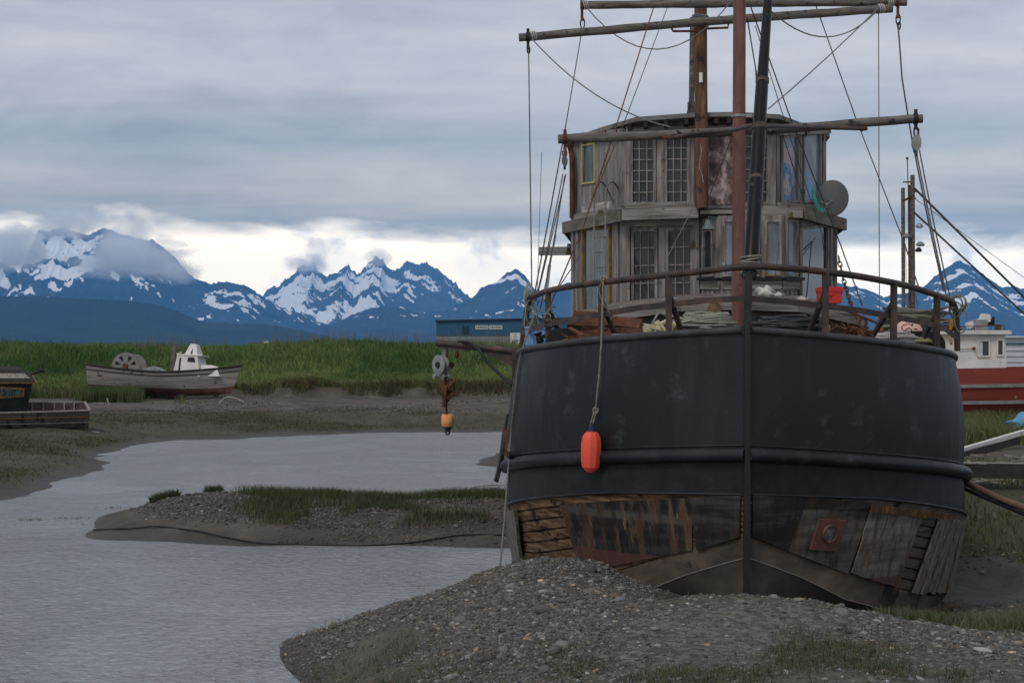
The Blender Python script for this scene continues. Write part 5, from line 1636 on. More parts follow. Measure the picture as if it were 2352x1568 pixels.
m.tube([bp(1719, 640, .1), bp(1722, 628, .2)], [.05, .085], 14)
m.build('spar_post', M['black'], boat)

# booms
def boom(x0, y0, x1, y1, s0, s1, r_, bend=.03):
    a_, b_ = bp(x0, y0, s0), bp(x1, y1, s1)
    pts, rr_ = [], []
    rn = random.Random(int(x0))
    for k in range(25):
        t = k / 24
        pts.append(a_.lerp(b_, t) + Vector((0, 0, bend * math.sin(math.pi * t) + rn.uniform(-.006, .006))) + BY * rn.uniform(-.005, .005))
        rr_.append(r_ * (1 + rn.uniform(-.05, .05)))
    mb = MB(); mb.tube(pts, rr_, 12)
    return mb.build('boom', M['spar'], boat, angle=60), a_, b_
bm1, a1, b1 = boom(1334, 12, 2083, 4, 9.35, 9.35, .072, .0)
bm2, a2, b2 = boom(1192, 87, 2050, 19, 9.15, 9.3, .075, .02)
bm3, a3, b3 = boom(1282, 319, 2119, 272, 5.85, 5.75, .070, -.04)
m = MB()
for k in range(6):
    c_ = bp(1609, 38 + k * 4, 9.62)
    m.lathe([(.15, -.009), (.158, 0), (.15, .009)], c_ + BY * 0, (.12, 0, 1), 18)
m.build('lashing', M['ropewhite'], bm2)
m = MB(); m.tube([bp(1543, 66, 9.5), bp(1546, 72, 9.5), bp(1598, 72, 9.55), bp(1598, 66, 9.55)], .022, 8); m.tube([bp(1624, 66, 9.5), bp(1672, 64, 9.5), bp(1673, 54, 9.5)], .022, 8)
m.build('step_iron', M['rust'], boat)
m = MB(); m.tube(smooth_path([bp(1540, 318, 5.75), bp(1600, 306, 5.6), bp(1680, 300, 5.3), bp(1722, 289, 2.0), bp(1760, 289, 2.0), bp(1850, 292, 4.5), bp(1990, 296, 5.6)]), .030, 8)
m.build('spreader_pipe', M['rail'], boat)
m = MB()
for q_ in (((1950, 298, 5.6), (1975, 284, 5.55)), ((1955, 290, 5.6), (1982, 301, 5.6)), ((1540, 312, 5.7), (1520, 322, 5.7)), ((1540, 318, 5.7), (1514, 312, 5.7))):
    m.tube([bp(*q_[0]), bp(*q_[1])], .014, 6)
m.build('lashing_wire', M['rust'], boat)
# straps and shackles at the boom ends
def strap(x, y, s, r_, mat_=M['rust'], h=.22):
    mb = MB(); c_ = bp(x, y, s)
    mb.lathe([(r_ + .006, -.03), (r_ + .014, -.03), (r_ + .014, .03), (r_ + .006, .03)], c_, BX, 14)
    mb.bar(c_ + Vector((0, 0, -r_)) - BY * .02, c_ + Vector((0, 0, -r_ - h)) - BY * .02, .05, .02, up=BY)
    mb.bar(c_ + Vector((0, 0, r_)) - BY * .02, c_ + Vector((0, 0, r_ + .07)) - BY * .02, .05, .02, up=BY)
    return mb.build('boom_strap', mat_, boat)
strap(1337, 12, 9.35, .072); strap(2062, 5, 9.35, .072); strap(1213, 85, 9.15, .075, M['black'], .15); strap(1298, 319, 5.85, .07); strap(2103, 273, 5.75, .07, M['black'], .1)

LINES = [
    # x0,y0,s0, x1,y1,s1, sag, radius, material
    (1214, 100, 9.15, 1222, 712, 5.0, 0, .010, 'line'),
    (1337, 68, 9.35, 1300, 285, 8.0, 0, .009, 'line'),
    (1300, 285, 8.0, 1225, 690, 4.4, .02, .011, 'line'),
    (1501, 18, 9.4, 1420, 275, 6.4, 0, .011, 'rust'),
    (1420, 275, 6.4, 1340, 520, 4.2, 0, .011, 'rust'),
    (1340, 520, 4.2, 1256, 720, 3.1, 0, .011, 'rust'),
    (1534, 15, 9.4, 1438, 270, 6.6, 0, .008, 'line'),
    (1438, 270, 6.6, 1352, 480, 5.5, 0, .008, 'rust'),
    (1678, 5, 9.2, 1345, 15, 9.25, .80, .011, 'greyline'),
    (1222, 90, 9.1, 1540, 292, 5.8, .25, .011, 'greyline'),
    (1724, 15, 6.0, 1815, 270, 8.0, 0, .011, 'rust'),
    (1815, 270, 8.0, 1930, 560, 9.5, 0, .011, 'line'),
    (1930, 560, 9.5, 1980, 700, 7.2, 0, .012, 'rust'),
    (1735, 60, 6.0, 1800, 270, 8.0, 0, .007, 'line'),
    (1800, 270, 8.0, 1905, 590, 9.4, 0, .007, 'line'),
    (1765, 250, 5.7, 2018, 18, 9.2, .04, .010, 'greyline'),
    (1770, 25, 6.0, 2012, 28, 9.25, .42, .011, 'greyline'),
    (1866, -10, 9.5, 1965, 270, 8.5, 0, .010, 'line'),
    (1965, 270, 8.5, 2078, 560, 5.8, 0, .010, 'line'),
    (2078, 560, 5.8, 2110, 660, 3.5, 0, .010, 'line'),
    (2018, 30, 9.3, 2020, 720, 8.0, 0, .009, 'greyline'),
    (2063, 58, 9.35, 2072, 180, 8.0, 0, .013, 'line'),
    (2072, 180, 8.0, 2100, 350, 5.9, .02, .013, 'line'),
    (2104, 345, 5.72, 2176, 690, 3.2, .03, .010, 'line'),
    (2100, 345, 5.75, 2168, 668, 3.2, .05, .012, 'line'),
    (2112, 345, 5.72, 2185, 694, 3.3, .06, .010, 'line'),
    (1293, 400, 5.85, 1230, 690, 3.8, .05, .009, 'line'),
    (1297, 405, 5.85, 1240, 715, 3.6, .08, .009, 'line'),
    (1300, 400, 5.85, 1234, 680, 3.6, .02, .009, 'line'),
    (1244, 350, 12.5, 1232, 740, 11.0, 0, .006, 'line'),
    (1590, 480, 9.7, 1520, 616, 5.0, 0, .008, 'greyline'),
    (1716, 40, 5.7, 1736, 160, 5.5, .0, .010, 'line'),
    (1736, 160, 5.5, 1738, 186, 5.5, .0, .014, 'rust'),
    (1683, 310, 5.6, 1622, 470, 8.5, 0, .007, 'rust'),
    (1793, 295, 5.7, 1850, 470, 8.5, 0, .007, 'line'),
    (1330, 590, 8.0, 1270, 680, 5.0, 0, .009, 'line'),
    (1790, 555, 9.5, 1780, 640, 9.0, 0, .006, 'line'),
    (1865, 545, 11.0, 1852, 690, 9.0, 0, .010, 'black'), (1888, 545, 11.2, 1908, 690, 10.0, 0, .007, 'black'),
]
for k, (x0, y0, s0, x1, y1, s1, sg, r_, mt_) in enumerate(LINES):
    mb = MB(); mb.tube(sag(bp(x0, y0, s0), bp(x1, y1, s1), sg, 14 if sg else 2), r_, 6)
    mb.build('rigging_line', M[mt_], boat)
# turnbuckle rod and whip at the left shroud
m = MB(); m.tube([bp(1286, 476, 8), bp(1276, 540, 7.4)], .006, 6); m.tube([bp(1276, 540, 7.4), bp(1262, 610, 6.6)], .018, 8); m.tube([bp(1262, 610, 6.6), bp(1252, 690, 6)], .028, 8)
m.build('turnbuckle', M['galv'], boat)
# pulley blocks
def block(x, y, s, r_=.085, h=.30, n_='pulley_block'):
    c_ = bp(x, y, s)
    mb = MB()
    for dx in (-.035, .035):
        pts = [(math.cos(a_) * r_ * .8, math.sin(a_) * h / 2 * .9) for a_ in [2 * math.pi * k / 18 for k in range(18)]]
        pl_ = [c_ + BX * u + Vector((0, 0, v)) + BY * (dx - .012) for u, v in pts]
        mb.prism(pl_, BY * .024)
    o = mb.build(n_, M['galv'] if x > 2000 else M['spar'], boat, angle=30)
    mb = MB(); mb.lathe([(r_ * .7, -.02), (r_ * .55, 0), (r_ * .7, .02)], c_, BY, 16); mb.build('sheave', M['black'], o)
    mb = MB(); mb.tube([c_ + Vector((0, 0, h * .4)) + BX * .03, c_ + Vector((0, 0, h * .75)) + BX * .035, c_ + Vector((0, 0, h * .75)) - BX * .035, c_ + Vector((0, 0, h * .4)) - BX * .03], .012, 6); mb.tube([c_ - Vector((0, 0, h * .45)), c_ - Vector((0, 0, h * .75))], .02, 6)
    mb.build('shackle', M['black'], o)
block(2105, 328, 5.74, .085, .28); block(1297, 369, 5.84, .055, .19)
def ring(x, y, s, r_=.06):
    c_ = bp(x, y, s); mb = MB()
    mb.tube([c_ + BX * math.cos(a_) * r_ * .6 + Vector((0, 0, math.sin(a_) * r_ * 1.6)) for a_ in [2 * math.pi * k / 14 for k in range(14)]], .013, 6, closed=True)
    mb.build('shackle', M['black'], boat)
ring(2063, 45, 9.33); ring(2065, 60, 9.33, .04); ring(1338, 54, 9.34); ring(2104, 303, 5.74, .05); ring(1214, 115, 9.14, .04)
# coil ties on the boom ends
for (x, y, s) in ((1341, 12, 9.3), (1222, 82, 9.1), (2040, 5, 9.3), (2020, 20, 9.25)):
    m = MB(); c_ = bp(x, y, s)
    for k in range(3):
        m.lathe([(.08, -.01), (.088, 0), (.08, .01)], c_ + BX * (.03 * k), (1, .1 * k, .3), 12)
    m.build('rope_tie', M['ropewhite'], boat)

# chain on the right shroud
m = MB()
ch = [bp(1925, 585, 9.2).lerp(bp(1990, 740, 7.4), t / 17) + Vector((0, 0, -.0)) for t in range(18)]
ch = sag(bp(1926, 590, 9.2), bp(1968, 730, 7.2), .12, 17)
for k in range(17):
    a_, b_ = ch[k], ch[k + 1]
    d_ = (b_ - a_); L = d_.length * .68; d_.normalize()
    sd = BX if k % 2 else BY
    sd = (sd - d_ * sd.dot(d_)).normalized()
    c_ = (a_ + b_) / 2
    m.tube([c_ + d_ * math.cos(t) * L + sd * math.sin(t) * .034 for t in [2 * math.pi * j / 10 for j in range(10)]], .011, 5, closed=True)
m.build('chain', M['rust'], boat)
m = MB(); m.tube(smooth_path([bp(1985, 725, 7), bp(1975, 735, 7), bp(1973, 745, 7), bp(1982, 752, 7), bp(1990, 744, 7), bp(1988, 730, 7)]), .024, 8); m.build('hook', M['rust'], boat)
m = MB(); m.tube([bp(1925, 705, 6.2), bp(2060, 760, 4.5)], .02, 6); m.build('rust_rod', M['rust'], boat)

# roof hoops: the ladder with hooked tops leaning on the eave
m = MB()
for x in (1365, 1391):
    hook = [bp(x - 2, 645, 8.5), bp(x - 1, 560, 9.2), bp(x, 500, 9.7), bp(x, 450, 9.85), bp(x + 4, 428, 9.95), bp(x + 14, 418, 10.3), bp(x + 26, 428, 10.8), bp(x + 44, 466, 11.0)]
    m.tube(smooth_path(hook), .016, 8)
for y, s in ((545, 9.3), (580, 9.05), (615, 8.75)):
    m.tube([bp(1362, y, s), bp(1394, y - 2, s)], .014, 6)
lad = m.build('ladder', M['greyline'], None)
tag(lad, 'thin metal ladder with hooped top hung on the eave by the curtained window', 'ladder')

# bell
m = MB(); c_ = bp(1627, 508, 9.45)
m.lathe([(.02, .03), (.05, .02), (.075, -.06), (.10, -.11), (.13, -.15), (.125, -.155), (.06, -.08)], c_, (0, 0, 1), 20); m.tube([c_, c_ + Vector((0, 0, .08)), bp(1645, 500, 9.6)], .008, 6)
bell = m.build('bell', M['brass'], None)
tag(bell, 'small greenish ship bell hanging under the eave beside the rust red mast', 'bell')

# davit arm with its pot hauler at the left
dv0, dv1 = bp(1003, 787, 4.2), bp(1184, 806, 4.0)
m = MB(); m.tube([dv0, dv1], .052, 12); m.bar(dv1 + Vector((0, 0, .03)), dv1 - Vector((0, 0, .40)), .09, .09, up=BX)
m.prism([bp(1080, 797, 4.1), bp(1176, 806, 4.0), bp(1178, 842, 4.0)], BY * .03)
m.bar(bp(1012, 796, 4.18), bp(1080, 803, 4.1), .03, .05)
dvt = m.build('davit', M['rail'], boat, angle=40)
m = MB(); m.tube(smooth_path([bp(1052, 783, 4.0), bp(1078, 785, 4.0), bp(1098, 800, 4.0), bp(1118, 830, 4.0), bp(1150, 862, 4.0), bp(1176, 882, 4.0)]), .024, 8); m.tube(smooth_path([bp(1060, 785, 4.1), bp(1084, 790, 4.0), bp(1106, 812, 4.0), bp(1130, 845, 4.0), bp(1176, 878, 4.0)]), .016, 8)
m.build('hydraulic_hose', M['hose'], dvt)
c_ = bp(1012, 838, 4.2)
hl = thing('pot_hauler', 'grey pot hauler with a round sheave, hanging from the davit arm', 'hauler', tuple(c_))
m = MB()
ax = Vector((-.75, -.65, 0)).normalized()
m.lathe([(.13, -.05), (.145, -.045), (.145, -.02), (.10, 0), (.145, .02), (.145, .045), (.13, .05)], c_, ax, 24); m.build('sheave', M['galv'], hl)
m = MB(); m.lathe([(.04, -.07), (.05, .055), (.04, .07)], c_, ax, 14); m.build('hub', M['black'], hl)
m = MB()
e_ = Vector((ax.y, -ax.x, 0))
m.bar(c_ + Vector((0, 0, .30)) - ax * .07, c_ - Vector((0, 0, .22)) - ax * .07, .10, .03, up=ax); m.tube([c_ + Vector((0, 0, .30)) - ax * .05, c_ + Vector((0, 0, .33))], .025, 8); m.tube([c_ + Vector((0, 0, .28)), bp(1014, 800, 4.2)], .018, 6)
m.build('bracket', M['galv'], hl)
for dx in (-.06, .07):
    p_ = c_ + Vector((dx, -.04, -.16)); m = MB(); m.lathe([(.035, -.05), (.04, -.045), (.022, -.02), (.022, .02), (.04, .045), (.035, .05)], p_, ax, 14); m.build('guide_roller', M['galv'], hl)
# rusty wire with its coil and the broken float
m = MB(); m.tube(smooth_path([bp(1027, 803, 4.18), bp(1023, 840, 4.18), bp(1022, 880, 4.18), bp(1024, 915, 4.18), bp(1026, 955, 4.18)]), .016, 8)
for k in range(9):
    c2 = bp(1031 + 1.2 * math.sin(k), 882 + k * 4.2, 4.15)
    rr_ = .085 + .012 * math.sin(k * 2.2)
    m.tube([c2 + BX * (math.cos(a_) * rr_ - .01) + BY * math.sin(a_) * rr_ * .7 + Vector((0, 0, math.sin(a_ + k) * .06 + math.cos(a_) * .04)) for a_ in [2 * math.pi * j / 14 for j in range(14)]], .013, 5, closed=True)
m.bar(bp(1024, 885, 4.1), bp(1020, 935, 4.1), .09, .05)
wc = m.build('wire_coil', M['rust'], None)
tag(wc, 'rusty coil of wire on a bent iron strap hanging from the davit arm', 'wire')
m = MB(); m.tube([bp(1036, 838, 4.3), bp(1036, 838, 4.5)], .05, 10); m.tube([bp(1050, 806, 4.15), bp(1050, 812, 4.15)], .012, 6); m.lathe([(.01, .05), (.035, .02), (.035, -.02), (.01, -.05)], bp(1049, 815, 4.15), (0, 0, 1), 10)
m.build('davit_fitting', M['rust'], dvt)
c_ = bp(1028, 965, 4.18)
fb = thing('broken_float', 'broken pale orange float with a blue eye, hanging upside down below the coil', 'float', tuple(c_ - Vector((0, 0, .2))))
m = MB(); m.lathe([(.085, .075), (.088, .07), (.092, .0), (.085, -.07), (.06, -.095), (.055, -.09), (.07, .0), (.07, .07)], c_, (0, 0, 1), 20)
m.v = [tuple(Vector(v) + Vector((0, 0, .018 * math.sin(5 * math.atan2(v[1] - c_.y, v[0] - c_.x)) if v[2] > c_.z + .05 else 0))) for v in m.v]
m.build('shell', M['orangepale'], fb)
m = MB(); m.lathe([(.062, -.085), (.055, -.12), (.035, -.15), (.03, -.165)], c_, (0, 0, 1), 16); m.tube([c_ + BX * math.cos(a_) * .026 + Vector((0, 0, -.175 + math.sin(a_) * .03)) for a_ in [2 * math.pi * j / 14 for j in range(14)]], .014, 6, closed=True)
m.build('eye', M['navy'], fb)

# orange float on its rope
p0 = bp(1386, 642, 1.33)
x_, n_ = hit(1358, 1035)
fc_ = x_ - ray(1358, 1035) * .19
top = fc_ + Vector((0, 0, .29))
p1 = bp(1380, 772, 1.12)
fl = thing('orange_float', 'bright orange inflatable float with a navy eye hanging by rope against the black bow', 'float', tuple(fc_ - Vector((0, 0, .26))))
m = MB()
m.lathe([(.01, -.262), (.06, -.25), (.105, -.20), (.122, -.12), (.127, 0), (.125, .10), (.108, .18), (.075, .225), (.055, .235)], fc_, (.03, 0, 1), 10)
m.build('bladder', M['orange'], fl, angle=24)
m = MB(); m.lathe([(.058, .225), (.05, .262), (.03, .275), (.022, .315)], fc_, (.03, 0, 1), 16); m.tube([top + BX * math.cos(a_) * .022 + Vector((0, 0, .02 + math.sin(a_) * .025)) for a_ in [2 * math.pi * j / 12 for j in range(12)]], .01, 6, closed=True)
m.build('eye', M['navy'], fl)
m = MB()
kn = bp(1368, 942, 1.0)
kn = hit(1368, 942)[0] - ray(1368, 942) * .09
m.tube([p0 + BY * -.06] + [hit(x_k, y_k)[0] - ray(x_k, y_k) * .13 for x_k, y_k in ((1381, 790), (1379, 815), (1377, 850), (1374, 880), (1371, 910))] + [kn], .012, 6); m.tube([kn + BX * .01, top + BX * .01], .010, 6); m.tube([kn - BX * .015, top - BX * .018], .010, 6)
m.tube([kn + BX * math.cos(a_) * .03 + Vector((0, 0, math.sin(a_) * .035)) for a_ in [2 * math.pi * j / 10 for j in range(10)]], .012, 6, closed=True)
for k in range(3):
    m.lathe([(.048, -.012), (.056, 0), (.048, .012)], p0 + BX * (.025 * k - .02), (1, .3 * k - .3, .2), 12)
m.tube(smooth_path([p0, bp(1376, 665, 1.3), bp(1383, 690, 1.3), bp(1400, 720, 1.3), bp(1404, 735, 1.3)]), .007, 5)
fr = m.build('float_rope', M['rope'], None)
tag(fr, 'frayed rope tied to the rail, holding the bright orange float', 'rope')

# rope turns at the spar foot
m = MB()
for k, (y, tl_) in enumerate(((590, .05), (597, .12), (604, -.02), (610, .10), (617, -.28), (621, .28), (625, .05))):
    c_ = bp(1725 - k * .6, y, .33)
    m.tube([c_ + BX * math.cos(a_) * .112 + BY * math.sin(a_) * .112 + Vector((0, 0, math.cos(a_) * tl_ * .18)) for a_ in [2 * math.pi * j / 20 for j in range(20)]], .014, 6, closed=True)
rt = m.build('rope_lashing', M['rope'], None)
tag(rt, 'pale rope wound round the black bow spar where it meets the rail', 'rope')

# ------------------------------------------------------------------ things lying on the foredeck
def coil(name, x, y, s, rx, ry, turns, h, r_, mat_, label, cat, seed=1, loose=.25):
    rn = random.Random(seed)
    c_ = bp(x, y, s)
    c_.z = max(c_.z, 0)
    mb = MB()
    ph = 0
    for k in range(turns):
        t = k / max(1, turns - 1)
        sc_ = 1 - .45 * t * rn.uniform(.4, 1.2)
        ox, oy = rn.uniform(-loose, loose) * rx * .5, rn.uniform(-loose, loose) * ry * .5
        tx, ty = rn.uniform(-.1, .1), rn.uniform(-.2, .2)
        pts = []
        for j in range(22):
            a_ = 2 * math.pi * j / 22
            wob_ = 1 + .05 * math.sin(3 * a_ + rn.random() * .3 + k)
            u, v = math.cos(a_) * rx * sc_ * wob_ + ox, math.sin(a_) * ry * sc_ * wob_ + oy
            pts.append(c_ + BX * u + BY * v + Vector((0, 0, t * h + tx * u + ty * v * .3 + .015 * math.sin(2 * a_ + k * 2))))
        mb.tube(pts, r_, 6, closed=True)
    o = mb.build(name, mat_, None)
    return tag(o, label, cat)
coil('rope_coil', 1618, 752, 1.9, .38, .34, 17, .17, .016, M['ropegreen'], 'coil of pale green rope heaped behind the bulwark beside the rust red mast', 'rope', 2)
coil('hose_coil', 1805, 753, 1.7, .42, .30, 13, .13, .022, M['hose'], 'black hose coiled on the foredeck behind the bulwark cap', 'hose', 4)
m = MB(); m.tube(smooth_path([bp(1850, 742, 1.7), bp(1862, 728, 1.6), bp(1885, 728, 1.5), bp(1882, 745, 1.5), bp(1860, 752, 1.5)]), .016, 6)
hh = m.build('hose_end', M['hose'], None); tag(hh, 'loose looped hose end beside the coiled black hose', 'hose')
coil('rope_coil', 2030, 779, 2.3, .42, .30, 12, .07, .018, M['ropewhite'], 'bleached grey rope lying flat behind the bulwark under the numbered buoy', 'rope', 7)
coil('rope_coil', 2092, 786, 2.75, .26, .2, 6, .04, .016, M['ropeyellow'], 'yellowish rope coil at the edge of the bleached rope by the black plate', 'rope', 9)
coil('net_rope_heap', 2105, 752, 4.1, .50, .35, 18, .24, .015, M['rope'], 'tangled heap of dull rope behind the pink numbered buoy', 'rope', 12, .5)
# numbered buoy
c_ = bp(2086, 768, 3.6)
bu = thing('numbered_buoy', 'round faded pink buoy painted with dark blue figures, half behind a black plate', 'buoy', tuple(c_ - Vector((0, 0, .2))))
m = MB(); m.lathe([(.2 * math.sin(math.pi * k / 14), -.2 * math.cos(math.pi * k / 14)) for k in range(15)], c_, (0, 0, 1), 26); m.build('ball', M['pink'], bu, angle=80)
def onball(x, y):
    d_ = ray(x, y); o = Vector((0, 0, EYE)); q_ = o - c_
    b_ = q_.dot(d_); cc_ = q_.length_squared - .202 ** 2
    dsc = b_ * b_ - cc_
    return o + d_ * (-b_ - math.sqrt(max(dsc, 0)))
m = MB()
def zpx(x, y):   # crop 90x60 px shown at 26.1x -> D units
    return onball((2170 + x / 26.13) * .9408, (770 + y / 26.13) * .9408)
m.tube([zpx(*q_) for q_ in ((1150, 600), (1050, 570), (950, 590), (850, 670), (820, 760), (860, 860), (920, 950), (980, 1000))], .0065, 5)
m.tube([zpx(*q_) for q_ in ((1000, 990), (1090, 920), (1160, 850), (1280, 800), (1400, 840), (1460, 940), (1450, 1040))], .0065, 5)
m.tube([zpx(*q_) for q_ in ((1120, 460), (1300, 540), (1440, 620), (1540, 690))], .006, 5)
m.tube([zpx(*q_) for q_ in ((1460, 620), (1510, 540))], .009, 5)
m.tube([zpx(*q_) for q_ in ((1620, 850), (1710, 870), (1790, 860))], .008, 5)
m.build('painted_figures', M['navy'], bu)
# black plates: fairlead housings at both shoulders
def bigplate(quad, label):
    mb = MB(); mb.sheet(quad, .03, Vector((0, -1, 0)))
    o = mb.build('chain_plate', M['black'], None); return tag(o, label, 'steel plate')
def arcplate(x0, x1, ytop, ybot, s, rad_left, label):
    rows = []
    pts = []
    N = 14
    poly = [bp(x0, ybot, s)]
    if rad_left:
        for k in range(9):
            a_ = math.pi / 2 * k / 8
            poly.append(bp(x0 + 24 * (1 - math.sin(math.pi / 2 - a_ + 0) ) if False else x0 + 26 * (1 - math.cos(a_)), ytop + 26 * (1 - math.sin(a_)), s))
        poly += [bp(x1, ytop, s), bp(x1, ybot, s)]
    else:
        poly.append(bp(x0, ytop, s))
        for k in range(9):
            a_ = math.pi / 2 * k / 8
            poly.append(bp(x1 - 34 + 34 * math.sin(a_), ytop + 34 * (1 - math.cos(a_)), s))
        poly.append(bp(x1, ybot, s))
    mb = MB(); mb.prism(poly, BY * .35)
    o = mb.build('roller_housing', M['black'], None, angle=30); return tag(o, label, 'housing')
arcplate(1256, 1342, 754, 800, 2.3, True, 'black rounded steel housing beside the rusty scrap and the blue crate')
arcplate(2040, 2172, 760, 806, 2.85, False, 'black rounded steel housing in front of the pink numbered buoy')
# scrap iron pile: each piece of plate its own thing
SCR = [((1312, 735), (1400, 740), .42, 2.5), ((1400, 742), (1470, 748), .3, 2.2), ((1330, 775), (1420, 768), .3, 1.9), ((1420, 764), (1475, 766), .24, 1.7), ((1290, 790), (1350, 770), .2, 2.1), ((1345, 752), (1430, 757), .3, 2.4)]
labs = ['broad rusty steel plate lying topmost in the scrap on the foredeck', 'rusty steel plate under the folded angle iron in the deck scrap', 'rusty plate sloping down behind the bulwark at the rail post', 'short rusty plate next to the broken cream foam', 'narrow rusty plate in front of the black rounded housing', 'rusty plate in the middle of the scrap, below the topmost one']
for k, ((x0, y0), (x1, y1), wd, s) in enumerate(SCR):
    a_, b_ = bp(x0, y0, s), bp(x1, y1, s - .1)
    mb = MB(); up = Vector((.1 * k - .2, -.55, .8)).normalized()
    mb.bar(a_, b_, wd, .02, up=up)
    d_ = (b_ - a_).normalized(); sd = d_.cross(up).normalized()
    mb.bar(a_ + sd * wd * .48 + Vector((0, 0, .03)), b_ + sd * wd * .48 + Vector((0, 0, .03)), .02, .08, up=up)
    o = mb.build('rusty_plate', M['rust'], None, smooth=False); tag(o, labs[k], 'scrap metal', 'scrap iron heaped on the foredeck')
mb = MB(); a_ = bp(1455, 739, 2.6)
mb.prism([bp(1437, 748, 2.5), bp(1452, 727, 2.5), bp(1482, 750, 2.5)], BY * .25)
o = mb.build('angle_iron', M['rust'], None, smooth=False); tag(o, 'folded rusty angle iron standing like a small tent in the scrap', 'scrap metal', 'scrap iron heaped on the foredeck')
rn = random.Random(9)
mb = MB()
for k in range(26):
    x, y = rn.uniform(1290, 1480), rn.uniform(748, 782)
    c_ = bp(x, y + (1480 - x) * .05, rn.uniform(1.9, 2.6)); v_ = Vector((rn.uniform(-1, 1), rn.uniform(-1, 1), rn.uniform(-.5, .5))).normalized()
    mb.bar(c_ - v_ * rn.uniform(.05, .2), c_ + v_ * rn.uniform(.05, .2), rn.uniform(.02, .10), rn.uniform(.01, .03), up=Vector((0, -.3, 1)))
o = mb.build('scrap_debris', M['rust'], None, smooth=False); tag(o, kind='stuff')
mb = MB()
for k in range(40):
    x = rn.uniform(1915, 2000)
    c_ = bp(x, 757 + (x - 1915) * .13 + rn.uniform(-9, 4), rn.uniform(1.7, 2.2)); v_ = Vector((rn.uniform(-1, 1), rn.uniform(-1, 1), rn.uniform(-.4, .6))).normalized()
    mb.bar(c_ - v_ * rn.uniform(.03, .13), c_ + v_ * rn.uniform(.03, .13), rn.uniform(.01, .04), rn.uniform(.01, .03), up=Vector((0, -.3, 1)))
o = mb.build('rust_rubble', M['rust'], None, smooth=False); tag(o, kind='stuff')
# broken cream foam: slabs and offcuts
rn = random.Random(44)
FOAM = [((1492, 772, 1.3), .20, 'cream foam slab leaning on the bulwark cap'), ((1502, 760, 1.5), .26, 'largest broken cream foam slab on the foredeck'), ((1516, 752, 1.55), .18, 'notched cream foam block behind the largest slab'), ((1528, 742, 1.7), .16, 'cream foam offcut topmost in its heap'), ((1548, 752, 1.6), .15, 'cream foam offcut beside the green rope coil'), ((1510, 772, 1.25), .14, 'small cream foam chip at the foot of the rail post')]
for k, (q_, sz_, lab) in enumerate(FOAM):
    c_ = bp(*q_)
    ax_ = Vector((rn.uniform(-1, 1), rn.uniform(-.4, .4), rn.uniform(-.6, .9))).normalized()
    up_ = Vector((rn.uniform(-.4, .4), -.7, rn.uniform(.2, .8))).normalized()
    mb = MB(); mb.bar(c_ - ax_ * sz_ * .5, c_ + ax_ * sz_ * .5, sz_ * rn.uniform(.4, .7), sz_ * .28, up=up_)
    mb.bar(c_ - ax_ * sz_ * .2 + up_ * sz_ * .16, c_ + ax_ * sz_ * .48 + up_ * sz_ * .16, sz_ * rn.uniform(.2, .35), sz_ * .22, up=up_)
    o = mb.build('foam_chunk', M['cream'], None, smooth=False); tag(o, lab, 'foam', 'broken cream foam')
# pale sticks
for (q0, q1, r_, lab) in (((1488, 762, 1.6), (1512, 718, 1.9), .014, 'pale stick leaning up from the foam lumps to the trunk cabin'), ((1520, 720, 2.4), (1600, 740, 1.7), .018, 'bleached stick lying against the trunk cabin behind the green rope'), ((1405, 770, 1.2), (1500, 768, 1.0), .02, 'pale stick lying along the bulwark cap'), ((1400, 742, 2.3), (1480, 745, 2.2), .018, 'whitish stick on top of the rusty plates')):
    mb = MB(); mb.tube([bp(*q0), bp(*q1)], r_, 7); o = mb.build('stick', M['drift'], None); tag(o, lab, 'stick', 'sticks on the foredeck')
# blue crate
c_ = bp(1238, 772, 3.9)
cr = thing('blue_crate', 'pale blue plastic crate beside the black housing at the rail end', 'crate', tuple(c_ - Vector((0, 0, .15))))
mb = MB(); hx, hy, hz = .17, .15, .13
for sg in (-1, 1):
    mb.box(c_ + BX * sg * hx, (.02, hy * 2, hz * 2), BX, BY); mb.box(c_ + BY * sg * hy, (hx * 2 - .02, .02, hz * 2), BX, BY)
mb.box(c_ - Vector((0, 0, hz)), (hx * 2, hy * 2, .02), BX, BY)
mb.build('box', M['bluecrate'], cr, smooth=False)
mb = MB()
for k in range(9):
    mb.box(c_ - BY * (hy + .015) + BX * (-hx + .02 + k * .0375), (.014, .014, hz * 1.9), BX, BY)
mb.box(c_ - BY * (hy + .016) + Vector((0, 0, hz - .012)), (hx * 2.1, .03, .03), BX, BY)
mb.build('ribs', M['bluecrate'], cr, smooth=False)
# red box
c_ = bp(1905, 680, 8.2)
rb_ = thing('red_box', 'bright red plastic tote box with lid standing on the trunk roof', 'box', tuple(c_ - Vector((0, 0, .14))))
mb = MB(); hx, hz = .20, .12
mb.hexa([c_ + BX * a_ + BY * b_ + Vector((0, 0, z_)) for z_, sc_ in ((-hz, .96), (hz * .55, 1.0)) for a_, b_ in ((-hx * sc_, -.15), (hx * sc_, -.15), (hx * sc_, .15), (-hx * sc_, .15))])
mb.build('tub', M['red'], rb_, smooth=False)
mb = MB(); mb.box(c_ + Vector((0, 0, hz * .55 + .035)), (hx * 2.12, .33, .066), BX, BY); mb.box(c_ + Vector((0, 0, hz * .55 + .075)), (hx * 1.8, .28, .02), BX, BY); mb.box(c_ - BY * .17 + Vector((0, 0, .03)), (.08, .02, .05), BX, BY)
mb.build('lid', M['red'], rb_, smooth=False)
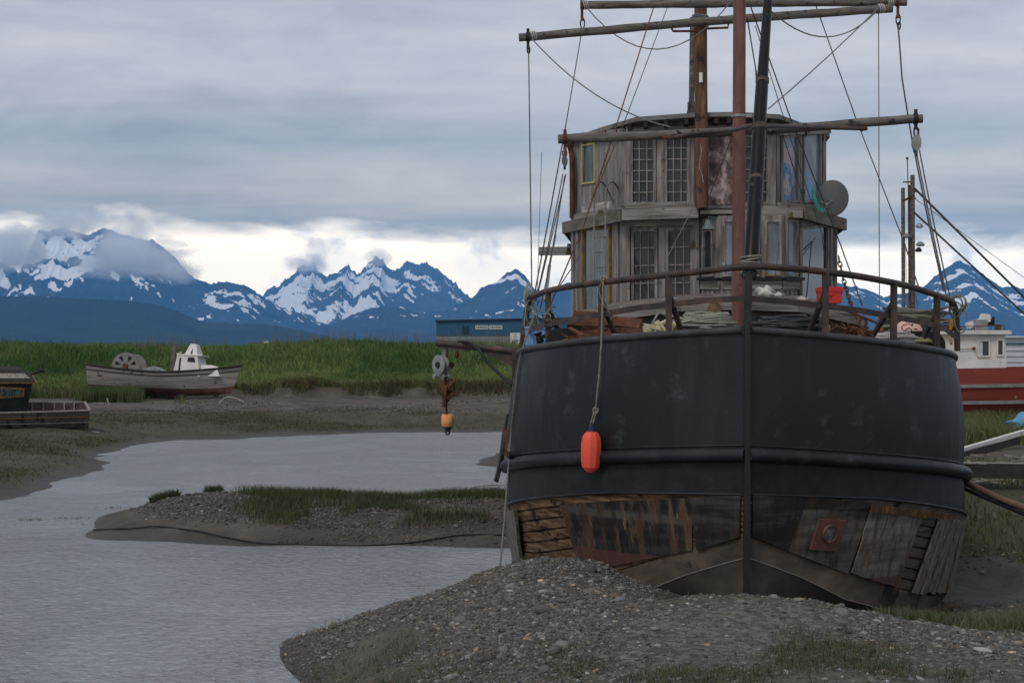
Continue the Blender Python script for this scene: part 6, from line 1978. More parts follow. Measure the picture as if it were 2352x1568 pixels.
# sack and white bits on the trunk roof
for k, (x, y, s, sx, sz, lab) in enumerate(((1757, 672, 8.4, .15, .11, 'white plastic sack slumped on the trunk roof below the arched window'), (1787, 678, 8.2, .10, .05, 'small torn white scrap next to the plastic sack'), (1842, 688, 8.0, .11, .05, 'crumpled white scrap on the trunk roof nearer the red box'))):
    bm = bmesh.new(); bmesh.ops.create_icosphere(bm, subdivisions=3, radius=1)
    c_ = bp(x, y, s); rn = random.Random(k + 12)
    mb = MB(); mb.add([c_ + BX * (v.co.x * sx * (1 + .3 * math.sin(5 * v.co.z + k + 4 * v.co.y))) + BY * (v.co.y * sx) + Vector((0, 0, v.co.z * sz * (1 + .3 * math.sin(6 * v.co.x + k)))) for v in bm.verts], [tuple(q_.index for q_ in f_.verts) for f_ in bm.faces]); bm.free()
    o = mb.build('plastic_sack' if k == 0 else 'plastic_scrap', M['bag'], None); tag(o, lab, 'sack' if k == 0 else 'scrap')
# brass vent stub, amber float, bollard bits on the right
mb = MB(); c_ = bp(1896, 760, 1.6); mb.tube([c_ - Vector((0, 0, .15)), c_ + Vector((0, 0, .02))], .045, 12); mb.lathe([(.045, 0), (.062, .02), (.06, .06), (.03, .09)], c_, (0, 0, 1), 14)
o = mb.build('vent_head', worn('pale_vent', [(.3, (.17, .14, .11)), (.7, (.32, .27, .21))], 6), None); tag(o, 'small pale mushroom vent standing behind the bulwark by the black hose', 'vent')
mb = MB(); mb.tube([bp(2020, 760, 4.2), bp(2040, 735, 4.2)], [.09, .07], 12); o = mb.build('amber_jug', M['amber'], None); tag(o, 'amber plastic jug lying behind the rail brace', 'jug')
mb = MB(); mb.lathe([(.02, .08), (.07, .04), (.075, -.03), (.03, -.08)], bp(2192, 745, 3.5), (0, 0, 1), 14); mb.tube([bp(2192, 745, 3.5), bp(2180, 760, 3.4), bp(2185, 790, 3.3)], .02, 6); o = mb.build('amber_float', M['amber'], None); tag(o, 'small amber float tied at the end post of the rail', 'float')
mb = MB(); mb.tube([bp(1985, 763, 2.4), bp(2080, 768, 2.6)], .035, 8); o = mb.build('rusty_pipe', M['rust'], None); tag(o, 'rusty pipe lying across the foredeck before the pink buoy', 'pipe')
mb = MB(); mb.lathe([(.02, .0), (.05, .03), (.05, .1), (.03, .12), (.06, .14), (.06, .16)], bp(1243, 790, 2.9), (-.3, 0, 1), 12); mb.bar(bp(1232, 778, 2.9), bp(1256, 770, 2.9), .05, .05); o = mb.build('deck_cleat', M['black'], boat)
# rope tangles at the two ends of the rail, teal twine on the dish
def tangle(name, x, y, s, n_, sx, sz, r_, mat_, label, seed):
    rn = random.Random(seed); mb = MB()
    c_ = bp(x, y, s)
    for k in range(n_):
        pts = []
        p_ = Vector((rn.uniform(-.3, .3) * sx, rn.uniform(-.08, .08), rn.uniform(-.5, .5) * sz))
        a0 = rn.uniform(0, 6)
        for j in range(12):
            a_ = a0 + j * .55
            pts.append(c_ + BX * (p_.x + math.cos(a_) * sx * .5) + BY * (p_.y + .05 * math.sin(a_ * 1.7)) + Vector((0, 0, p_.z + math.sin(a_) * sz * .5 - .01 * j)))
        mb.tube(smooth_path(pts, 2), r_, 5)
    return tag(mb.build(name, mat_, None), label, 'rope')
tangle('rope_tangle', 1218, 690, 4.15, 5, .12, .30, .011, M['ropegreen'], 'tangled pale ropes hanging at the rail end by the blue crate', 21)
tangle('rope_tangle', 2196, 705, 3.3, 6, .16, .26, .011, M['rope'], 'loops of rope tied on the curved rail end near the white pilothouse', 22)
tangle('rope_tangle', 1262, 722, 2.75, 5, .12, .14, .010, M['rope'], 'knot of pale rope on the rail post above the black housing', 23)
tangle('rope_tangle', 1222, 735, 4.1, 6, .16, .34, .010, M['rope'], 'long slack rope bights drooping below the rail end, over the crate', 24)
mb = MB()
for k in range(6):
    rn = random.Random(k); mb.tube(smooth_path([bp(1868 + rn.uniform(-3, 3), 432 + rn.uniform(-3, 8), 11.0), bp(1872 + rn.uniform(-3, 3), 455, 11.0), bp(1884 + rn.uniform(-4, 4), 484 + rn.uniform(-3, 3), 11.0), bp(1893 + rn.uniform(-4, 4), 482 + rn.uniform(-6, 6), 11.1)]), .009, 5)
o = mb.build('teal_twine', M['teal'], None); tag(o, 'teal twine snagged at the bracket of the satellite dish', 'twine')

# shore line and hoses on the left side
mb = MB(); a_ = bp(1188, 800, 4.0); pts = [bp(1238, 690, 4.0)]
for x, y in ((1196, 812), (1189, 850), (1181, 920), (1174, 990), (1168, 1050), (1165, 1090)):
    h_ = hit(x, y)[0]
    if h_ is not None: pts.append(h_ - ray(x, y) * .16)
pts += [P(1158, 1200, 18.6), P(1148, 1306, 17.45)]
mb.tube(pts, .013, 6)
o = mb.build('mooring_rope', M['greyline'], None); tag(o, 'thin mooring rope running from the rail down the hull edge to the gravel', 'rope')
def on_side(x, y, gap):
    best = min((abs(bl(bp(x, y, .05 * k))[0] + hb_(1, .05 * k) + gap), .05 * k) for k in range(40, 260))
    return bp(x, y, best[1])
mb = MB()
for dx in (0, 5):
    mb.tube(smooth_path([on_side(1166, 950, -.05), on_side(1156 + dx * .4, 1000, .03), on_side(1150 + dx, 1045, .08), on_side(1142 + dx, 1085, .14), on_side(1137 + dx, 1105, .14)]), .022, 7)
o = mb.build('hanging_hose', M['hose'], None); tag(o, 'two black hoses dangling over the rubbing guard beside the water', 'hose')
mb = MB(); q0_, q1_ = on_side(1163, 985, -.02), on_side(1160, 1045, .0); mb.bar(q0_, q1_, .05, .06, up=BX); mb.build('fender_plate', M['rust'], boat)
# loose timber under the bow at the right
mb = MB(); mb.bar(P(2140, 1402, 17.6), P(2205, 1384, 17.3), .16, .07); o = mb.build('sunken_plank', M['timber'], None, smooth=False); tag(o, 'dark wet plank jutting from under the keel shoe', 'plank')
# ------------------------------------------------------------------ small boats
def small_hull(L, B, H, rise=.35, stern=.8, bow_p=1.7, rows=8, n=28, keel=.12, flare=.6, srise=.06):
    """local: x from stern 0 to bow L, y half breadth, z height. returns grid [t][section] for one side"""
    g = []
    for i in range(n + 1):
        t = i / n
        b = B * (stern + (1 - stern) * math.sin(min(t / .5, 1) * math.pi / 2)) * (1 - max(0, (t - .45) / .55) ** bow_p)
        sh = H * (1 + rise * max(0, (t - .42) / .58) ** 2 + srise * max(0, (.55 - t) / .55) ** 1.5)
        kz = keel * max(0, (t - .7) / .3) ** 2 * 2
        row = []
        for j in range(rows + 1):
            q_ = j / rows
            row.append((t * L + (.10 * L * q_ ** 1.2 * max(0, (t - .6) / .4) ** 2 * .6), b * (q_ ** flare) if j else 0.0, kz + (sh - kz) * q_ ** 1.35))
        g.append(row)
    return g
class Frame:
    def __init__(self, o, ang, roll=0, pitch=0):
        self.m = Matrix.Translation(o) @ Matrix.Rotation(ang, 4, 'Z') @ Matrix.Rotation(pitch, 4, 'Y') @ Matrix.Rotation(roll, 4, 'X')
    def __call__(self, x, y, z):
        return self.m @ Vector((x, y, z))
def hull_grid(mb, fr, g, j0, j1, mi=0, off=0.0):
    n, rows = len(g), j1 - j0 + 1
    for sd in (1, -1):
        vs = [fr(p[0], sd * (p[1] + off), p[2]) for row in g for p in row[j0:j1 + 1]]
        fs = [(i * rows + j, (i + 1) * rows + j, (i + 1) * rows + j + 1, i * rows + j + 1) for i in range(n - 1) for j in range(rows - 1)]
        mb.add(vs, fs, mi)
def gunwale(mb, fr, g, j, r_, mi=0, up=0.0):
    for sd in (1, -1):
        mb.tube([fr(row[j][0], sd * row[j][1], row[j][2] + up) for row in g], r_, 6, mi=mi)
def transom(mb, fr, g, mi=0):
    row = g[0]
    mb.add([fr(p[0], p[1], p[2]) for p in row] + [fr(p[0], -p[1], p[2]) for p in reversed(row)], [tuple(range(2 * len(row)))], mi)

# white and grey troller on the far bank (bow to picture right)
YB = 84.0
o0 = P(212, 905, YB); o0.z = 1.62
Lb = 8.55
fr = Frame(o0, R(-9), R(-5), R(2.0))
tb = thing('derelict_troller', 'small bleached white and grey fishing boat with net drum, lying by the grassy bank', 'boat', tuple(P(380, 905, YB)))
g = small_hull(Lb, 1.25, 1.2, .52, .85, 1.9, flare=.45, srise=.26)
mb = MB(); hull_grid(mb, fr, g, 3, 8); transom(mb, fr, g)
mb.build('hull', M['oldboat'], tb)
mb = MB(); hull_grid(mb, fr, g, 0, 3); mb.build('hull_bottom', M['oldred'], tb)
mb = MB(); gunwale(mb, fr, g, 8, .06, up=.02); gunwale(mb, fr, g, 7, .03)
mb.build('gunwale', M['darkwood'], tb)
dkv = [fr(row[7][0], row[7][1] * .97, row[7][2] - .05) for row in g] + [fr(row[7][0], -row[7][1] * .97, row[7][2] - .05) for row in reversed(g)]
mb = MB(); nn_ = len(g); mb.add(dkv, [(i, i + 1, 2 * nn_ - 2 - i, 2 * nn_ - 1 - i) for i in range(nn_ - 1)]); mb.build('deck', M['drift'], tb, smooth=False)
mb = MB(); mb.bar(fr(.0, 0, .4), fr(-.02, 0, 1.45), .10, .12, up=BX); mb.build('rudder_post', M['rust'], tb, smooth=False)
# net drum
dc = fr(2.25, -.1, 1.52)
ax = (fr(0, 1, 0) - fr(0, 0, 0)).normalized()
mb = MB()
for sg in (-.55, .55):
    mb.lathe([(.80, -.03), (.83, -.03), (.83, .03), (.80, .03), (.2, .03), (.2, -.03)], dc + ax * sg, ax, 32)
    mb.lathe([(.70, -.012), (.78, 0), (.70, .012)], dc + ax * sg, ax, 32)
dr = mb.build('net_drum', worn('grey_drum_metal', [(.3, (.13, .125, .12)), (.7, (.23, .22, .21))], 2, rough=.7), tb)
mb = MB(); mb.lathe([(.13, -.62), (.13, .62)], dc, ax, 16); mb.lathe([(.15, -.68), (.15, -.6)], dc, ax, 12); mb.build('axle', M['rust'], dr)
mb = MB()
e1 = Vector((0, 0, 1)); e2 = ax.cross(e1).normalized()
for a0 in (20, 62, 118, 160, 242, 298):
    a_ = R(a0); c2 = dc - ax * .585
    mb.prism([c2 + (e1 * math.sin(a_) + e2 * math.cos(a_)) * .30, c2 + (e1 * math.sin(a_ - .17) + e2 * math.cos(a_ - .17)) * .66, c2 + (e1 * math.sin(a_ + .17) + e2 * math.cos(a_ + .17)) * .66], -ax * .006)
mb.build('dark_triangles', M['black'], dr, smooth=False)  # black triangles stand in for the shade inside the drum openings
# wheelhouse and fore cabin
def loftbox(mb, fr, secs, mi=0):
    """secs: list of (z, x0, x1, halfwidth)"""
    vs, fs = [], []
    for z, x0, x1, hw in secs:
        vs += [fr(x0, -hw, z), fr(x1, -hw, z), fr(x1, hw, z), fr(x0, hw, z)]
    for i in range(len(secs) - 1):
        for j in range(4):
            fs.append((i * 4 + j, i * 4 + (j + 1) % 4, (i + 1) * 4 + (j + 1) % 4, (i + 1) * 4 + j))
    k = (len(secs) - 1) * 4
    fs += [(3, 2, 1, 0), (k, k + 1, k + 2, k + 3)]
    mb.add(vs, fs, mi)
mb = MB(); loftbox(mb, fr, [(1.1, 5.2, 6.85, .72), (2.25, 5.35, 6.6, .62), (2.30, 5.35, 6.65, .60)])
cab = mb.build('wheelhouse', M['white'], tb, smooth=False)
mb = MB(); loftbox(mb, fr, [(1.15, 6.5, 8.0, .56), (1.66, 6.5, 7.75, .44), (1.80, 6.5, 7.45, .34)]); mb.build('fore_cabin', M['white'], tb, smooth=False)
mb = MB(); loftbox(mb, fr, [(2.303, 5.35, 6.85, .66), (2.37, 5.35, 6.9, .64)]); loftbox(mb, fr, [(2.36, 5.75, 6.55, .48), (2.95, 5.95, 6.35, .26), (3.02, 6.0, 6.3, .2)]); mb.build('cabin_top', M['white'], cab, smooth=False)
mb = MB(); mb.prism([fr(6.03, -.665, 1.95), fr(6.5, -.66, 1.93), fr(6.42, -.636, 2.2), fr(6.06, -.638, 2.2)], fr(0, -.03, 0) - fr(0, 0, 0)); w_ = mb.build('window', M['black'], cab, smooth=False)
mb = MB(); mb.prism([fr(5.52, -.70, 1.3), fr(5.62, -.70, 1.3), fr(5.62, -.65, 2.15), fr(5.55, -.65, 2.15)], fr(0, -.03, 0) - fr(0, 0, 0)); mb.build('dark_door_strip', M['black'], cab, smooth=False)  # shade of the open door edge, made as a black strip
mb = MB(); mb.prism([fr(6.1, -.47, 2.42), fr(6.22, -.47, 2.42), fr(6.18, -.34, 2.75)], fr(0, -.02, 0) - fr(0, 0, 0)); mb.lathe([(.05, 0), (.05, .03)], fr(7.05, -.66, 1.5), -ax, 12); mb.build('porthole', M['black'], cab, smooth=False)
mb = MB(); mb.bar(fr(5.05, -.35, 1.0), fr(5.05, -.35, 2.95), .2, .22, up=BX); mb.build('mast_stump', M['spar'], tb, smooth=False)
mb = MB(); mb.tube([fr(5.1, -.3, 2.35), fr(5.5, -.3, 2.5)], .03, 6); mb.build('stay_bar', M['white'], tb)
mb = MB(); mb.box(fr(3.75, -.2, 1.36), (1.1, .8, .12), BX); mb.prism([fr(3.1, -.5, 1.42), fr(3.9, -.5, 1.62), fr(4.7, -.5, 1.3)], fr(0, .9, 0) - fr(0, 0, 0)); mb.build('hatch_cover', M['galv'], tb, smooth=False)
for k, (x, z, r_, nm, mt_, lab) in enumerate(((400, 908, .28, 'rusty_drum', 'rust', 'rusty drum propping the bleached boat under its keel'), (497, 918, .22, 'support_block', 'drift', 'pale block wedged under the bow of the bleached boat'))):
    c_ = P(x, z, YB - .6); zz_ = float(ground(np.array([c_.x]), np.array([c_.y]))[0])
    mb = MB(); mb.tube([Vector((c_.x - .3, c_.y, zz_ + .25)), Vector((c_.x + .25, c_.y - .1, zz_ + .22))], r_, 12) if k == 0 else mb.box((c_.x, c_.y, zz_ + .2), (.35, .3, .5))
    o = mb.build(nm, M[mt_], None, smooth=(k == 0)); tag(o, lab, 'drum' if k == 0 else 'block')

# black cabin skiff at the left edge (stern to picture right, cabin at the edge)
YS = 60.5
o1 = P(199, 980, YS); o1.z = .62
fs_ = Frame(o1, R(180 + 23), R(-9), R(-0.5))
sk = thing('cabin_skiff', 'old open workboat with a black cabin and peeling sides, aground on the mud', 'boat', tuple(P(60, 980, YS)))
g = small_hull(8.6, 1.15, .84, .5, .80, 2.2, keel=.1, flare=.28)
mb = MB(); hull_grid(mb, fs_, g, 0, 8); transom(mb, fs_, g)
mb.build('hull', M['skiff'], sk)
mb = MB(); hull_grid(mb, fs_, g, 2, 8, off=-.05); mb.build('inner_planking', worn('inner_skiff_boards', [(.3, (.05, .035, .03)), (.7, (.14, .10, .09))], 3, rough=.9), sk)
mb = MB(); gunwale(mb, fs_, g, 8, .045); mb.bar(fs_(g[0][8][0], g[0][8][1], g[0][8][2]), fs_(g[0][8][0], -g[0][8][1], g[0][8][2]), .09, .09); mb.build('gunwale', M['drift'], sk)
mb = MB(); gunwale(mb, fs_, g, 6, .025); mb.build('rub_strip', M['ochre'], sk)
mb = MB(); gunwale(mb, fs_, g, 4, .03); mb.build('chine_batten', M['drift'], sk)
for x in (.45, .85, 1.25, 1.7, 2.15):
    mb = MB()
    for sd in (1, -1):
        j = int(x / 8.6 * 28); q_ = g[j]
        mb = MB(); mb.bar(fs_(x, sd * (q_[3][1] - .07), q_[3][2]), fs_(x, sd * (q_[8][1] - .07), q_[8][2]), .05, .06); mb.build('rib', M['drift'], sk, smooth=False)
    
dkv = [fs_(row[2][0], row[2][1] * .95, row[2][2] + .08) for row in g] + [fs_(row[2][0], -row[2][1] * .95, row[2][2] + .08) for row in reversed(g)]
mb = MB(); mb.add(dkv, [(i, i + 1, 2 * nn_ - 2 - i, 2 * nn_ - 1 - i) for i in range(nn_ - 1)]); mb.build('floor_boards', M['darkwood'], sk, smooth=False)
mb = MB(); loftbox(mb, fs_, [(.55, 2.55, 5.6, .98), (2.02, 2.32, 5.4, 1.02), (2.05, 2.32, 5.4, 1.02)])
ck = mb.build('cabin', M['black'], sk, smooth=False)
sdy = 1 if (fs_(0, 1, 0) - fs_(0, 0, 0)).y < 0 else -1
mb = MB(); loftbox(mb, fs_, [(2.055, 2.2, 5.5, 1.08), (2.12, 2.2, 5.5, 1.08), (2.45, 2.7, 5.2, .62), (2.5, 2.8, 5.2, .58)]); mb.build('cabin_roof', M['darkwood'], ck, smooth=False)
mb = MB(); mb.sheet([[fs_(2.35, sdy * .95, 2.21), fs_(4.0, sdy * .95, 2.21)], [fs_(2.62, sdy * .7, 2.41), fs_(4.0, sdy * .7, 2.41)]], .02, Vector((0, 0, 1))); mb.build('roof_panel', M['drift'], ck, smooth=False)
mb = MB(); loftbox(mb, fs_, [(2.055, 2.15, 5.55, 1.10), (2.10, 2.15, 5.55, 1.10)]); mb.build('roof_edge', M['ochre'], ck, smooth=False)
def yq(mb, pts, off):
    mb.prism([fs_(*p) for p in pts], fs_(0, off, 0) - fs_(0, 0, 0))
sdn = 1 if (fs_(0, 1, 0) - fs_(0, 0, 0)).y < 0 else -1
mb = MB(); yq(mb, [(2.62, sdn * 1.005, 1.50), (3.55, sdn * 1.005, 1.42), (3.75, sdn * 1.03, 1.92), (2.62, sdn * 1.03, 1.86)], sdn * .02); wn = mb.build('window', M['ochre'], ck, smooth=False)
mb = MB(); yq(mb, [(2.70, sdn * 1.034, 1.57), (3.48, sdn * 1.034, 1.50), (3.62, sdn * 1.052, 1.84), (2.70, sdn * 1.052, 1.79)], sdn * .012); mb.build('pane', M['glassteal'], wn, smooth=False)
mb = MB(); yq(mb, [(4.05, sdn * 1.0, 1.0), (4.75, sdn * 1.0, 1.0), (4.75, sdn * 1.03, 1.95), (4.05, sdn * 1.03, 1.95)], sdn * .02); mb.build('door', M['glassteal'], ck, smooth=False)
mb = MB(); mb.tube([fs_(2.3, .1, 2.25), fs_(1.95, .1, 2.42), fs_(1.75, .1, 2.40)], [.03, .07, .05], 8); mb.build('horn', M['black'], ck)
mb = MB(); mb.bar(fs_(4.3, 0, 2.4), fs_(4.3, 0, 3.2), .1, .1, up=BX); mb.build('mast_stump', M['spar'], ck, smooth=False)

# red boat behind, at the right
YR = 55.0
fr_ = Frame(P(1960, 850, YR), R(4))
def rp(x, y, dY=0.0):
    return P(x, y, YR + dY)
rbt = thing('red_boat', 'red wooden fishing boat with white pilothouse standing behind the black bow', 'boat', tuple(rp(2280, 966, 2)))
YM = 2.2
x0, x1 = 1900, 2760
def side(y0a, y0b, dy):
    return None
prof = [(845, 0.0), (890, -.02), (925, .10), (970, .55), (985, 1.0)]
mb = MB()
N = 40
def hullrow(yd, dd, side_):
    row = []
    for k in range(N + 1):
        t = k / N
        x = x0 + (x1 - x0) * t
        bul = 2.1 * (1 - abs(2 * t - 1) ** 3.0)
        yy = yd + (4 if yd < 960 else 0) * 0 - 14 * (t - .42) * (1 if yd < 950 else .2)
        p = rp(x, yy)
        row.append(Vector((p.x, YR + 2.1 + (-(bul - dd) if side_ < 0 else (bul - dd)), p.z)))
    return row
for sd in (-1, 1):
    rows_ = [hullrow(yd, dd, sd) for yd, dd in prof]
    grid_add(mb, rows_)
mb.build('hull', M['redboat'], rbt)
for yd in (886, 924):
    mb = MB(); rw = hullrow(yd, -.04, -1)
    for a_, b_ in zip(rw[:-1], rw[1:]): mb.bar(a_, b_, .10, .13)
    mb.build('rubbing_strake', M['strake'], rbt, smooth=False)
mb = MB(); a_, b_ = hullrow(849, .05, -1), hullrow(849, .05, 1); mb.add(a_ + b_, [(i, i + 1, i + N + 2, i + N + 1) for i in range(N)]); mb.build('deck', M['drift'], rbt, smooth=False)
# pilothouse
pa, pb = rp(2160, 850, .9), rp(2312, 846, .9)
ztop = rp(2200, 768, .9).z
mb = MB(); mb.prism([Vector((pa.x, pa.y, pa.z - .1)), Vector((pb.x, pb.y, pb.z - .1)), Vector((pb.x - .05, pb.y, ztop)), Vector((pa.x, pa.y, ztop))], (0, 2.0, 0))
ph = mb.build('pilothouse', M['white'], rbt, smooth=False)
mb = MB(); mb.hexa([Vector((x, y, z)) for z in (ztop + .004, ztop + .16) for x, y in ((pa.x - .2, pa.y - .22), (pb.x + .12, pb.y - .22), (pb.x + .12, pb.y + 2.2), (pa.x - .2, pa.y + 2.2))]); mb.build('roof', M['white'], ph, smooth=False)
FPH = Facet(pa, pb)
window(FPH, [(2246, 782), (2272, 781), (2272, 818), (2246, 818)], 1, 1, M['white'], M['glass'], .06, .05, name='window', parent=rbt)
window(FPH, [(2290, 780), (2304, 780), (2304, 816), (2290, 816)], 1, 1, M['white'], M['glass'], .06, .05, name='window', parent=rbt)
mb = MB(); mb.sheet([[FPH.pt(2247, 783, .02), FPH.pt(2257, 783, .02)], [FPH.pt(2247, 817, .02), FPH.pt(2257, 817, .02)]], .004, FPH.n); mb.build('window_curtain', M['ribwhite'], ph, smooth=False)
mb = MB(); mb.lathe([(.06, 0), (.06, .1)], FPH.pt(2236, 800), (0, -1, 0), 8); mb.bar(FPH.pt(2200, 802, .06), FPH.pt(2234, 800, .06), .02, .02); mb.build('handrail', M['rust'], ph)
# radar, rails, roof box
c_ = rp(2248, 742, 1.6); zr = ztop + .16
mb = MB(); mb.box((c_.x, c_.y, zr + .22), (.55, .5, .42)); mb.build('radar_pedestal', M['galv'], ph, smooth=False)
mb = MB(); q_ = rp(2250, 738, 1.6)
mb.bar(rp(2222, 748, 1.6), rp(2270, 732, 1.6), .42, .22); mb.hexa([Vector(p) + Vector((0, y_, 0)) for y_ in (-.2, .2) for p in (rp(2250, 736, 1.6), rp(2274, 732, 1.6), rp(2270, 722, 1.6), rp(2256, 720, 1.6))]); mb.build('radar', M['signwhite'], ph, smooth=False)
mb = MB(); mb.box(rp(2274, 738, 1.7), (.28, .3, .36)); mb.build('floodlight', M['black'], ph, smooth=False)
mb = MB()
for x in (2176, 2206, 2238, 2276, 2296, 2308):
    mb.tube([rp(x, 762, .8), rp(x, 750, .8)], .02, 6)
mb.tube([rp(2170, 751, .8), rp(2310, 747, .8)], .02, 6); mb.box(rp(2292, 752, 1.0), (.2, .2, .25)); mb.build('roof_rail', M['rust'], ph)
# its mast and stays
mast_r = [(2076, 432, 856, .075, 'spar'), (2098, 402, 856, .085, 'galv')]
for x, ya, yb, r_, mt_ in mast_r:
    mb = MB(); mb.tube([rp(x, yb, 1.5), rp(x - 2, ya, 1.5)], r_, 10); mb.build('mast', M['spar'], rbt)
mb = MB(); mb.tube([rp(2090, 856, 1.5), rp(2088, 425, 1.5)], .05, 8); mb.tube([rp(2086, 430, 1.5), rp(2084, 366, 1.5)], .02, 6); mb.lathe([(.05, 0), (.05, .08)], rp(2084, 366, 1.5), (0, 0, 1), 8); mb.build('antenna', M['rust'], rbt)
mb = MB()
for (xa, ya, xb, yb, r_) in ((2074, 418, 2100, 418, .03), (2070, 460, 2104, 455, .03), (2074, 462, 2100, 448, .05), (2094, 440, 2110, 440, .03)):
    mb.tube([rp(xa, ya, 1.45), rp(xb, yb, 1.45)], r_, 6)
mb.build('crosstree', M['rust'], rbt)
for (x, y, sx, mt_) in ((2083, 543, .36, 'galv'), (2112, 520, .28, 'galv'), (2114, 562, .34, 'galv'), (2110, 575, .26, 'black')):
    mb = MB(); c_ = rp(x, y, 1.4); mb.lathe([(sx * .2, .12), (sx * .5, .02), (sx * .5, -.03), (sx * .3, -.06)], c_, (0, 0, 1), 12); mb.build('deck_lamp', M[mt_], rbt)
for (xa, ya, xb, yb, r_, sg) in ((2100, 432, 2520, 850, .045, 0), (2100, 488, 2480, 838, .04, 0), (2100, 455, 2480, 730, .012, 0), (2086, 440, 2092, 700, .012, 0), (2080, 560, 2084, 710, .01, 0), (2098, 660, 2110, 700, .012, 0), (2105, 690, 2112, 735, .012, 0)):
    mb = MB(); mb.tube([rp(xa, ya, 1.4), rp(xb, yb, .6)], r_, 6); mb.build('stay', M['line'], rbt)
# white ribbed shed behind the red boat
mb = MB(); a_, b_ = P(2270, 870, 75), P(2480, 870, 75)
zt_ = P(2300, 776, 75).z
mb.prism([Vector((a_.x, 75, 1.0)), Vector((b_.x, 75, 1.0)), Vector((b_.x, 75, zt_)), Vector((a_.x, 75, zt_))], (0, 6, 0))
sh = thing('white_trailer', 'white ribbed metal trailer with a teal stripe behind the red boat', 'trailer', ((a_.x + b_.x) / 2, 78, 1.0))
mb.build('wall', M['ribwhite'], sh, smooth=False)
mb = MB()
k = 0
z = 1.6
while z < zt_ - .1:
    mb.box(((a_.x + b_.x) / 2, 74.98, z), (b_.x - a_.x, .05, .06)); z += .3
mb.build('ribs', M['ribwhite'], sh, smooth=False)
mb = MB(); mb.box(((a_.x + b_.x) / 2, 74.95, P(2300, 789, 75).z), (b_.x - a_.x, .05, .09)); mb.build('stripe', plain('teal_stripe', (.02, .12, .14)), sh, smooth=False)
mb = MB(); mb.box(((a_.x + b_.x) / 2, 78, zt_ + .06), (b_.x - a_.x + .3, 6.4, .1)); mb.build('roof', M['ribwhite'], sh, smooth=False)

# ------------------------------------------------------------------ blue building beyond the bank
YD = 190.0
def dp(x, y, d_=0.0):
    return P(x, y, YD + d_)
bd = thing('blue_building', 'low blue metal building with grey base and ice sign beyond the grass bank', 'building', tuple(Vector((dp(1150, 800).x, YD + 6, 3.6))))
xa, xb = dp(1002, 0).x, dp(1460, 0).x
z0, z1, z2 = 3.0, dp(1100, 771).z, dp(1002, 738).z
z2b = dp(1196, 730).z
mb = MB(); mb.prism([Vector((xa, YD, z1)), Vector((xb, YD - 6, z1)), Vector((xb, YD - 6, z2 + .4)), Vector((xa, YD, z2))], (0, 14, 0)); mb.build('upper_wall', M['bluewall'], bd, smooth=False)
mb = MB(); mb.prism([Vector((xa + .05, YD + .06, z0)), Vector((xb, YD - 5.94, z0)), Vector((xb, YD - 5.94, z1 - .004)), Vector((xa + .05, YD + .06, z1 - .004))], (0, 13.9, 0)); mb.build('base_wall', M['greywall'], bd, smooth=False)
mb = MB(); mb.bar(Vector((xa - .1, YD - .1, z2 + .08)), Vector((xb, YD - 6.1, z2 + .48)), .3, .16); mb.build('roof_edge', M['navy'], bd, smooth=False)
FB = Facet(Vector((xa, YD, 0)), Vector((xb, YD - 6, 0)))
for x0_ in (1093, 1125):
    window(FB, [(x0_, 748), (x0_ + 28, 748), (x0_ + 28, 755), (x0_, 755)], 6, 2, M['signwhite'], M['glass'], .10, .06, .05, parent=bd)
mb = MB()
for k in range(9): FB.strip(mb, 1062, 749 + k * 2.2, 1077, 749 + k * 2.2, .05, .06)
mb.build('louvre', plain('dark_blue_louvre', (.02, .055, .10)), bd, smooth=False)
mb = MB(); FB.strip(mb, 1172, 778, 1226, 777, 1.55, .08); sg_ = mb.build('sign_board', M['signwhite'], bd, smooth=False)
cu = bpy.data.curves.new('lettering', 'FONT'); cu.body = 'ICE'; cu.size = 1.05; cu.extrude = .02; cu.align_x = 'LEFT'
cu.materials.append(M['signblue'])
to = bpy.data.objects.new('lettering', cu); COL.objects.link(to)
ang = math.atan2(FB.e.y, FB.e.x)
pt = FB.pt(1175, 793, .13)
dg = bpy.context.evaluated_depsgraph_get()
tme = bpy.data.meshes.new_from_object(to.evaluated_get(dg))
bpy.data.objects.remove(to)
to = bpy.data.objects.new('lettering', tme); COL.objects.link(to)
to.rotation_euler = (R(90), 0, ang); to.parent = sg_; to.location = pt - Vector(sg_['_loc'])
mb = MB(); c_ = dp(1169, 725, 3); mb.tube([Vector((c_.x, YD + 3, z2)), Vector((c_.x, YD + 3, dp(1169, 712, 3).z))], .06, 6); mb.tube([dp(1166, 724, 3), dp(1172, 724, 3)], .04, 6); mb.build('roof_antenna', M['galv'], bd)
# low roof peeking over the bank further off
mb = MB(); c_ = P(612, 792, 200)
mb.lathe([(.5, -3.0), (.55, .1), (.35, .45), (.1, .55)], c_, (0, 0, 1), 14); o = mb.build('white_tank', M['signwhite'], None); tag(o, 'tiny white tank top peeping over the grass bank', 'tank')
mb = MB(); c_ = P(636, 790, 200); mb.lathe([(.14, -3.0), (.14, .1), (.25, .15), (.25, .5), (.1, .6)], c_, (0, 0, 1), 10); o = mb.build('dark_post', M['black'], None); tag(o, 'tiny dark post beside the white tank beyond the bank', 'post')

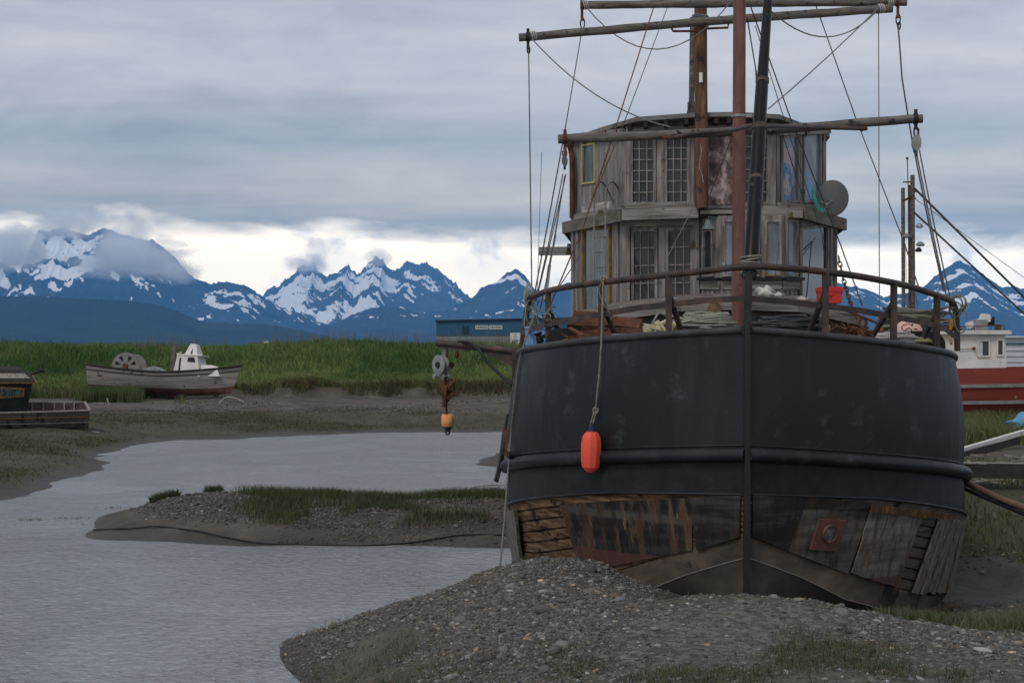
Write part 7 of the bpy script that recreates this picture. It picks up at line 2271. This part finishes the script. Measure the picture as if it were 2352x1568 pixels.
# ------------------------------------------------------------------ yard at the right
def gz(x, y):
    return float(ground(np.array([x]), np.array([y]))[0])
def ground_at(px, Y):
    x = (px - 1176) / F * Y
    return Vector((x, Y, gz(x, Y)))
mb = MB(); mb.bar(P(2190, 1078, 29), P(2560, 1086, 27.5), .30, .30); o = mb.build('timber_beam', M['timber'], None, smooth=False); tag(o, 'heavy dark timber beam lying across the yard beside the black hull', 'beam')
mb = MB(); mb.bar(P(2180, 1062, 29), P(2560, 1068, 27.7), .34, .02); o = mb.build('cap_plank', M['drift'], None, smooth=False); tag(o, 'thin bleached plank lying on top of the dark timber beam', 'plank')
mb = MB(); mb.bar(P(2200, 1036, 37), P(2372, 986, 40), .14, .12); o = mb.build('white_plank', M['white'], None, smooth=False); tag(o, 'long white painted plank slanting up out of the yard grass', 'plank')
mb = MB(); mb.bar(P(2200, 1050, 36.5), P(2340, 1010, 39.5), .1, .2); o = mb.build('grey_plank', M['timber'], None, smooth=False); tag(o, 'dark plank right under the long white one', 'plank')
mb = MB(); mb.tube([P(2205, 1102, 19.6), P(2300, 1146, 19.0), P(2460, 1204, 18.0)], [.046, .046, .044], 12); o = mb.build('rusty_pole', worn('rusty_bleached_pole', [(.3, (.10, .05, .032)), (.5, (.16, .10, .07)), (.7, (.24, .22, .20))], 1.2, rough=.8, bmp=.3), None); tag(o, 'rusty pole leaning on the hull below the rubbing guard', 'pole')
mb = MB(); mb.tube([P(2215, 1122, 19.4), P(2300, 1158, 19.0), P(2460, 1226, 18.0)], .028, 8); o = mb.build('dark_cable', M['black'], None); tag(o, 'dark cable slung right under the rusty pole', 'cable')
# tarp
bm = bmesh.new(); bmesh.ops.create_icosphere(bm, subdivisions=3, radius=1)
c_ = P(2346, 976, 45); mb = MB()
mb.add([c_ + Vector((v.co.x * .42 * (1 + .25 * math.sin(5 * v.co.z + 3 * v.co.y)), v.co.y * .4, v.co.z * .34 * (1 + .3 * math.sin(4 * v.co.x + 1)))) for v in bm.verts], [tuple(q_.index for q_ in f_.verts) for f_ in bm.faces]); bm.free()
o = mb.build('blue_tarp', M['tarp'], None); tag(o, 'crumpled blue tarpaulin in the grass before the red boat', 'tarpaulin')
rn = random.Random(31)
mb = MB()
for k in range(90):
    px = rn.uniform(2205, 2480); Y = rn.uniform(28.5, 36)
    c_ = ground_at(px, Y) + Vector((0, 0, rn.uniform(.0, .10)))
    a_ = rn.uniform(0, 3.14); v_ = Vector((math.cos(a_), math.sin(a_) * .8, rn.uniform(-.12, .12)))
    L = rn.uniform(.08, .45)
    mb.bar(c_ - v_ * L, c_ + v_ * L, rn.uniform(.02, .09), rn.uniform(.015, .04))
o = mb.build('wood_debris', M['drift'], None, smooth=False); tag(o, kind='stuff')
# rope along the water's edge on the bar
pts = []
for x, Y in ((214, 28.4), (300, 28.0), (360, 27.9), (450, 27.3), (520, 26.7), (600, 26.3), (720, 26.2), (850, 26.1), (950, 26.4), (1060, 26.8), (1160, 26.8)):
    p_ = ground_at(x, Y); p_.z = max(p_.z, .0) + .03; pts.append(p_)
mb = MB(); mb.tube(smooth_path(pts), .017, 7); o = mb.build('shore_cable', M['black'], None); tag(o, 'black cable lying along the waterline of the gravel bar', 'cable')
# driftwood and sticks on the far flats
for k, (xa, ya, xb, yb, Y, r_, lab) in enumerate(((505, 928, 560, 930, 79, .06, 'curved bleached driftwood below the bow of the white troller'), (250, 905, 258, 918, 77, .05, 'short upright driftwood stump near the skiff'), (215, 906, 238, 908, 77, .04, 'thin driftwood stick lying by the upright stump'), (1175, 927, 1190, 931, 80, .05, 'pale plank end on the far shore below the davit'), (212, 976, 228, 977, 59, .03, 'pale driftwood piece lying off the skiff stern'))):
    a_, b_ = ground_at(xa, Y), ground_at(xb, Y)
    mb = MB()
    if k == 0: mb.tube(smooth_path([a_, a_.lerp(b_, .25) + Vector((0, 0, .3)), a_.lerp(b_, .6) + Vector((0, 0, .28)), b_ + Vector((0, 0, .05))]), [r_] * 13, 7)
    elif k == 1: mb.tube([a_, a_ + Vector((-.1, 0, .4))], [.07, .03], 7)
    else: mb.tube([a_ + Vector((0, 0, .04)), b_ + Vector((0, 0, .06))], r_, 7)
    o = mb.build('driftwood', M['drift'], None); tag(o, lab, 'driftwood', 'driftwood on the mud')
mb = MB(); mb.tube(smooth_path([P(1068, 1128, 33), P(1090, 1118, 33), P(1120, 1114, 33), P(1160, 1113, 33)]), .012, 5); mb.tube(smooth_path([P(1128, 1128, 33), P(1140, 1120, 33), P(1150, 1115, 33)]), .010, 5)
o = mb.build('bare_branch', M['drift'], None); tag(o, 'thin bare branch sticking out of the creek beside the hull', 'branch')
